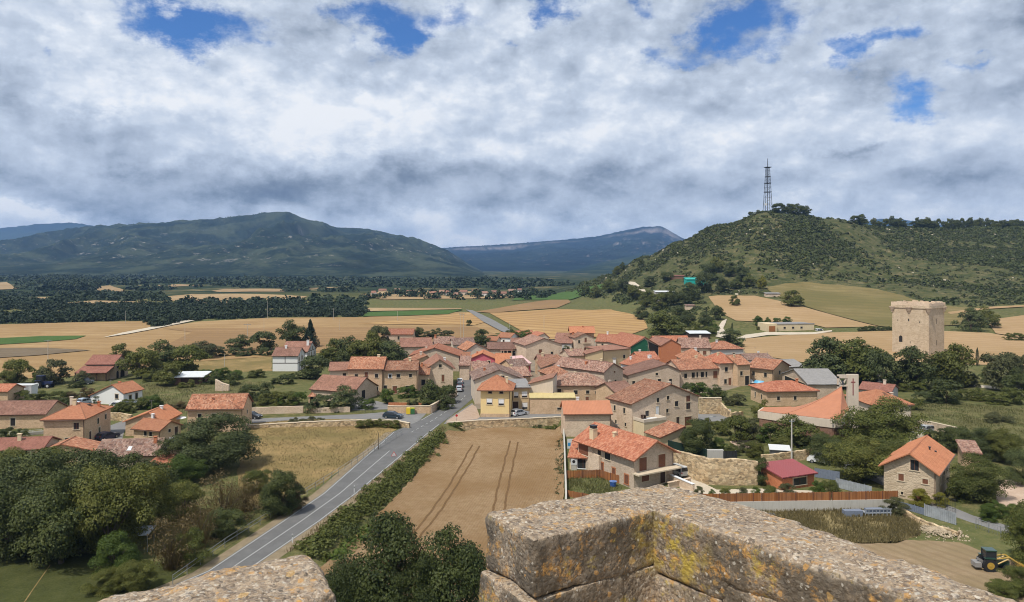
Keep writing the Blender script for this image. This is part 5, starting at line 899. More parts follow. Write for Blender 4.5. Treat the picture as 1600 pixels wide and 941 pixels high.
def crown(kind, lv, seed, hi):
    key = (kind, lv, seed, hi)
    if key not in BIG:
        if kind == 'conifer':
            rs = np.random.RandomState(seed); P, N = [], []
            for k in range(16):
                z = .06+.92*k/16; r = .5*(1-k/16.5)*rs.uniform(.85, 1.1)
                for b in range(9):
                    a = rs.uniform(0, 6.28); t = rs.rand(70, 1)**.6; pp = np.hstack([np.cos(a)*t*r, np.sin(a)*t*r, z-t*.05+.02*rs.normal(0, 1, (70, 1))])+rs.normal(0, .012, (70, 3)); P.append(pp); N.append(np.tile([math.cos(a)*.4, math.sin(a)*.4, .8], (70, 1)))
            V, Q = leafquads(np.concatenate(P), np.concatenate(N), .016, rs)
        elif kind == 'cypress':
            rs = np.random.RandomState(seed); t = rs.rand(2600); a = rs.uniform(0, 6.28, 2600); r = .5*np.sin(np.pi*np.clip(t*.9+.1, 0, 1))**.7*rs.uniform(.6, 1, 2600); V, Q = leafquads(np.column_stack([r*np.cos(a), r*np.sin(a), .03+t*.97]), np.column_stack([np.cos(a), np.sin(a), .4+0*a]), .02, rs)
        elif kind == 'bare':      # twiggy half-dry shrubs
            rs = np.random.RandomState(seed); V, Q = clump_tree(seed, 'bush', 40, 60, .011)
            Vs, Qs, n0 = [V], [Q], len(V)
            for k in range(260):
                a = rs.uniform(0, 6.28); d = rs.uniform(.05, .45); p = np.array([math.cos(a)*d*.3, math.sin(a)*d*.3, .0]); q = np.array([math.cos(a)*d, math.sin(a)*d, rs.uniform(.5, 1.0)]); s = np.cross(q-p, rs.normal(0, 1, 3)); s = s/np.linalg.norm(s)*.0025
                Vs.append(np.array([p-s, p+s, q+s*.4, q-s*.4])); Qs.append(np.arange(4)[None]+n0); n0 += 4
            V, Q = np.concatenate(Vs), np.concatenate(Qs)
        else: V, Q = clump_tree(seed, kind, *((50, 640, .0085) if hi else (36, 200, .0165)))
        BIG[key] = npmesh('crown', V, Q, LV[lv])
    return BIG[key]
TREES = 0
def tree(name, kind, lv, px, py, wpx, top, label, group=None, base=None, cat=None, D=None, X=None):
    """base pixel, crown width in pixels, pixel row of the top"""
    global TREES; TREES += 1; p = on(px, py) if base is None else at(px, py, base); w = wpx*p.y/F*1.08; h = max(.5, H-(top-HY)/F*p.y-p.z)
    if lv == 'oak': lv = ('oak', 'oak2', 'oak', 'oak3', 'oak2', 'oak')[int(px*7+w*31) % 6]
    t = thing(name, label, cat or ('bush' if kind in ('bush', 'bare') else 'tree'), p, TREES*2.4, group); s = TREES % 4
    me = crown(kind, lv, {'conifer': 3, 'cypress': 5}.get(kind, 10+(TREES % (3 if p.y < 130 else 4))), p.y < 135 and kind in ('round', 'tall', 'bush', 'open'))
    if kind == 'bush' and w > 1.5*h:
        n = min(5, int(round(w/h/.95))); rr = random.Random(TREES); cw = w/n*1.5
        for k in range(n):
            c = link('crown', crown(kind, lv, 10+(TREES+k) % 3, p.y < 135), t); hk = h*(1 if k == n//2 else rr.uniform(.65, 1)); wk = cw*rr.uniform(.8, 1.1); c.scale = (wk, wk, hk); c.rotation_euler.z = rr.uniform(0, 6); q = Matrix.Rotation(-TREES*2.4, 3, 'Z') @ Vector((-w/2+cw/3+(w-cw/1.5)*k/max(1, n-1), rr.uniform(-.3, .3)*cw, 0)); c.location = q
        return t
    c = link('crown' if cat != 'hedge' else 'foliage', me, t); c.scale = (w, w, h)
    if kind not in ('bush', 'bare') or h > 3: k = link('trunk', TR[s], t); k.scale = (w*.9, w*.9, h) if kind not in ('conifer', 'cypress') else (w*.3, w*.3, h*.6)
    return t
T = tree
# grove below the tower, west of the road
G = 'dark grove beside the lawn'
for px, py, w, top, lb in [(15,872,120,752,'dark broad tree at the outer edge of the grove beside the lawn'),(95,880,125,742,'dark broad tree with lowest branches brushing the lawn'),(172,872,112,735,'dark tree of the grove directly above the thin lawn path'),(228,838,86,728,'dark tree of the grove next to the small grey roof'),
    (-30,830,110,722,'grove tree cut off by the picture edge above the lawn'),(55,822,118,708,'grove tree standing in the middle of the dark canopy'),(135,818,118,706,'tall grove tree below the low brown-tiled shed'),(205,800,100,712,'grove tree below the red sheet roof'),(10,772,80,705,'small grove tree below the maroon-roofed outbuilding'),(70,770,78,702,'small grove tree below the old-tiled annex'),(245,790,60,735,'slim grove tree beside a gap of rubble'),(120,850,110,745,'rounded grove tree with shaded underside over the lawn')]:
    T('tree', 'round', 'dark' if px % 2 else 'oak', px, py, w, top, lb, G)
T('tree', 'round', 'oak', 333, 735, 118, 652, 'big round tree before the long stone house'); T('tree', 'round', 'fresh', 283, 760, 60, 712, 'light green small tree at the foot of the big round tree'); T('tree', 'round', 'dark', 285, 735, 60, 680, 'dark tree between the big round tree and the slab-roofed lean-to')
T('tree', 'tall', 'fresh', 182, 905, 68, 836, 'light green young tree at the corner of the lawn'); T('bush', 'bush', 'oak', 190, 925, 70, 880, 'low green bush below the light green young tree'); T('bush', 'bush', 'oak', 285, 812, 60, 756, 'green bush behind the brown dry shrubs')
for px, py, w, top, lb in [(350,822,80,738,'tall half-dry brown shrub above the roadside railing'),(310,858,72,782,'brown twiggy shrub beside the roadside railing'),(268,890,74,808,'brown twiggy shrub next to the light green tree'),(385,800,60,748,'thin brown shrub at the edge of the dry meadow')]: T('shrub', 'bare', 'brown', px, py, w, top, lb, 'half-dry shrubs by the railing')
T('bush', 'bush', 'oak', 300, 880, 56, 826, 'green bush between two brown shrubs by the railing'); T('bush', 'bush', 'dark', 350, 840, 55, 796, 'dark bush touching the roadside railing'); T('tree', 'tall', 'dark', 438, 804, 62, 736, 'dark pointed tree alone above the roadside railing'); T('bush', 'bush', 'brown', 463, 796, 28, 755, 'little brown bush beside the dark pointed tree')
T('bush', 'bush', 'oak', 400, 770, 40, 735, 'small bush at the lower corner of the dry meadow')
# below the battlement
T('tree', 'tall', 'deep', 596, 985, 132, 806, 'dark leafy tree rising beside the ripe wheat'); T('tree', 'tall', 'deep', 702, 990, 116, 830, 'dark leafy tree between the wheat and the battlement stone'); T('tree', 'tall', 'deep', 540, 1000, 70, 886, 'shorter dark tree in the gap of the battlement'); T('tree', 'round', 'deep', 655, 1010, 90, 875, 'low dark tree between the two leafy ones in the gap')
# village west
for a in [('round','oak',27,601,37,562,'round tree beside the blue tractor'),('round','olive',84,600,46,562,'grey-green olive-like tree behind the blue tractor'),('bush','olive',128,600,26,580,'grey shrub before the maroon-roofed farmhouse'),('bush','fresh',62,600,24,573,'light shrub between the round tree and the grey-green one'),('bush','oak',8,606,28,580,'bush at the picture edge by the round tree'),
    ('round','oak',190,574,36,538,'bushy tree touching the farmhouse roof'),('round','oak',222,592,52,545,'tree in front of the dense row beside the farmhouse'),('round','dark',262,578,58,533,'darkest tree of the dense row beside the farmhouse'),('round','oak',297,584,48,540,'end tree of the dense row near the meadow'),('round','oak',262,602,42,567,'spreading low tree with visible trunk by the open field shed'),('round','olive',318,560,40,534,'pale feathery tree beyond the dry meadow'),
    ('round','oak',372,548,34,524,'dark tree in the field hedge beyond the dry meadow'),('round','oak',410,548,38,519,'larger tree in the field hedge beyond the dry meadow'),('bush','oak',350,556,70,542,'long low bush bordering the dry meadow'),('bush','oak',415,556,56,543,'clipped bush line beside the timbered house'),
    ('round','dark',459,542,40,501,'large round dark holm oak behind the timbered house'),('round','oak',494,592,44,556,'round bright tree in front of the timbered house'),('round','oak',520,566,40,530,'tree between the timbered house and the stone row'),('round','dark',548,570,44,527,'dark tree behind the low pale annex'),('round','oak',575,572,50,520,'tall tree behind the balcony house'),('round','olive',592,545,34,510,'feathery tree beside the lone stone house'),
    ('round','oak',614,572,54,534,'round dense tree behind the row houses'),('round','dark',653,532,20,512,'dark tree at the corner of the lone stone house'),('bush','olive',684,530,42,513,'wide low tree beyond the far row'),('bush','dark',733,509.5,9,500,'lone bush out in the stubble field'),('round','dark',750,543,28,515,'round blue-green tree among the far orange roofs'),('bush','fresh',812,536,42,516,'leafy hedge trees behind the small white cottage'),('bush','dark',797,524,14,512,'small dark bush where the country road enters the village'),
    ('bush','fresh',345,592,64,574,'ivy mound growing over the ruined arch'),('bush','dark',331,600,28,583,'dark ivy hanging beside the ruined arch opening'),('bush','dark',366,602,22,582,'dark clump at the end of the ivy mound'),('bush','dark',403,624,48,597,'dark garden bush behind the roadside wall'),('bush','oak',430,634,56,612,'garden bush by the roadside wall'),('bush','fresh',455,632,40,612,'light vegetable patch bush behind the roadside wall'),('bush','dark',462,592,44,582,'clipped dark shrub below the timbered house'),
    ('bush','oak',519,641,62,604,'big rounded hedge before the old barn'),('bush','fresh',605,632,22,608,'bright green shrub by the iron gate'),('bush','fresh',637,622,30,603,'bright vine mound before the row house'),('bush','olive',645,636,18,624,'small olive shrub behind the recycling bins'),('round','dark',672,634,36,594,'dark garden tree before the gabled stone house'),('bush','dark',697,630,34,603,'dark garden bush against the street wall'),('bush','dark',682,640,40,618,'dark clipped bush on the street corner wall'),
    ('bush','oak',212,641,40,622,'hedge behind the white cottage car'),('bush','fresh',236,640,34,617,'yellowish hedge beside the white cottage'),('bush','oak',180,646,50,630,'dark hedge in front of the white cottage'),('bush','dark',156,630,16,617,'round topiary before the white cottage wall'),('bush','oak',60,628,70,610,'wild hedge behind the long low barn'),('bush','brown',125,624,36,606,'autumn-brown bush next to the white cottage'),('bush','dark',95,640,34,622,'dark ivy at the end of the long low barn'),('bush','dark',8,686,26,668,'dark bush under the long barn window'),('bush','oak',32,688,22,670,'bush at the foot of the long barn wall'),
    ('bush','olive',480,664,46,650,'scruffy bush hanging over the meadow wall'),('bush','oak',592,668,60,655,'bush line along the meadow wall by the dark car'),('bush','fresh',710,668,22,660,'tuft on the corner of the field wall'),('bush','dark',840,671,14,664,'small tuft at the foot of the field wall'),('bush','oak',866,673,26,663,'tuft at the field wall end')]: T('tree' if a[0] != 'bush' else 'bush', *a)
T('conifer_tree', 'conifer', 'conifer', 485, 543, 32, 497, 'tall dark conifer behind the timbered house')
# roadside hedge: one hedge of many sprays
def hedge(name, label, pts, wd, ht, lv, seed, dens=26):
    rs = np.random.RandomState(seed); P, N = [], []; pts = [Vector(p) for p in pts]
    for a, b in zip(pts, pts[1:]):
        L = (b-a).length
        for k in range(int(L*6)):
            c = a.lerp(b, rs.rand()); c = np.array(c)+np.array([rs.normal(0, wd*.28), rs.normal(0, wd*.2), 0]); c[2] = hgt(c[0], c[1]); r = rs.uniform(.45, 1.05); hh = ht*rs.uniform(.5, 1.15)
            m = int(dens*r*3.2); d = rs.normal(0, 1, (m, 3)); d /= np.linalg.norm(d, axis=1)[:, None]; d[:, 2] = np.abs(d[:, 2]); P.append(c+d*np.array([r, r, hh])*(.5+.5*rs.rand(m, 1)**.5)); N.append(d+np.array([0, 0, .4]))
    V, Q = leafquads(np.concatenate(P), np.concatenate(N), .13, rs); o = link(name, npmesh(name, V, Q, LV[lv])); tag(o, label, 'hedge'); return o
hedge('hedge', 'thick green hedge running between the main road and the wheat', [at(486,872,-1), at(524,836,-1), at(580,790,-1), at(628,745,-1), at(663,709,-.8), at(692,684,-.7)], 2.7, 1.15, 'oak', 1, 30)
hedge('hedge', 'pale flowering bramble strip below the thick roadside hedge', [at(520,880,-1.5), at(555,850,-1.5), at(590,822,-1.5)], 2.2, .9, 'fresh', 2, 16)
hedge('hedge', 'thin dry grass hedge along the field wall of the orange-fenced house', [at(874,690,-1.4), at(875,720,-1.4), at(876,775,-1.4)], .9, .5, 'olive', 3, 12)
# east gardens, church trees, castle trees
for a in [('bush','oak',1070,622,34,598,'garden shrubs below the pale row house'),('bush','fresh',1096,626,36,598,'lighter garden shrub beside the pale row house'),('bush','dark',1122,624,30,602,'dark garden shrub below the white side gable'),('bush','olive',1148,634,26,616,'dry weeds in the walled garden'),('round','dark',1090,709,56,656,'dense dark round tree inside the dark green garden fence'),('bush','oak',1108,678,52,655,'clipped hedge behind the dense dark round tree'),
    ('bush','oak',1190,659,30,625,'small round bush before the long stone house'),('round','oak',1151,690,38,651,'garden tree with dark underside near the asphalt lane'),('round','olive',1178,690,30,655,'reddish olive shrub tree in the terraced garden'),('bush','fresh',1204,692,36,662,'light shrub amid the terraced garden'),('round','oak',1246,696,64,650,'broad bright tree before the church wall'),('bush','oak',1182,716,32,690,'bush behind the white-roofed hutch'),('bush','dark',1190,756,34,716,'dark bush beside the wine-red roofed hut'),('bush','dark',1290,724,50,680,'dark bushy trees behind the white van'),
    ('round','oak',1372,704,104,624,'large tree before the church and bell tower'),('round','oak',1345,752,88,684,'spreading tree beside the lane and ochre house'),('round','oak',1396,742,70,688,'tree close behind the ochre house gable'),('bush','fresh',1396,700,34,676,'light green crown amid the church trees'),('bush','oak',1522,780,86,712,'big dense bush against the ochre house side'),('round','dark',1498,706,44,668,'dark tree beside the hedge of the eastern meadow'),('round','oak',1530,716,50,670,'bushy tree behind the ochre house'),('round','oak',1568,722,54,672,'bushy tree above the pink bare yard'),('round','oak',1597,758,44,704,'tree at the picture edge above the pink bare yard'),('bush','dark',1466,690,30,668,'hedge bush beside the parked grey car'),
    ('tall','oak',1600,884,60,788,'tree at the picture edge beside the yellow digger'),('bush','oak',1580,935,70,893,'low bush below the yellow digger'),('bush','fresh',1560,812,60,786,'low green creeper on the lane bank'),('bush','olive',1400,806,36,778,'weedy bush at the end of the board fence'),
    ('round','oak',1286,604,72,528,'big oak beside the grey barn'),('round','oak',1340,606,84,532,'widest oak between grey barn and castle keep'),('round','dark',1322,600,50,545,'dark oak in the middle of the castle oaks'),('round','oak',1370,612,48,550,'oak next to the castle keep foot'),('round','dark',1432,608,64,544,'oak with a clear trunk before the castle keep'),('round','oak',1492,606,66,540,'large oak right of the castle keep'.replace('right of', 'touching the corner of')),('round','dark',1468,604,40,556,'dark oak crowded between two castle oaks'),('round','olive',1566,610,54,552,'pale olive tree beside the dirt track'),('round','olive',1598,606,44,556,'pale tree at the picture edge by the dirt track'),('bush','dark',1543,597,30,574,'dark bush by the dirt track'),('round','dark',1588,622,40,576,'dark small tree in front of the pale olive tree'),
    ('bush','dark',1478,630,44,594,'dense dark bush on the meadow bank'),('bush','oak',1455,630,34,610,'round bush on the meadow bank'),('bush','oak',1524,626,46,606,'long bramble bush on the meadow bank'),('bush','oak',1565,630,50,606,'bramble bush on the meadow bank by the dirt track'),('bush','olive',1519,606,30,586,'grey bare-branched shrub behind the meadow bank'),('bush','olive',1402,600,22,575,'thin shrub beside the bell tower oaks'),
    ('round','oak',1034,528,60,487,'very large dark oak at the hill foot behind the great barn'),('bush','fresh',1115,522,18,502,'bright bush by the pale track'),('bush','oak',1085,524,50,503,'bushes behind the shed with white roof edge'),('bush','oak',1145,542,36,514,'bush where the pale track meets the village'),('bush','oak',945,560,30,546,'garden bush beside the great barn gable'),('bush','oak',884,560,18,540,'garden bush beside the blank stone gable'),('bush','oak',897,546,10,536,'small bush between two stone houses'),
    ('round','oak',1237,479,30,454,'lone round tree between two hill fields'),('round','fresh',1184,509,17,494,'light round tree near the cream farm building'),('round','fresh',1200,508,10,496,'slim tree near the cream farm building'),('round','fresh',1214,507,12,497,'second slim tree behind the cream farm building roof'),('round','fresh',1230,506,14,495,'leafy tree above the cream farm building roof'),('bush','oak',1190,515,16,508,'dark bush at the end bay of the cream farm building'),('round','yellow',1190,452,16,432,'yellow-green tree at the top of the hill field'),
    ('bush','dark',1358,517,34,509,'dark hedge clump beside the castle field'),('bush','dark',1385,517,24,510,'hedge clump nearest the castle keep'),('bush','oak',1518,518,40,482,'scrubby thicket between two hill fields'),('bush','oak',1544,512,40,480,'upper thicket between two hill fields'),('bush','oak',1592,533,34,521,'bush at the edge of the eastern stubble')]: T('tree' if a[0] != 'bush' else 'bush', *a)
for a in [('bush','fresh',1122,704,26,684,'garden shrub above the middle of the rubble terrace wall'),('bush','oak',1143,712,24,694,'shrub behind the black panel fence on the terrace'),('bush','olive',1164,708,26,690,'dry shrub in the middle of the terraced garden'),('bush','oak',1222,706,30,684,'leafy shrub above the white-roofed hutch'),('bush','dark',1262,702,26,682,'dark shrub below the church wall'),('bush','oak',1300,700,28,680,'shrub between the church and the white van'),('bush','olive',1150,664,22,650,'pale shrub beside the asphalt lane'),('bush','oak',1128,668,20,654,'clipped shrub at the lane corner'),
    ('bush','oak',250,655,30,640,'bush on the slope above the little cottages'),('bush','brown',275,640,24,628,'dry bush in the meadow behind the white cottage'),('bush','oak',400,590,26,577,'bush at the ivy mound end of the dry meadow'),('bush','dark',440,600,30,586,'dark shrub in the garden below the timbered house'),('bush','olive',380,640,30,624,'pale shrub at the bend of the side road'),('bush','oak',290,606,22,594,'bush beside the open field shed'),('bush','fresh',570,640,24,624,'shrub growing in the yard of the old barn'),('bush','oak',240,596,26,582,'low bush among the trees by the farmhouse'),('bush','dark',120,606,20,594,'small dark bush by the off-road car'),
    ('bush','oak',1420,640,30,622,'bush at the meadow corner by the orange-roofed church house'),('bush','olive',1560,660,40,645,'dry bramble in the eastern meadow'),('bush','oak',1420,612,34,596,'shrub beneath the clear-trunk castle oak'),('bush','dark',1380,608,30,590,'dark shrub beneath the oak next to the keep')]: T('bush', *a)
T('cypress_tree', 'cypress', 'conifer', 1527, 572, 5, 543, 'slim lone cypress beside the stubble near the keep'); T('cypress_tree', 'cypress', 'conifer', 1144, 519, 3.2, 504, 'tiny cypress beside the pale track')
# trees one can tell apart on the hill
SKL = [(x, 352-(4 if 1370 < x < 1420 else 2), 7+(x*13 % 9), 352-(6+(x*29 % 7))) for x in (1330,1342,1372,1405,1428,1434,1448,1453,1467,1481,1488,1493,1503,1518,1531,1545,1549,1562,1570,1577,1584,1597)]
HG = 'dark trees standing out on the scrubby hill'; R = random.Random(4)
for px, py, w, top in [(1217,329,20,318),(1232,331,22,319),(1246,332,22,319),(1258,333,16,322),(1336,346,14,337),(1348,345,16,335),(1365,347,9,341),(1396,349,17,338),(1384,349,9,342),(1412,351,10,345),(1440,352,20,343),(1460,353,14,345),(1475,353,8,346),(1498,353,12,344),(1512,353,14,344),(1525,353,12,344),(1537,354,6,346),(1555,353,15,346),(1590,351,14,343),(1608,351,14,344),(1173,337,8,331),(1185,334,7,328),(1105,363,6,354),
    (1120,425,26,402),(1108,440,24,412),(1140,432,22,410),(1158,440,24,414),(1170,448,20,428),(1100,458,26,428),(1080,470,30,442),(1072,478,24,455),(1050,478,26,450),(1030,484,28,458),(1010,480,26,455),(1128,456,22,434),(1150,452,18,436),(992,470,24,446),(975,460,22,436),(952,458,20,436),(930,466,18,446),(915,462,14,448),(1002,500,22,480),(1060,500,24,478),(1075,510,26,486),(1042,440,20,425),(1016,448,18,432),(965,430,14,416),(972,424,10,410),(1000,416,10,404),(1148,478,16,462),(1120,500,22,478),(1105,512,26,490)]+SKL:
    T('hill_tree', 'round', 'dark' if R.random() < .6 else 'oak', px, py, w, top, 'dark tree standing out on the scrubby hillside', HG, cat='tree')
# ---- masses nobody could count
def mass(name, label, spots, lv, per, size, seed, flat=.8):
    rs = np.random.RandomState(seed); A = np.array(spots); P, N = [], []      # x, y, z, radius, height
    for x, y, z, r, h in A:
        d = rs.normal(0, 1, (per, 3)); d /= np.linalg.norm(d, axis=1)[:, None]; d[:, 2] = np.abs(d[:, 2])*1.0; P.append(np.array([x, y, z-.1*h])+d*np.array([r, r, h])*(.7+.3*rs.rand(per, 1))); N.append(d+np.array([0, 0, .3]))
    P = np.concatenate(P); n = len(P); s = np.repeat(A[:, 3], per)[:, None]*size
    V, Q = leafquads(P, np.concatenate(N), s, rs, .5); o = link(name, npmesh(name, V, Q, LV[lv])); o['kind'] = 'stuff'; o['label'] = label; return o
def inpoly(P, x, y):
    r = np.zeros(len(x), bool); n = len(P)
    for i in range(n):
        (x1, y1), (x2, y2) = P[i], P[(i+1) % n]; c = ((y1 > y) != (y2 > y)) & (x < (x2-x1)*(y-y1)/(y2-y1+1e-12)+x1); r ^= c
    return r
rs = np.random.RandomState(12); S = []; N_ = 130000
px = rs.uniform(870, 1760, N_); D = rs.uniform(380, 900, N_); Xh, Yh = (px-CX)/F*D, D; Zh = hgt(Xh, Yh); pyh = HY+F*(H-Zh)/D
ok = (Zh > 4) & (rs.rand(N_) < np.clip(.60+2.0*fbm(Xh/48, Yh/48, 0, 4, 77), .06, 1)*np.clip((D-380)/300, .25, 1.0))
for fp in ([(1100,461),(1185,460),(1235,472),(1300,490),(1380,515),(1120,520),(1105,485)], [(1185,448),(1225,442),(1262,439),(1310,444),(1375,451),(1440,470),(1520,481),(1660,470),(1660,498),(1505,512),(1300,520)], [(1540,508),(1600,490),(1740,490),(1740,560),(1540,545)], [(970,440),(990,438),(1015,452),(1010,460),(980,455)], [(1150,500),(1300,500),(1300,540),(1150,540)]): ok &= ~inpoly(fp, px, pyh)
i = np.nonzero(ok)[0][:24000]; sz = .55+2.3*rs.rand(len(i))**3.2+np.clip(fbm(Xh[i]/70, Yh[i]/70, 0, 3, 5), 0, 1)*1.5
sp = np.column_stack([Xh[i], Yh[i], Zh[i], sz, sz*.85]); k = sz > 2.0
mass('scrub', 'low olive-green scrub covering the hillside', sp[~k], 'scrub', 20, .36, 1); mass('scrub', 'darker holm oak scrub patches on the hillside', sp[k], 'dark', 34, .27, 2)
m = MB(); rr = random.Random(9)       # pale rocks
for j in range(900):
    q = i[rr.randrange(len(i))]; x, y, z = Xh[q]+rr.uniform(-3, 3), Yh[q]+rr.uniform(-3, 3), 0; pp = HY+F*(H-Zh[q])/y
    if fbm(x/40, y/40, 0, 3, 21) < .12 and not (385 < pp < 402 and rr.random() < .5): continue
    s = rr.uniform(.4, 1.5); z = float(hgt(x, y)); M1 = Matrix.Translation((x, y, z)) @ Matrix.Rotation(rr.uniform(0, 3), 4, 'Z') @ Matrix.Rotation(rr.uniform(-.4, .4), 4, 'X'); m.box(-s, s, -s*.6, s*.6, -s*.4, s*rr.uniform(.3, .8), 0, M1, .3)
o = m.build('rocks', plain('limestone', (.50,.43,.32), .95, var=.3, scale=1)); o['kind'] = 'stuff'; o['label'] = 'pale limestone rocks scattered on the hillside'
def woods(polys, spacing, r, h, seed, holes=()):
    rs = np.random.RandomState(seed); out = []
    for P in polys:
        W2 = [on(*q) for q in P]; PP = [(w.x, w.y) for w in W2]; x0, x1 = min(p[0] for p in PP), max(p[0] for p in PP); y0, y1 = min(p[1] for p in PP), max(p[1] for p in PP); n = int((x1-x0)*(y1-y0)/spacing**2)
        x, y = rs.uniform(x0, x1, n), rs.uniform(y0, y1, n); k = inpoly(PP, x, y); x, y = x[k], y[k]
        for q in holes: k = ~inpoly(q, CX+F*x/y, HY+F*(H-hgt(x, y))/y); x, y = x[k], y[k]
        s = rs.uniform(.7, 1.25, len(x)); out.append(np.column_stack([x, y, hgt(x, y), r*s, h*s*rs.uniform(.85, 1.15, len(x))]))
    return np.concatenate(out)
hol = [[(-60,485.5),(60,484),(136,484.5),(136,488.5),(60,492),(-60,496)], [(350,484.5),(430,482.5),(508,482.5),(508,486),(440,489.5),(350,489)], [(90,475),(150,470),(250,473),(250,478),(130,478)], [(305,471),(365,470.5),(365,477),(315,478.5)]]
mass('woodland', 'dark holm oak wood behind the stubble fields', woods([[(-200,508),(60,505.5),(120,503.5),(180,502),(230,501),(236,513),(262,510),(286,503),(330,500),(420,496.5),(566,495.5),(574,488),(560,480),(420,479),(330,480),(240,478),(100,479),(-200,479)]], 4.4, 3.3, 4.6, 3, hol), 'wood', 80, .17, 5)
mass('woodland', 'dark woods in the valley middle distance', woods([[(-300,478),(90,474),(240,470),(330,478),(570,480),(560,468),(470,465),(400,468),(290,468),(200,460),(60,460),(-300,462)], [(560,470),(700,468),(800,469),(850,466),(870,459),(700,462),(580,466)]], 9.0, 5.4, 5.5, 4, [[(255,464),(485,462),(482,472),(262,473)], [(590,463),(840,462),(840,472),(590,472)]]+hol[2:3]+[[(0,465),(60,463),(115,464),(115,468),(60,470),(0,469)]]), 'wood', 50, .20, 6)
mass('woodland', 'far dark woods along the mountain foot', woods([[(-300,452),(60,456),(140,448),(230,456),(330,448),(560,456),(570,449),(860,452),(900,444),(820,437),(600,438),(300,436),(120,430),(-300,432)]], 24, 10, 8, 7, [[(475,449),(530,447),(566,449),(566,452),(512,455),(475,453)], [(208,445),(280,442.5),(326,444),(326,447.5),(262,451),(208,449)], [(135,446),(200,446),(202,459),(150,459)], [(325,450),(448,450),(448,460),(330,459)], [(-60,440),(32,440),(32,453),(-60,457)], [(555,454),(700,453),(815,458),(815,467),(560,467)]]), 'wood', 30, .24, 8)
mass('woodland', 'loose dark trees between the houses of the next village', woods([[(560,469),(830,469),(835,458),(700,460),(570,461)]], 17, 5.0, 6.5, 14), 'wood', 44, .22, 10)
mass('woodland', 'wooded knoll rising over the valley', woods([[(60,448),(100,455),(150,456),(155,447),(120,436),(80,436)]], 10, 6, 13, 9), 'wood', 50, .2, 9)
# weeds and tall grass
def tufts(name, label, poly, n, h, col, seed):
    rs = np.random.RandomState(seed); W2 = [on(*q) for q in poly]; PP = [(w.x, w.y) for w in W2]; x, y = rs.uniform(min(p[0] for p in PP), max(p[0] for p in PP), n), rs.uniform(min(p[1] for p in PP), max(p[1] for p in PP), n); k = inpoly(PP, x, y) & (rs.rand(n) < np.clip(.6+fbm(x/3, y/3, 0, 3, seed), 0.1, 1)); x, y = x[k], y[k]; z = hgt(x, y); n = len(x)
    a = rs.uniform(0, 6.28, n); hh = h*rs.uniform(.5, 1.3, n); w = .05; t = rs.normal(0, .25, (n, 2))*hh[:, None]
    V = np.stack([np.column_stack([x-np.cos(a)*w, y-np.sin(a)*w, z-.02]), np.column_stack([x+np.cos(a)*w, y+np.sin(a)*w, z-.02]), np.column_stack([x+np.cos(a)*w*.4+t[:, 0], y+np.sin(a)*w*.4+t[:, 1], z+hh]), np.column_stack([x-np.cos(a)*w*.4+t[:, 0], y-np.sin(a)*w*.4+t[:, 1], z+hh])], 1).reshape(-1, 3)
    o = link(name, npmesh(name, V, np.arange(4*n).reshape(n, 4), col)); o['kind'] = 'stuff'; o['label'] = label
GD = leaf('grass_dry', (.12,.09,.04), (.21,.155,.07), (.31,.235,.12), .3); GW = leaf('grass_weedy', (.10,.085,.03), (.19,.155,.065), (.29,.235,.115), .3); GG = leaf('grass_mixed', (.06,.075,.02), (.11,.12,.04), (.20,.18,.075), .3)
tufts('grass', 'tall seeding grass in the weedy plot', [(1185,798),(1400,800),(1440,812),(1438,838),(1400,850),(1320,850),(1250,830),(1190,815)], 22000, .42, GW, 1); tufts('grass', 'dry grass in the roadside meadow', [(395,662),(470,655),(612,662),(626,666),(560,716),(500,760),(420,800),(385,790),(370,740)], 22000, .20, GD, 2)
tufts('grass', 'green grass of the eastern meadow', [(1424,632),(1470,628),(1560,636),(1640,640),(1640,700),(1590,690),(1500,668),(1440,652)], 26000, .3, GG, 3); tufts('grass', 'rough grass inside the orange board fence', [(889,748),(925,741),(975,762),(960,775),(889,778)], 5000, .3, GG, 4); tufts('grass', 'grass of the meadow behind the white cottage', [(212,600),(300,598),(420,597),(400,640),(300,650),(215,640)], 22000, .3, GG, 5)
tufts('grass', 'dry verge grass along the roadside hedge', [(440,868),(500,818),(600,738),(690,668),(700,672),(640,715),(560,785),(470,862)], 14000, .4, GD, 6)
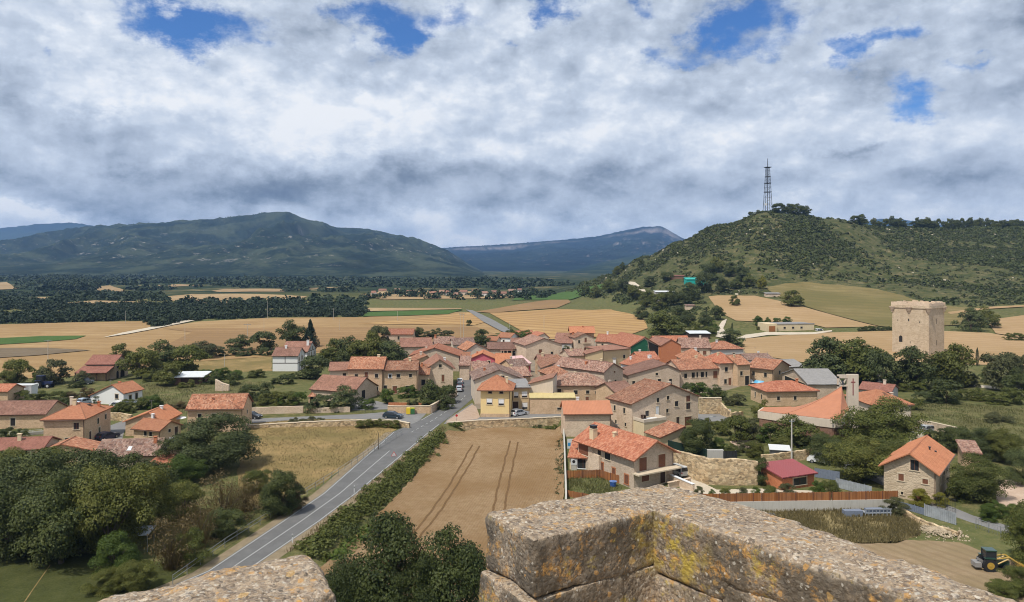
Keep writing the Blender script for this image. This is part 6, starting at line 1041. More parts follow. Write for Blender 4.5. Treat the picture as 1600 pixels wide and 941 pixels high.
# ---------------------------------------------------------------- walls, fences
def wallrun(name, label, pts, hts, th, mat, cat='wall', cope=None, base=-.6, jag=0.0, seed=0):
    """pts in metres; a top line that wavers a little"""
    pts = [Vector((p[0], p[1], 0)) for p in pts]; P, Hh = [], []; R = random.Random(seed)
    for k in range(len(pts)-1):
        n = max(1, int((pts[k+1]-pts[k]).length/.7))
        for i in range(n): t = i/n; P.append(pts[k].lerp(pts[k+1], t)); Hh.append(hts[k]+(hts[k+1]-hts[k])*t+R.uniform(-jag, jag))
    P.append(pts[-1]); Hh.append(hts[-1]); m = MB(); o = P[0].copy(); A, B = [], []
    for i, p in enumerate(P):
        d = (P[min(i+1, len(P)-1)]-P[max(i-1, 0)]).normalized(); n = Vector((-d.y, d.x, 0))*th/2; A.append(p-n-o); B.append(p+n-o)
    def row(L, f): return [(v.x, v.y, f(i)) for i, v in enumerate(L)]
    m.grid(np.array([row(A, lambda i: base), row(A, lambda i: Hh[i]*.5), row(A, lambda i: Hh[i]), row(B, lambda i: Hh[i]), row(B, lambda i: base)]))
    for i in (0, -1): m.face([(A[i].x, A[i].y, base), (B[i].x, B[i].y, base), (B[i].x, B[i].y, Hh[i]), (A[i].x, A[i].y, Hh[i])])
    if cope is None: w = m.build(name, MT[mat]); w.location = o; return tag(w, label, cat)
    t = thing(name, label, cat, o); m.build('masonry', MT[mat], t); c = MB(); C2, D2 = [(a+(a-b).normalized()*.06) for a, b in zip(A, B)], [(b+(b-a).normalized()*.06) for a, b in zip(A, B)]
    c.grid(np.array([row(C2, lambda i: Hh[i]+.003), row(C2, lambda i: Hh[i]+.12), row(D2, lambda i: Hh[i]+.12), row(D2, lambda i: Hh[i]+.003)])); c.build('coping', MT[cope], t); return t
def X(*L): return [tuple(at(*p))[:2] for p in L]
wallrun('stone_wall', 'long rubble retaining wall along the top of the ripe wheat field', X((698,662.5),(745,659.5),(800,657.5),(882,654)), [.25,.3,.3,.35], .5, 'rubblewall', cope='trim', base=-2.2, jag=.04)
wallrun('stone_wall', 'pale stone wall between the side road and the dry meadow', X((380,669),(480,667),(560,666),(618,666),(640,669)), [.5,1.0,1.25,1.2,1.0], .5, 'rubblewall', cope='trim', jag=.05)
wallrun('stone_wall', 'garden wall with tree shadows above the side road', X((390,648),(430,646.5),(474,645.5)), [1.5,1.6,1.6], .45, 'stone2', jag=.05)
wallrun('stone_wall', 'low wall under the big rounded hedge', X((489,645.5),(520,644.5),(547,644)), [1.1,1.2,1.2], .45, 'stone2', jag=.06)
wallrun('stone_wall', 'stone garden wall behind the recycling bins', X((606,645.5),(640,646),(673,646)), [1.6,1.6,1.7], .45, 'stone', cope='trim', jag=.03)
wallrun('stone_wall', 'shaded wall climbing beside the village street', X((673.5,646),(690,635),(713,618)), [1.8,1.6,1.2], .45, 'stoneg', cope='trim')
wallrun('stone_wall', 'brick-coloured garden terrace wall below the row house', X((607,636),(640,636),(672,636)), [1.0,1.0,1.0], .4, 'brick')
wallrun('stone_wall', 'rubble wall beside the white cottage ramp', X((158,656.5),(185,657),(206,659)), [1.7,1.7,1.5], .5, 'rubblewall', jag=.06)
wallrun('low_wall', 'low concrete wall by the long low barn', X((40,681),(68,678)), [.7,.7], .2, 'concrete')
wallrun('stone_wall', 'high rubble wall with coping beside the large pale stone house', X((1092,647),(1127,646.5)), [3.7,3.6], .6, 'rubblewall', cope='trim', jag=.05)
wallrun('stone_wall', 'broken wall corner below the pale row house', X((1127,648),(1143,655),(1160,650)), [2.6,1.4,1.0], .5, 'rubblewall', jag=.2)
wallrun('stone_wall', 'great rubble terrace wall behind the silver van', X((1046,736),(1108,757),(1150,758),(1183,757)), [3.7,4.0,4.0,3.6], .7, 'rubblewall', jag=.10, base=-1)
wallrun('stone_wall', 'mossy garden wall below the wine-red roofed hut and pole', X((1190,724),(1240,720),(1275,716)), [1.4,1.6,1.8], .5, 'rubblewall', jag=.1)
wallrun('low_wall', 'sloping low wall with white coping beside the silver van', X((1048,754),(1084,770)), [1.2,1.2], .35, 'stone2', cope='shutw')
wallrun('boundary_wall', 'thin concrete wall along the edge of the ripe wheat', [(10.75,153),(9.75,136),(7.85,106),(6.2,85)], [1.0,1.1,1.2,1.2], .25, 'concrete', base=-2.0)
wallrun('stone_wall', 'long wall with tiled top enclosing the eastern meadow', X((1424,672),(1455,675),(1495,682)), [2.2,2.0,1.7], .4, 'stoneg', cope='trim')
wallrun('gate_wall', 'white garden gate wall beside the large church tree', X((1421,692),(1444,694)), [1.7,1.7], .3, 'paleren')
wallrun('low_wall', 'small dark-doored garden wall piece on the rubble terrace', X((1105,717),(1130,717)), [1.6,1.6], .8, 'greyren')
wallrun('stone_wall', 'collapsed pale wall below the galvanised sheets', X((1410,806),(1446,822),(1498,838)), [.9,.6,.5], .5, 'rubblewall', jag=.12)
wallrun('stone_wall', 'ruined arch wall wrapped by ivy', X((337,611),(358,611)), [3.0,1.6], .8, 'stone2', jag=.25)
wallrun('stone_wall', 'low field wall by the dirt track and castle oaks', X((1460,600),(1520,604)), [.7,.7], .4, 'stoneg', jag=.1)
def boardfence(name, label, pts, h, base, mat='woodo', conc=None, step=.16):
    P = [Vector((*p, 0)) for p in pts]; t = thing(name, label, 'fence', P[0]); R = random.Random(len(pts)); m = MB(); posts = MB(); rail = MB()
    for a, b in zip(P, P[1:]):
        L = (b-a).length; d = (b-a)/L; n = Vector((-d.y, d.x, 0)); k = int(L/step)
        for i in range(k):
            q = a+d*(i*step)-P[0]; z = base+R.uniform(-.03, .05); e = step*.92; u = n*.02
            m.face([tuple(q-u+Vector((0,0,base))), tuple(q-u+d*e+Vector((0,0,base))), tuple(q-u+d*e+Vector((0,0,z+h))), tuple(q-u+Vector((0,0,z+h)))]); m.face([tuple(q+u+Vector((0,0,base))), tuple(q+u+d*e+Vector((0,0,base))), tuple(q+u+d*e+Vector((0,0,z+h))), tuple(q+u+Vector((0,0,z+h)))])
            m.face([tuple(q-u+Vector((0,0,z+h))), tuple(q-u+d*e+Vector((0,0,z+h))), tuple(q+u+d*e+Vector((0,0,z+h))), tuple(q+u+Vector((0,0,z+h)))])
        M1 = Matrix.Translation(a-P[0]) @ Matrix.Rotation(math.atan2(d.y, d.x), 4, 'Z')
        for zz in (.25, h-.3): rail.box(0, L, .022, .08, base+zz, base+zz+.1, 0, M1)
        if conc: c = MB(); c.box(0, L, -.12, .12, -1.5, base-.003, 0, M1); c.build('footing', MT['concrete'], t)
        i = 0.0
        while i < L: posts.box(i-.06, i+.06, -.09, -.022, base-.2, base+h+.08, 0, M1); i += 2.4
    m.build('board_panel', MT[mat], t); rail.build('rail', MT['wood'], t); posts.build('post', MT['wood'], t); return t
boardfence('board_fence', 'orange board fence bending round the grass plot below the tall-chimney house', X((886,748),(937,746.5),(991,763)), 1.25, .0)
boardfence('board_fence', 'orange board fence at the wheat edge closing the grass plot', X((887,776),(925,783)), .9, .0)
boardfence('board_fence', 'long reddish board fence standing on a concrete footing', X((1070,802),(1190,799.5),(1300,798),(1404,796)), 1.12, 1.45, conc=True)
def sheetfence(name, label, pts, h, mat, n=.25):
    P = [Vector((*p, 0)) for p in pts]; t = thing(name, label, 'fence', P[0]); m = MB(); po = MB()
    for a, b in zip(P, P[1:]):
        L = (b-a).length; d = (b-a)/L; M1 = Matrix.Translation(a-P[0]) @ Matrix.Rotation(math.atan2(d.y, d.x), 4, 'Z'); k = int(L/n*2)
        xs = np.linspace(0, L, k+1); ys = np.where(np.arange(k+1) % 2, .03, -.03); m.grid(np.array([[tuple(M1 @ Vector((x, y, z))) for x, y in zip(xs, ys)] for z in (.05, h)]))
        i = 0.
        while i <= L: po.box(i-.05, i+.05, .035, .12, -.3, h+.1, 0, M1); i += 2.2
    m.build('sheet_panel', MT[mat], t); po.build('post', MT['metal'], t); return t
MT['bluesheet'] = plain('sheet_bluegrey', (.20,.23,.29), .5, .2, .15); MT['zinc'] = plain('sheet_zinc', (.36,.38,.40), .5, .3, .35, scale=1.0); MT['netgreen'] = plain('net_green', (.012,.03,.022), .9)
sheetfence('sheet_fence', 'blue-grey panel fence climbing beside the wine-red roofed hut', X((1273,746),(1312,752)), 1.5, 'bluesheet'); sheetfence('sheet_fence', 'galvanised sheet fence sloping down behind the board fence', X((1306,762),(1362,776)), 1.5, 'zinc'); sheetfence('sheet_fence', 'galvanised sheet fence below the red garage house', X((1444,806),(1494,821)), 1.6, 'zinc'); sheetfence('sheet_fence', 'short grey sheet fence next to the red garage door', X((1404,794),(1446,806)), 1.0, 'bluesheet')
sheetfence('net_fence', 'dark green netting fence round the garden of the dark round tree', X((1034,699),(1072,708),(1106,717)), 1.6, 'netgreen'); sheetfence('sheet_fence', 'black panel fence on top of the rubble terrace', X((1130,718),(1152,718)), 1.5, 'iron')
def railing(name, label, pts, h, sp, mat='metal', bars=(1.0, .55), thin=.035, cat='railing', mesh=False):
    P = [Vector(p) for p in pts]; t = thing(name, label, cat, P[0]); rl = MB(); o = P[0]; nn = 0
    for a, b in zip(P, P[1:]):
        for f in bars: rl.tube(a-o+Vector((0,0,h*f)), b-o+Vector((0,0,h*f)), thin, n=6)
        if mesh:
            for k in range(int((b-a).length/.35)): q = a.lerp(b, k*.35/(b-a).length)-o; rl.box(q.x-.01, q.x+.01, q.y-.01, q.y+.01, .1, h*.95)
    rl.build('rail', MT[mat], t); me = None; acc = 0.0; L = sum((b-a).length for a, b in zip(P, P[1:])); k = 0
    while k*sp <= L and k < 95:
        s = k*sp; q = P[0]
        for a, b in zip(P, P[1:]):
            l = (b-a).length
            if s <= l: q = a.lerp(b, s/l); break
            s -= l; q = b
        if me is None: m = MB(); m.tube((0,0,-.2), (0,0,h*1.04), thin*1.2, n=6); po = m.build('post', MT[mat], t); me = po.data
        else: po = link('post', me, t)
        po.location = q-o; k += 1
    return t
railing('railing', 'metal roadside railing following the main road past the dark pointed tree', [at(270,914), at(355,853), at(420,812), at(475,776), at(520,748), at(580,708), at(628,679)], 1.05, 2.6)
railing('fence', 'wire fence along the galvanised sheets and lane', [at(1525,826), at(1572,842)], 1.3, 1.6, bars=(1, .5), mesh=True, cat='fence'); railing('iron_gate', 'black iron gate between the old barn and the garden wall', [at(550,645), at(588,645)], 1.9, 1.6, 'iron', (1, .3), .03, 'gate', True); railing('iron_gate', 'iron gate beside the red garage of the ochre house', [at(1464,794), at(1494,802)], 1.8, 1.2, 'iron', (1, .3), .03, 'gate', True)
railing('fence', 'white wooden fence beside the long low barn', [at(-20,684), at(30,682), at(66,679)], 1.0, 2.0, 'plw', (1, .6), .03, 'fence'); railing('fence', 'white rail gate beside the large church tree', [at(1421,690), at(1443,692)], 1.9, 1.0, 'plw', (1, .5), .04, 'gate')
# gate shelter
p = at(478, 646); t = thing('gate_shelter', 'small tiled gate shelter with dark doorway above pink steps', 'gatehouse', p); m = MB(); m.box(.15, .5, 1.6, 2.6, -.5, 3.6); m.box(1.3, 1.65, 1.6, 2.6, -.5, 3.6); m.box(.5, 1.3, 2.4, 2.6, -.5, 3.6); m.build('pillar', MT['stone'], t); m = MB(); m.box(.5, 1.3, 2.3, 2.4, 1.2, 3.4); m.build('doorway', MT['dark'], t)
m = MB()
for a, b in (((-.1,1.3),(1.9,1.3)), ((1.9,1.3),(1.9,2.9)), ((1.9,2.9),(-.1,2.9)), ((-.1,2.9),(-.1,1.3))): m.face([(*a,3.6),(*b,3.6),(.9,2.1,4.6)], 0, [(0,0),(2,0),(1,1)])
m.build('roof', MT['t_mid'], t); m = MB()
for k in range(6): m.box(-.1, 1.9, .05+k*.25, 1.55, k*.22 if k else -.2, (k+1)*.22)
m.build('step', MT['tan'], t)
# ---------------------------------------------------------------- vehicles
PAINT = {}
def paint(c):
    if c not in PAINT: m = NT('car_paint'); m.col(c); m.b.inputs['Roughness'].default_value = .3; m.b.inputs['Coat Weight'].default_value = .6; m.b.inputs['Specular IOR Level'].default_value = .5; PAINT[c] = m.mat
    return PAINT[c]
MT['tyre'] = plain('tyre', (.02,.02,.02), .9); MT['rim'] = plain('rim', (.45,.45,.45), .35, .6); MT['lampr'] = plain('lamp_red', (.35,.02,.02), .3); MT['lampw'] = plain('lamp_clear', (.7,.7,.7), .2)
def vehicle(name, label, cat, px, py, rz, colr, kind='hatch', base=0.0, group=None, p=None):
    t = thing(name, label, cat, p or at(px, py, base), rz, group)
    if kind == 'van': L, W2, Hh, low, prof = 4.3, .88, 1.85, .95, [(-2.1,.35),(-2.12,1.0),(-2.02,1.78),(-1.8,1.85),(.55,1.83),(.75,1.75),(1.25,1.12),(2.0,.95),(2.13,.7),(2.13,.35)]
    elif kind == 'jeep': L, W2, Hh, low, prof = 4.3, .9, 1.8, 1.0, [(-2.1,.45),(-2.12,1.05),(-1.95,1.75),(-1.6,1.82),(.45,1.8),(.95,1.15),(2.0,1.05),(2.12,.8),(2.12,.45)]
    else: L, W2, Hh, low, prof = 4.3, .86, 1.48, .88, [(-2.1,.3),(-2.13,.75),(-2.0,.95),(-1.55,1.38),(-1.1,1.48),(.1,1.46),(.95,.98),(1.9,.82),(2.12,.62),(2.12,.3)]
    m = MB(); ring = []
    for x, z in prof:
        tz = max(0, (z-low)/(Hh-low)); w = W2*(1-.20*tz)*(1-.06*(abs(x)/2.1)**4); ring.append((x, w, z))
    n = len(ring); m.v = [(x, -w, z) for x, w, z in ring]+[(x, w, z) for x, w, z in ring]
    m.f = [tuple(range(n)), tuple(reversed(range(n, 2*n)))]+[(i, (i+1) % n, n+(i+1) % n, n+i) for i in range(n)]; m.m = [0]*(n+2); m.uv = [None]*(n+2)
    b = m.build('body', paint(colr), t); bv = b.modifiers.new('bevel', 'BEVEL'); bv.width = .05; bv.segments = 2; bv.limit_method = 'ANGLE'
    zl, zh = low+.04, Hh-.12
    def side(x0, x1, x2, x3, s):
        q = MB(); w0, w1 = W2*(1-.005)+.012, W2*(1-.20*(zh-low)/(Hh-low))+.014; q.face([(x0, s*w0, zl), (x1, s*w0, zl), (x2, s*w1, zh), (x3, s*w1, zh)]); q.build('side_window', MT['glass'], t)
    pr = {'van': ((-1.95,-.6,-.6,-1.85),(-.5,1.05,.6,-.5)), 'jeep': ((-1.9,-.5,-.5,-1.8),(-.4,.8,.4,-.4)), 'hatch': ((-1.75,-.45,-.45,-1.25),(-.37,.92,.22,-.37))}[kind]
    for s in (-1, 1):
        for a in pr: side(*a, s)
    if kind == 'hatch': fw = [(.98,.97),(.17,1.40)]; bw = [(-1.93,1.03),(-1.58,1.36)]
    elif kind == 'van': fw = [(1.22,1.17),(.80,1.70)]; bw = [(-2.12,1.1),(-2.035,1.66)]
    else: fw = [(.93,1.2),(.52,1.72)]; bw = [(-2.10,1.15),(-1.97,1.66)]
    for (xa, za), (xb, zb), nm, dx in ((*fw, 'windscreen', .03), (*bw, 'rear_window', -.03)):
        q = MB(); wa, wb = W2*.86, W2*.72; q.face([(xa+dx, -wa, za+.01), (xa+dx, wa, za+.01), (xb+dx, wb, zb+.02), (xb+dx, -wb, zb+.02)]); q.build(nm, MT['glass'], t)
    for s in (-1, 1):
        q = MB(); q.box(2.06, 2.14, s*.62-.17, s*.62+.17, .62, .76); q.build('headlight', MT['lampw'], t); q = MB(); q.box(-2.15, -2.08, s*.68-.1, s*.68+.1, .75, 1.0); q.build('tail_light', MT['lampr'], t)
        for x in (-1.3, 1.32):
            q = MB(); q.tube((x, s*(W2-.20), .32), (x, s*(W2+.015), .32), .32, n=16); wl = q.build('wheel', MT['tyre'], t); q = MB(); q.tube((x, s*(W2+.016), .32), (x, s*(W2+.03), .32), .19, n=12); q.build('rim', MT['rim'], wl)
    return t
vehicle('parked_car', 'dark blue estate car standing on the side road by the meadow wall', 'car', 614, 653.5, -.22, (.02,.035,.05)); vehicle('parked_car', 'white hatchback parked beside the yellow house', 'car', 811, 649, .75, (.75,.75,.74))
vehicle('parked_car', 'silver car first in the row parked along the street', 'car', 0, 0, 1.62, (.40,.42,.45), p=Vector((-14.3,198,0.05)), group='cars parked along the village street'); vehicle('parked_car', 'dark car in the middle of the row parked along the street', 'car', 0, 0, 1.65, (.03,.03,.04), p=Vector((-14.6,204.5,0.05)), group='cars parked along the village street'); vehicle('parked_car', 'pale car at the far end of the row parked along the street', 'car', 0, 0, 1.68, (.60,.61,.62), p=Vector((-15.1,211,0.05)), group='cars parked along the village street')
vehicle('van', 'white small van on the lane by dark bushy trees', 'van', 1283, 724, 2.55, (.78,.78,.77), 'van'); vehicle('van', 'silver van with black roof parked at the terrace wall', 'van', 1059, 742, 1.95, (.50,.52,.53), 'van'); vehicle('parked_car', 'dark navy car in the shaded yard of the tall stone house', 'car', 168, 686, 1.15, (.03,.035,.07)); vehicle('parked_car', 'black car at the end of the side road behind the long stone house', 'car', 394, 654, -.3, (.02,.02,.022))
vehicle('parked_car', 'grey car parked by the white gate wall', 'car', 1452, 675, .3, (.35,.37,.39)); vehicle('parked_car', 'black car parked behind the grey one at the wall', 'car', 1444, 669, .3, (.02,.02,.022)); vehicle('parked_car', 'dark red car under the castle oaks', 'car', 1498, 601, -.2, (.10,.02,.025)); vehicle('parked_car', 'pale blue car at the low end of the white cottage', 'car', 133, 631, 1.3, (.45,.52,.60)); vehicle('parked_car', 'white car in front of the white cottage', 'car', 187, 637, -.15, (.78,.78,.78)); vehicle('jeep', 'dark grey off-road car before the maroon-roofed farmhouse', 'car', 133, 600.5, .05, (.05,.06,.06), 'jeep'); vehicle('van', 'tiny white van at the dark end of the cream farm building', 'van', 1281, 519.5, .2, (.78,.78,.78), 'van')
def tractor(name, label, p, rz, body, hub, loader=True, s=1.0):
    t = thing(name, label, 'tractor', p, rz); t.scale = (s, s, s); bm_ = paint(body)
    m = MB(); m.prism([(-.9,.8),(-.9,1.25),(.1,1.35),(1.55,1.3),(1.7,1.15),(1.7,.75),(.2,.65)], -.36, .36); m.build('body', bm_, t)
    m = MB(); m.box(-1.15, .15, -.62, .62, 2.42, 2.55); m.build('cab_roof', bm_, t); m = MB()
    for x in (-1.1, .05):
        for y in (-.57, .57): m.box(x-.04, x+.04, y-.04, y+.04, 1.2, 2.42)
    m.build('cab_frame', MT['iron'], t); m = MB(); m.box(-1.07, .02, -.55, .55, 1.3, 2.4); m.build('cab_window', MT['glass'], t); m = MB(); m.tube((.8, -.2, 1.3), (.8, -.2, 2.2), .045); m.build('exhaust', MT['iron'], t)
    hm = paint(hub)
    for y in (-.75, .75):
        for x, r, w, nm in ((-.75, .78, .22, 'rear_wheel'), (1.25, .45, .15, 'front_wheel')):
            m = MB(); m.tube((x, y-w, r), (x, y+w, r), r, n=22)
            for k in range(18): a = k*math.pi/9; M1 = Matrix.Translation((x, y, r)) @ Matrix.Rotation(a, 4, 'Y'); m.box(-.05, .05, -w, w, r-.02, r+.05, 0, M1)
            wl = m.build(nm, MT['tyre'], t); m = MB(); sg = 1 if y > 0 else -1; m.tube((x, y+sg*w, r), (x, y+sg*(w+.03), r), r*.55, n=16); m.tube((x, y+sg*(w+.03), r), (x, y+sg*(w+.08), r), r*.18, n=10); m.build('hub', hm, wl)
        m = MB(); m.box(-1.35, -.1, y-.24, y+.24, 1.6, 1.66); m.build('mudguard', bm_, t)
    if loader:
        m = MB()
        for y in (-.5, .5):
            for a, b in (((.1, y, 1.5), (1.6, y, 1.75)), ((1.6, y, 1.75), (3.2, y, .75)), ((.3, y, .9), (1.5, y, 1.55))): m.tube(a, b, .09, n=6)
        m.tube((1.7, -.5, 1.65), (1.7, .5, 1.65), .07); m.build('loader_arm', hm, t); m = MB(); m.prism([(3.1,1.0),(3.05,.2),(3.3,.05),(3.9,.12),(3.25,.22),(3.2,1.0)], -.95, .95); m.build('bucket', hm, t)
        m = MB(); m.prism([(-1.2,.7),(-1.9,1.2),(-1.9,1.5),(-1.2,1.1)], -.12, .12); m.box(-2.35, -1.6, -.6, .6, .4, .95); m.build('counterweight_box', MT['sheet'], t)
    return t
tractor('tractor', 'dark green tractor with yellow wheel hubs and yellow front loader', at(1552, 890), -.12, (.015,.05,.03), (.40,.25,.04), True, .9); tractor('tractor', 'dark blue tractor with pale cab roof beside farm clutter', at(68, 606), .05, (.02,.03,.09), (.5,.5,.5), False, 1.35)
# ---------------------------------------------------------------- small things
p = at(-2, 618); t = thing('container', 'long white container box behind the long low barn', 'container', at(12, 620)); m = MB(); m.box(0, 6.2, 0, 2.6, .2, 2.9); m.build('body', MT['sheetp'], t); m = MB(); m.box(-.1, 6.3, -.1, 2.7, 2.903, 3.0); m.build('roof', MT['plw'], t); m = MB()
for k in range(20): m.box(.15+k*.31, .22+k*.31, -.05, -.002, .25, 2.85)
m.build('rib', MT['sheet'], t)
house('house', 'red-roofed house cut off by the picture edge beside the container', 'house', (-40,611), (12,611), 3.2, 6, 'side', 1.2, 'stone', 't_red')
for nm, lb, px, c, lid in (('recycling_bin', 'yellow recycling bin against the stone garden wall', 638.2, (.72,.50,.02), (.75,.55,.05)), ('recycling_bin', 'green recycling bin beside the yellow one', 644.8, (.03,.13,.04), (.40,.42,.03))):
    t = thing(nm, lb, 'bin', at(px, 647.5), 0.05, 'recycling bins'); m = MB(); m.box(-.45, .45, -.45, .45, .12, 1.3, taper=-.08); m.build('body', paint(c), t); m = MB(); m.prism([(-.5,1.303),(.5,1.303),(.42,1.52),(-.42,1.52)], -.5, .5); m.build('lid', paint(lid), t); m = MB()
    for x in (-.35, .35):
        for y in (-.35, .35): m.tube((x-.04, y, .08), (x+.04, y, .08), .08, n=8)
    m.build('caster', MT['tyre'], t)
# warning sign, no-entry plate, posts
RED = paint((.5,.02,.02)); WHT = MT['plw']; BLK = MT['dark']
p = at(615.5, 724); t = thing('road_sign', 'triangular warning sign on a post beside the main road', 'road sign', p, .12); m = MB(); m.tube((0, .03, -.2), (0, .03, 2.0), .035); m.build('pole', MT['metal'], t)
def tri(r, y, mat, nm, par): q = MB(); q.prism([(r*math.cos(a), 1.5+r*math.sin(a)) for a in (math.pi/2, math.pi*7/6, -math.pi/6)], y, y+.012); return q.build(nm, mat, par)
f = tri(.56, -.012, RED, 'plate', t); tri(.42, -.026, WHT, 'plate_face', f); m = MB(); m.tube((.0, -.034, 1.36), (.02, -.034, 1.48), .04, .03); m.tube((.02, -.034, 1.48), (-.03, -.034, 1.56), .03); m.tube((-.03, -.034, 1.56), (.01, -.034, 1.66), .03, .02); m.build('symbol', BLK, f)
p = at(713.5, 659.5); t = thing('road_sign', 'round dark red sign on a thin post at the corner of the field wall', 'road sign', p, .1); m = MB(); m.tube((0, .02, 0), (0, .02, 1.7), .03); m.build('pole', MT['metal'], t); m = MB(); m.tube((0, 0, 1.4), (0, -.02, 1.4), .27, n=20); f = m.build('plate', RED, t)
for px, py, lb in ((675.5, 678.5, 'white marker post at the roadside near the field wall'), (553.5, 770, 'white marker post beside the thick roadside hedge'), (457, 848, 'white marker post on the road edge close to the battlement')):
    t = thing('marker_post', lb, 'post', at(px, py)); m = MB(); m.box(-.06, .06, -.05, .05, -.1, 1.05, taper=.15); m.build('post', WHT, t); m = MB(); m.box(-.062, .062, -.054, .054, .75, .9, taper=.03); m.build('reflector', BLK, t)
# poles
def pole(label, px, py, top, arm=None, lamp=False, r=.14, mat='pole', name='utility_pole'):
    p = on(px, py); h = H-(top-HY)/F*p.y-p.z; t = thing(name, label, 'pole'); t.location = p; m = MB(); m.tube((0, 0, -.3), (0, 0, h), r, r*.6, 8); m.build('shaft', MT[mat], t)
    if arm: m = MB(); m.box(-arm/2, arm/2, -.06, .06, h-.45, h-.3); m.build('crossarm', MT['metal'], t); m = MB(); [m.tube((x, 0, h-.3), (x, 0, h-.05), .05, n=6) for x in (-arm/2+.1, 0, arm/2-.1)]; m.build('insulator', MT['iron'], t)
    if lamp: m = MB(); m.tube((0, 0, h), (.9, -.2, h+.15), .04, n=6); m.box(.6, 1.2, -.3, -.1, h+.08, h+.2); m.build('lamp_head', MT['metal'], t)
pole('tall concrete pole beside the wine-red roofed hut', 1237, 722, 655, .9, r=.17)
for lb, px, py, top, arm in [('pole with crossarm by the ploughed strip', 75, 568, 531, 3.0), ('thin pole in the stubble beyond the olive trees', 289, 533, 509, None), ('pole with wide crossarm in the brown stubble', 386.5, 528, 506, 3.4), ('thin pole at the boundary of brown and gold stubble', 412.5, 519, 497, None), ('pale pole against the dark holm oak wood', 418, 499, 470, None), ('pole at the wood edge beyond the conifer', 521, 500, 482, 2.4), ('thin pole in the gold stubble beyond the conifer', 530, 517, 499, None), ('white pole in front of the green crop', 621, 502, 486, None), ('pale pole standing in the dark wood', 196, 506, 486, None), ('slim pole where the country road leaves the village', 796.5, 522, 502, None), ('slim pole in the striped stubble field', 850, 519, 493, None), ('wooden pole in the dry meadow', 351, 574, 553, None), ('pole beside the taller timbered house', 512.5, 560, 536, None), ('pole behind the old barn by the timbered house', 527.5, 562, 543, None)]: pole(lb, px, py, top, arm, r=.12 if arm else .10)
for px, lb in ((720, 'one of a pair of thin lattice poles behind the far row'), (724, 'second thin pole of the pair behind the far row')): pole(lb, px, 530, 490, 1.6, r=.10)
pole('street lamp by the hedge behind the dark round tree', 1108.5, 690, 652, None, True, .07, 'metal', 'street_lamp'); pole('street lamp by the gabled stone house garden', 1078, 618, 600, None, True, .07, 'metal', 'street_lamp')
pole('dark fence post standing in the dry roadside meadow', 591, 703, 676, None, r=.09, mat='bark')
# parasols, yard things
def parasol(label, p, closed=False, sc=1.0, mat='shutw'):
    t = thing('parasol', label, 'parasol', p); m = MB(); m.tube((0, 0, 0), (0, 0, 2.3*sc), .03); m.build('pole', MT['metal'], t); m = MB()
    if closed: m.tube((0, 0, .7), (0, 0, 2.4), .22, .05, 10)
    else:
        for k in range(8): a, b = k*math.pi/4, (k+1)*math.pi/4; m.face([(0, 0, 2.4*sc), (1.6*sc*math.cos(a), 1.6*sc*math.sin(a), 2.0*sc), (1.6*sc*math.cos(b), 1.6*sc*math.sin(b), 2.0*sc)])
    m.build('canopy', MT[mat], t)
MT['cloth'] = plain('cloth_beige', (.55,.47,.36), .9)
parasol('open white parasol between the little cottage and the long stone house', at(279, 668)); parasol('folded beige parasol under the balcony of the tall-chimney house', at(1010, 757), True, mat='cloth')
p = at(897, 735); t = thing('heat_pump', 'white heat pump box with black fan behind the orange fence', 'heat pump', p); m = MB(); m.box(-.5, .5, 0, .5, .9, 1.9); m.build('body', MT['plw'], t); m = MB(); m.tube((-.05, -.012, 1.45), (-.05, -.003, 1.45), .26, n=18); m.build('fan', MT['dark'], t); m = MB(); m.box(-.45, .45, .05, .45, -.1, .897); m.build('stand', MT['concrete'], t)
p = at(958, 760); t = thing('tub', 'blue plastic tub in the corner of the orange fence', 'tub', p); m = MB(); m.tube((0, 0, 0), (0, 0, .75), .45, .55, 14); m.build('body', paint((.03,.09,.30)), t); m = MB(); m.tube((0, 0, .753), (0, 0, .80), .59, .59, 14); m.build('rim', paint((.10,.22,.5)), t)
p = at(889, 702); t = thing('wall_board', 'white board with blue sheets leaning behind the cream lean-to', 'board', p); m = MB(); m.box(-.3, 1.6, 0, .06, .1, 1.9); m.build('panel', MT['plw'], t); m = MB(); m.box(-.2, .3, -.02, -.003, .6, 1.2); m.build('sticker', paint((.05,.25,.5)), t)
p = at(1184, 601); t = thing('pool_cover', 'white and blue pool cover beside the cornerwise stone house', 'pool', p); m = MB()
m.tube((-2.6, .3, .6), (-2.6, .3, 1.4), 1.6, 1.1, 16); m.build('white_cover', MT['plw'], t); m = MB(); m.tube((.9, 0, .6), (.9, 0, 1.3), 2.2, 1.7, 18); m.build('blue_cover', paint((.12,.42,.68)), t)
p = at(1352, 806); t = thing('cage_pallets', 'grey metal crate frames dumped beneath the board fence', 'crates', p, .04); m = MB(); m.box(-.3, 3.4, -.5, .6, .45, .55)
for k in range(8): m.box(-.3+k*.5, -.2+k*.5, -.52, -.45, .1, 1.05)
m.box(-.3, 3.4, -.52, -.45, .98, 1.08); m.build('frame', MT['zinc'], t); m = MB(); m.box(-3.0, -.5, -.4, .5, 0, .8); m.box(.1, 3.2, -.35, .5, .56, .95); m.build('bin', MT['bluesheet'], t)
for px, py, lb in ((1113, 776, 'bundle of grey rails by the footing of the board fence'),):
    t = thing('rail_bundle', lb, 'rails', at(1165, 806), .02); m = MB(); R = random.Random(2)
    for k in range(7): m.box(-4, 4, -.6+k*.17, -.5+k*.17, .05+.1*(k % 2), .15+.1*(k % 2))
    m.build('rail', MT['metal'], t)
R = random.Random(8); m = MB(); c0 = at(1467, 832)
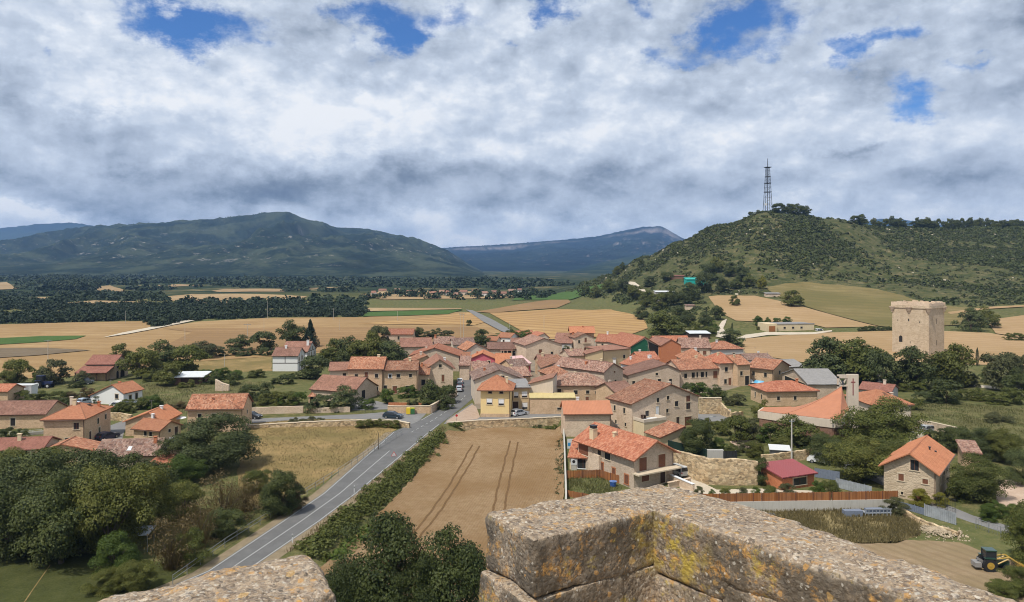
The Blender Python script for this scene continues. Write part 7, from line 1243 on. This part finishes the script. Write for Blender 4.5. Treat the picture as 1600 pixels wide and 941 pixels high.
for k in range(1100):
    a, r = R.uniform(0, 6.28), abs(R.gauss(0, .55)); x, y = c0.x+math.cos(a)*r*2.6, c0.y+math.sin(a)*r*2.4; s = R.uniform(.03, .10)*(2 if k % 12 == 0 else 1); z = max(0, .55*(1-r*.8)); M1 = Matrix.Translation((x, y, z)) @ Matrix.Rotation(R.uniform(0, 3), 4, 'Z') @ Matrix.Rotation(R.uniform(-.6, .6), 4, 'X'); m.box(-s, s, -s*.7, s*.7, -s*.6, s*.6, 0, M1, .25)
o = m.build('rubble', plain('rubble_stone', (.40,.32,.22), .95, var=.3, scale=1.5)); o['kind'] = 'stuff'; o['label'] = 'pale rubble heap below the galvanised sheets'
# hutch with white roof, canopy in the grove, small wooden things
p = at(1204, 716); t = thing('hutch', 'grey mesh hutch with white sheet roof in the terraced garden', 'hutch', p, -.25); m = MB(); m.box(0, 3.2, 0, 2.2, -.2, 1.5); m.build('wall', MT['sheet'], t); m = MB(); M1 = Matrix.Translation((0, 0, 1.55)) @ Matrix.Rotation(.12, 4, 'X'); m.box(-.2, 3.4, -.3, 2.5, 0, .07, 0, M1); m.build('roof', MT['plw'], t)
p = at(215, 858); t = thing('canopy_shelter', 'small grey metal-roofed shelter under the grove', 'shelter', p, .1); m = MB()
for x in (-1.5, 1.5):
    for y in (-1, 1): m.box(x-.04, x+.04, y-.04, y+.04, -.3, 2.1)
m.build('post', MT['metal'], t); m = MB(); M1 = Matrix.Translation((0, 0, 2.15)) @ Matrix.Rotation(.1, 4, 'X')
for k in range(6): m.box(-1.7+k*.57, -1.17+k*.57, -1.3, 1.3, 0, .05+.02*(k % 2), 0, M1)
m.build('roof', MT['zinc'], t)
# young shrubs along the board fence
for i, (px, py, w, top, lb) in enumerate([(1092,776,16,760,'young shrub at the yard end of the board fence'),(1112,778,12,765,'thin shrub second along the pale yard fence'),(1133,778,16,763,'young shrub before the rubble terrace wall foot'),(1160,780,18,762,'shrub in the pale yard near the brick garden house'),(1180,780,18,761,'leafy shrub at the steps of the brick garden house'),(1203,780,22,760,'pale shrub before the brick garden house'),(1228,778,26,756,'broad shrub under the wide window of the brick garden house'),(1276,776,22,752,'shrub behind the board fence by the galvanised sheets'),(1298,776,24,752,'taller shrub behind the board fence by the galvanised sheets')]):
    T('shrub', 'bush', ('olive', 'fresh', 'oak')[i % 3], px, py, w, top, lb, 'young shrubs in the pale yard', cat='bush')
T('vine', 'bush', 'yellow', 1438, 790, 30, 765, 'yellowing vine over the red garage of the ochre house', cat='vine'); T('vine', 'bush', 'yellow', 1470, 792, 22, 770, 'vine trailing on the iron gate of the ochre house', cat='vine')
# ---------------------------------------------------------------- mast on the hill
p = on(1199.5, 329); Dm = p.y; p.z -= .5; k = F/Dm; t = thing('lattice_mast', 'slender lattice radio mast on the summit of the scrubby hill', 'mast', p); hh = 84/k; wb, wt = 11.0/k/2, 4.6/k/2; h1 = hh*.83
def lw(z): return wb+(wt-wb)*min(1, z/h1)
for sx in (-1, 1):
    for sy in (-1, 1): m = MB(); m.tube((sx*wb, sy*wb, 0), (sx*wt, sy*wt, h1), .22, .16, 6); m.build('leg', MT['iron'], t)
m = MB(); zs = [0, .15*hh, .27*hh, .37*hh, .46*hh, .535*hh, .60*hh, .655*hh, .71*hh, .77*hh, h1]
for a, b in zip(zs, zs[1:]):
    wa, w2 = lw(a), lw(b); cs = [(-1,-1),(1,-1),(1,1),(-1,1)]
    for (x, y), (x2, y2) in zip(cs, cs[1:]+cs[:1]): m.tube((x*wa, y*wa, a), (x2*w2, y2*w2, b), .06, n=5); m.tube((x2*wa, y2*wa, a), (x*w2, y*w2, b), .06, n=5); m.tube((x*w2, y*w2, b), (x2*w2, y2*w2, b), .09, n=5)
m.build('bracing', MT['iron'], t); m = MB(); m.tube((0, 0, 0), (0, 0, h1), .35, n=8); m.build('cable_shaft', MT['iron'], t); m = MB(); m.tube((0, 0, h1), (0, 0, hh), .42, .25, 8); m.build('antenna', MT['iron'], t)
for z, s in ((.37*hh, 1.15), (.535*hh, 1.25), (.655*hh, 1.2), (h1, 2.0)):
    m = MB(); w = lw(z)*s; m.box(-w, w, -w, w, z, z+.5); m.build('platform', MT['iron'], t)
m = MB(); m.tube((-wb*.95, -wb-.2, .14*hh), (-wb*.95, -wb-.9, .14*hh), 1.3, n=14); m.build('dish', MT['plw'], t)
# ---------------------------------------------------------------- the lookout's own battlements
def m_parapet():
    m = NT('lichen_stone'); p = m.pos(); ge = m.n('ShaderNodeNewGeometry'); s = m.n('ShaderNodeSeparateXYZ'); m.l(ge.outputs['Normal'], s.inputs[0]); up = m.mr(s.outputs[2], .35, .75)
    sc = m.n('ShaderNodeSeparateColor'); w = m.vmath('ADD', p, m.sc(m.noise(p, 30, 3, .6, 'Color'), (.025, .025, .025))); m.l(m.vor(w, 68), sc.inputs[0]); sc2 = m.n('ShaderNodeSeparateColor'); m.l(m.vor(w, 150), sc2.inputs[0])
    pal = [(0, (.07,.055,.045)), (.18, (.17,.125,.09)), (.4, (.31,.225,.145)), (.6, (.39,.295,.195)), (.78, (.22,.175,.14)), (.9, (.47,.385,.285)), (1, (.64,.56,.45))]
    c = m.mix(.5, m.ramp(sc.outputs[0], pal), m.ramp(sc2.outputs[0], pal)); n = m.noise(p, 9, 6, .7); big = m.noise(p, 3.2, 5, .65)
    c = m.mix(m.mr(n, .45, .66, 0, .40), c, (.42,.33,.235)); c = m.mix(m.mr(m.noise(p, 38, 4, .65), .56, .66, 0, .6), c, (.16,.145,.13))
    side = m.math('SUBTRACT', 1.0, up); side_dark = m.math('MULTIPLY', side, m.mr(m.noise(m.sc(p, (1, 1, .6)), 4.5, 6, .7), .33, .54, 0, .85)); c = m.mix(side_dark, c, (.085,.07,.052))  # upright faces take a blotchy darker tone than the tops
    org = m.mr(m.noise(p, 10, 8, .78), .54, .62); org = m.math('MULTIPLY', org, m.mr(m.noise(p, 42, 4, .7), .38, .56)); c = m.mix(m.math('MULTIPLY', org, .85), c, m.ramp(m.noise(p, 60, 3, .6), [(.3, (.42,.20,.05)), (.7, (.60,.34,.10))]))
    for vs, lo, hi, col_, k in ((64, .84, .30, (.55,.51,.43), .55), (36, .91, .34, (.46,.25,.08), .65), (22, .93, .30, (.44,.27,.09), .6), (60, .83, .30, (.09,.075,.06), .7)):
        vv = m.n('ShaderNodeTexVoronoi'); m.l(m.vmath('ADD', w, (vs*.37, 0, 0)), vv.inputs['Vector']); vv.inputs['Scale'].default_value = vs; s3 = m.n('ShaderNodeSeparateColor'); m.l(vv.outputs['Color'], s3.inputs[0])
        sp = m.math('MULTIPLY', m.math('GREATER_THAN', s3.outputs[1], lo), m.mr(m.math('ADD', vv.outputs['Distance'], m.math('MULTIPLY', m.noise(p, 110, 3, .7), .25)), hi+.10, hi+.17, k, 0)); c = m.mix(sp, c, col_)
    d = m.n('ShaderNodeVectorMath', operation='DISTANCE'); m.l(p, d.inputs[0]); d.inputs[1].default_value = (.575, 2.60, H-1.01); yl = m.math('MULTIPLY', m.mr(d.outputs['Value'], .08, .17, 1, 0), m.mr(m.noise(p, 11, 6, .72), .46, .58)); yl = m.math('MULTIPLY', yl, side)
    y2 = m.math('MULTIPLY', side, m.math('MULTIPLY', m.mr(m.noise(p, 8, 7, .75), .57, .65), .8)); c = m.mix(m.math('MULTIPLY', m.math('MAXIMUM', yl, y2), .9), c, m.ramp(m.noise(p, 70, 3, .6), [(.3, (.30,.22,.04)), (.6, (.46,.34,.06)), (.8, (.52,.30,.07))]))
    m.col(c); e = m.vor(w, 68, 'Distance', 'F1'); m.bump(m.math('ADD', m.math('MULTIPLY', n, 1.2), m.math('ADD', m.mr(e, 0, .7, 1, 0), m.noise(p, 160, 3, .7))), .75, .006); m.b.inputs['Roughness'].default_value = .95; return m.mat
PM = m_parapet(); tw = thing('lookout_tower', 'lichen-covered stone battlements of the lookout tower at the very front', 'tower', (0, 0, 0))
def stoneblock(o0, o1, i1, i0, z0, z1, r, amp, seed, res=.009, slope=0.0, parent=None):
    """plan corners: outer a, outer b, inner b, inner a"""
    o0, o1, i1, i0 = [np.array(q, float) for q in (o0, o1, i1, i0)]; L = np.array([(np.linalg.norm(o1-o0)+np.linalg.norm(i1-i0))/2, (np.linalg.norm(i0-o0)+np.linalg.norm(i1-o1))/2, z1-z0]); V, Q, n0 = [], [], 0
    def emit(A, B, Cc):
        nonlocal n0
        q = np.stack([A*L[0], B*L[1], Cc*L[2]], -1); rr = r*(1+.5*fbm(q[..., 0]*6+seed, q[..., 1]*6, q[..., 2]*6, 2, seed)); qc = np.stack([np.clip(q[..., k], rr, np.maximum(L[k]-rr, rr)) for k in range(3)], -1); d = q-qc; ln = np.linalg.norm(d, axis=-1, keepdims=True)+1e-9; n = d/ln; q = qc+n*rr[..., None]
        a, b, c = q[..., 0]/L[0], q[..., 1]/L[1], q[..., 2]
        xy = (o0*((1-a)*(1-b))[..., None]+o1*(a*(1-b))[..., None]+i1*(a*b)[..., None]+i0*((1-a)*b)[..., None])
        ea = (o1-o0)/np.linalg.norm(o1-o0); eb = (i0-o0)/np.linalg.norm(i0-o0); N = np.concatenate([n[..., :1]*ea+n[..., 1:2]*eb, n[..., 2:3]], -1); P = np.concatenate([xy, (z0+c+slope*a)[..., None]], -1)
        h = amp*(fbm(P[..., 0]*5, P[..., 1]*5, P[..., 2]*5, 2, seed)*1.1+fbm(P[..., 0]*22, P[..., 1]*22, P[..., 2]*22, 3, seed+3)*.55+np.abs(fbm(P[..., 0]*75, P[..., 1]*75, P[..., 2]*75, 2, seed+6))*.32)
        P = P+N*h[..., None]; m_, k_ = P.shape[:2]; idx = np.arange(m_*k_).reshape(m_, k_)+n0; V.append(P.reshape(-1, 3)); Q.append(np.stack([idx[:-1, :-1], idx[:-1, 1:], idx[1:, 1:], idx[1:, :-1]], -1).reshape(-1, 4)); n0 += m_*k_
    na, nb, nc = [max(3, int(l/res)) for l in L]; u = lambda k: np.linspace(0, 1, k)
    for c in (0., 1.): A, B = np.meshgrid(u(na), u(nb)); emit(A, B, np.full_like(A, c))
    for b in (0., 1.): A, Cc = np.meshgrid(u(na), u(nc)); emit(A, np.full_like(A, b), Cc)
    for a in (0., 1.): B, Cc = np.meshgrid(u(nb), u(nc)); emit(np.full_like(B, a), B, Cc)
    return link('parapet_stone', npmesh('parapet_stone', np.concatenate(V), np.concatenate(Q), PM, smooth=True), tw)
ZT = H-.9
def off2(p, d, k): return (p[0]+d[0]*k, p[1]+d[1]*k)
cO, cI = (.640, 3.05), (.600, 2.735); gO, gI = (-.100, 2.665), (.070, 2.400)
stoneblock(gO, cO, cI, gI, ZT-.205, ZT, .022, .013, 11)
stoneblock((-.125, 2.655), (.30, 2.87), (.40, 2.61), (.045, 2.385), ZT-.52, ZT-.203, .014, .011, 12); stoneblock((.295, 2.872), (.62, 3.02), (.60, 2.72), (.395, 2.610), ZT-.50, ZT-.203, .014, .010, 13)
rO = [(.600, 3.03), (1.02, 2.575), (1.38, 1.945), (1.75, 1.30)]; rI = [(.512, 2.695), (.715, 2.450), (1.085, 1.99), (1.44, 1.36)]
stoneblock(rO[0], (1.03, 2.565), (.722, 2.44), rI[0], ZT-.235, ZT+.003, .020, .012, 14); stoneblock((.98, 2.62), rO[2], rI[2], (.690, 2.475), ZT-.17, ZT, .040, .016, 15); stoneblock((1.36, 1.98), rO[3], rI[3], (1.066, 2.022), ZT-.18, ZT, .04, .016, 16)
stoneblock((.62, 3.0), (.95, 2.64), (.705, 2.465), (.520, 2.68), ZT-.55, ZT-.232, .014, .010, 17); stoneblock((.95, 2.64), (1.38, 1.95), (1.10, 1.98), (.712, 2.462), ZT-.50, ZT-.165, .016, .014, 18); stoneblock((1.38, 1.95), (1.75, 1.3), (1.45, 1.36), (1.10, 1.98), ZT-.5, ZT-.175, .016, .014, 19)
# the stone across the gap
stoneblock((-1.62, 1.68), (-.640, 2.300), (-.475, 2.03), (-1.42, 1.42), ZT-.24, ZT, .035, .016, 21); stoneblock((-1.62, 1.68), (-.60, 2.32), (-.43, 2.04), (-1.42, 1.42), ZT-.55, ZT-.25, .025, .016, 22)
# the tower carrying them
m = MB(); ex_ = (.886, .464); c4 = [(-1.7, 1.62), (.62, 3.03), (2.9, -.6), (.5, -2.2)]
def pr(poly, z0, z1):
    n = len(poly)
    for i in range(n): a, b = poly[i], poly[(i+1) % n]; m.face([(*a, z0), (*b, z0), (*b, z1), (*a, z1)])
    m.face([(*p, z1) for p in poly])
pr(c4, -2, ZT-.56); m.build('wall', MT['ashlar'], tw)
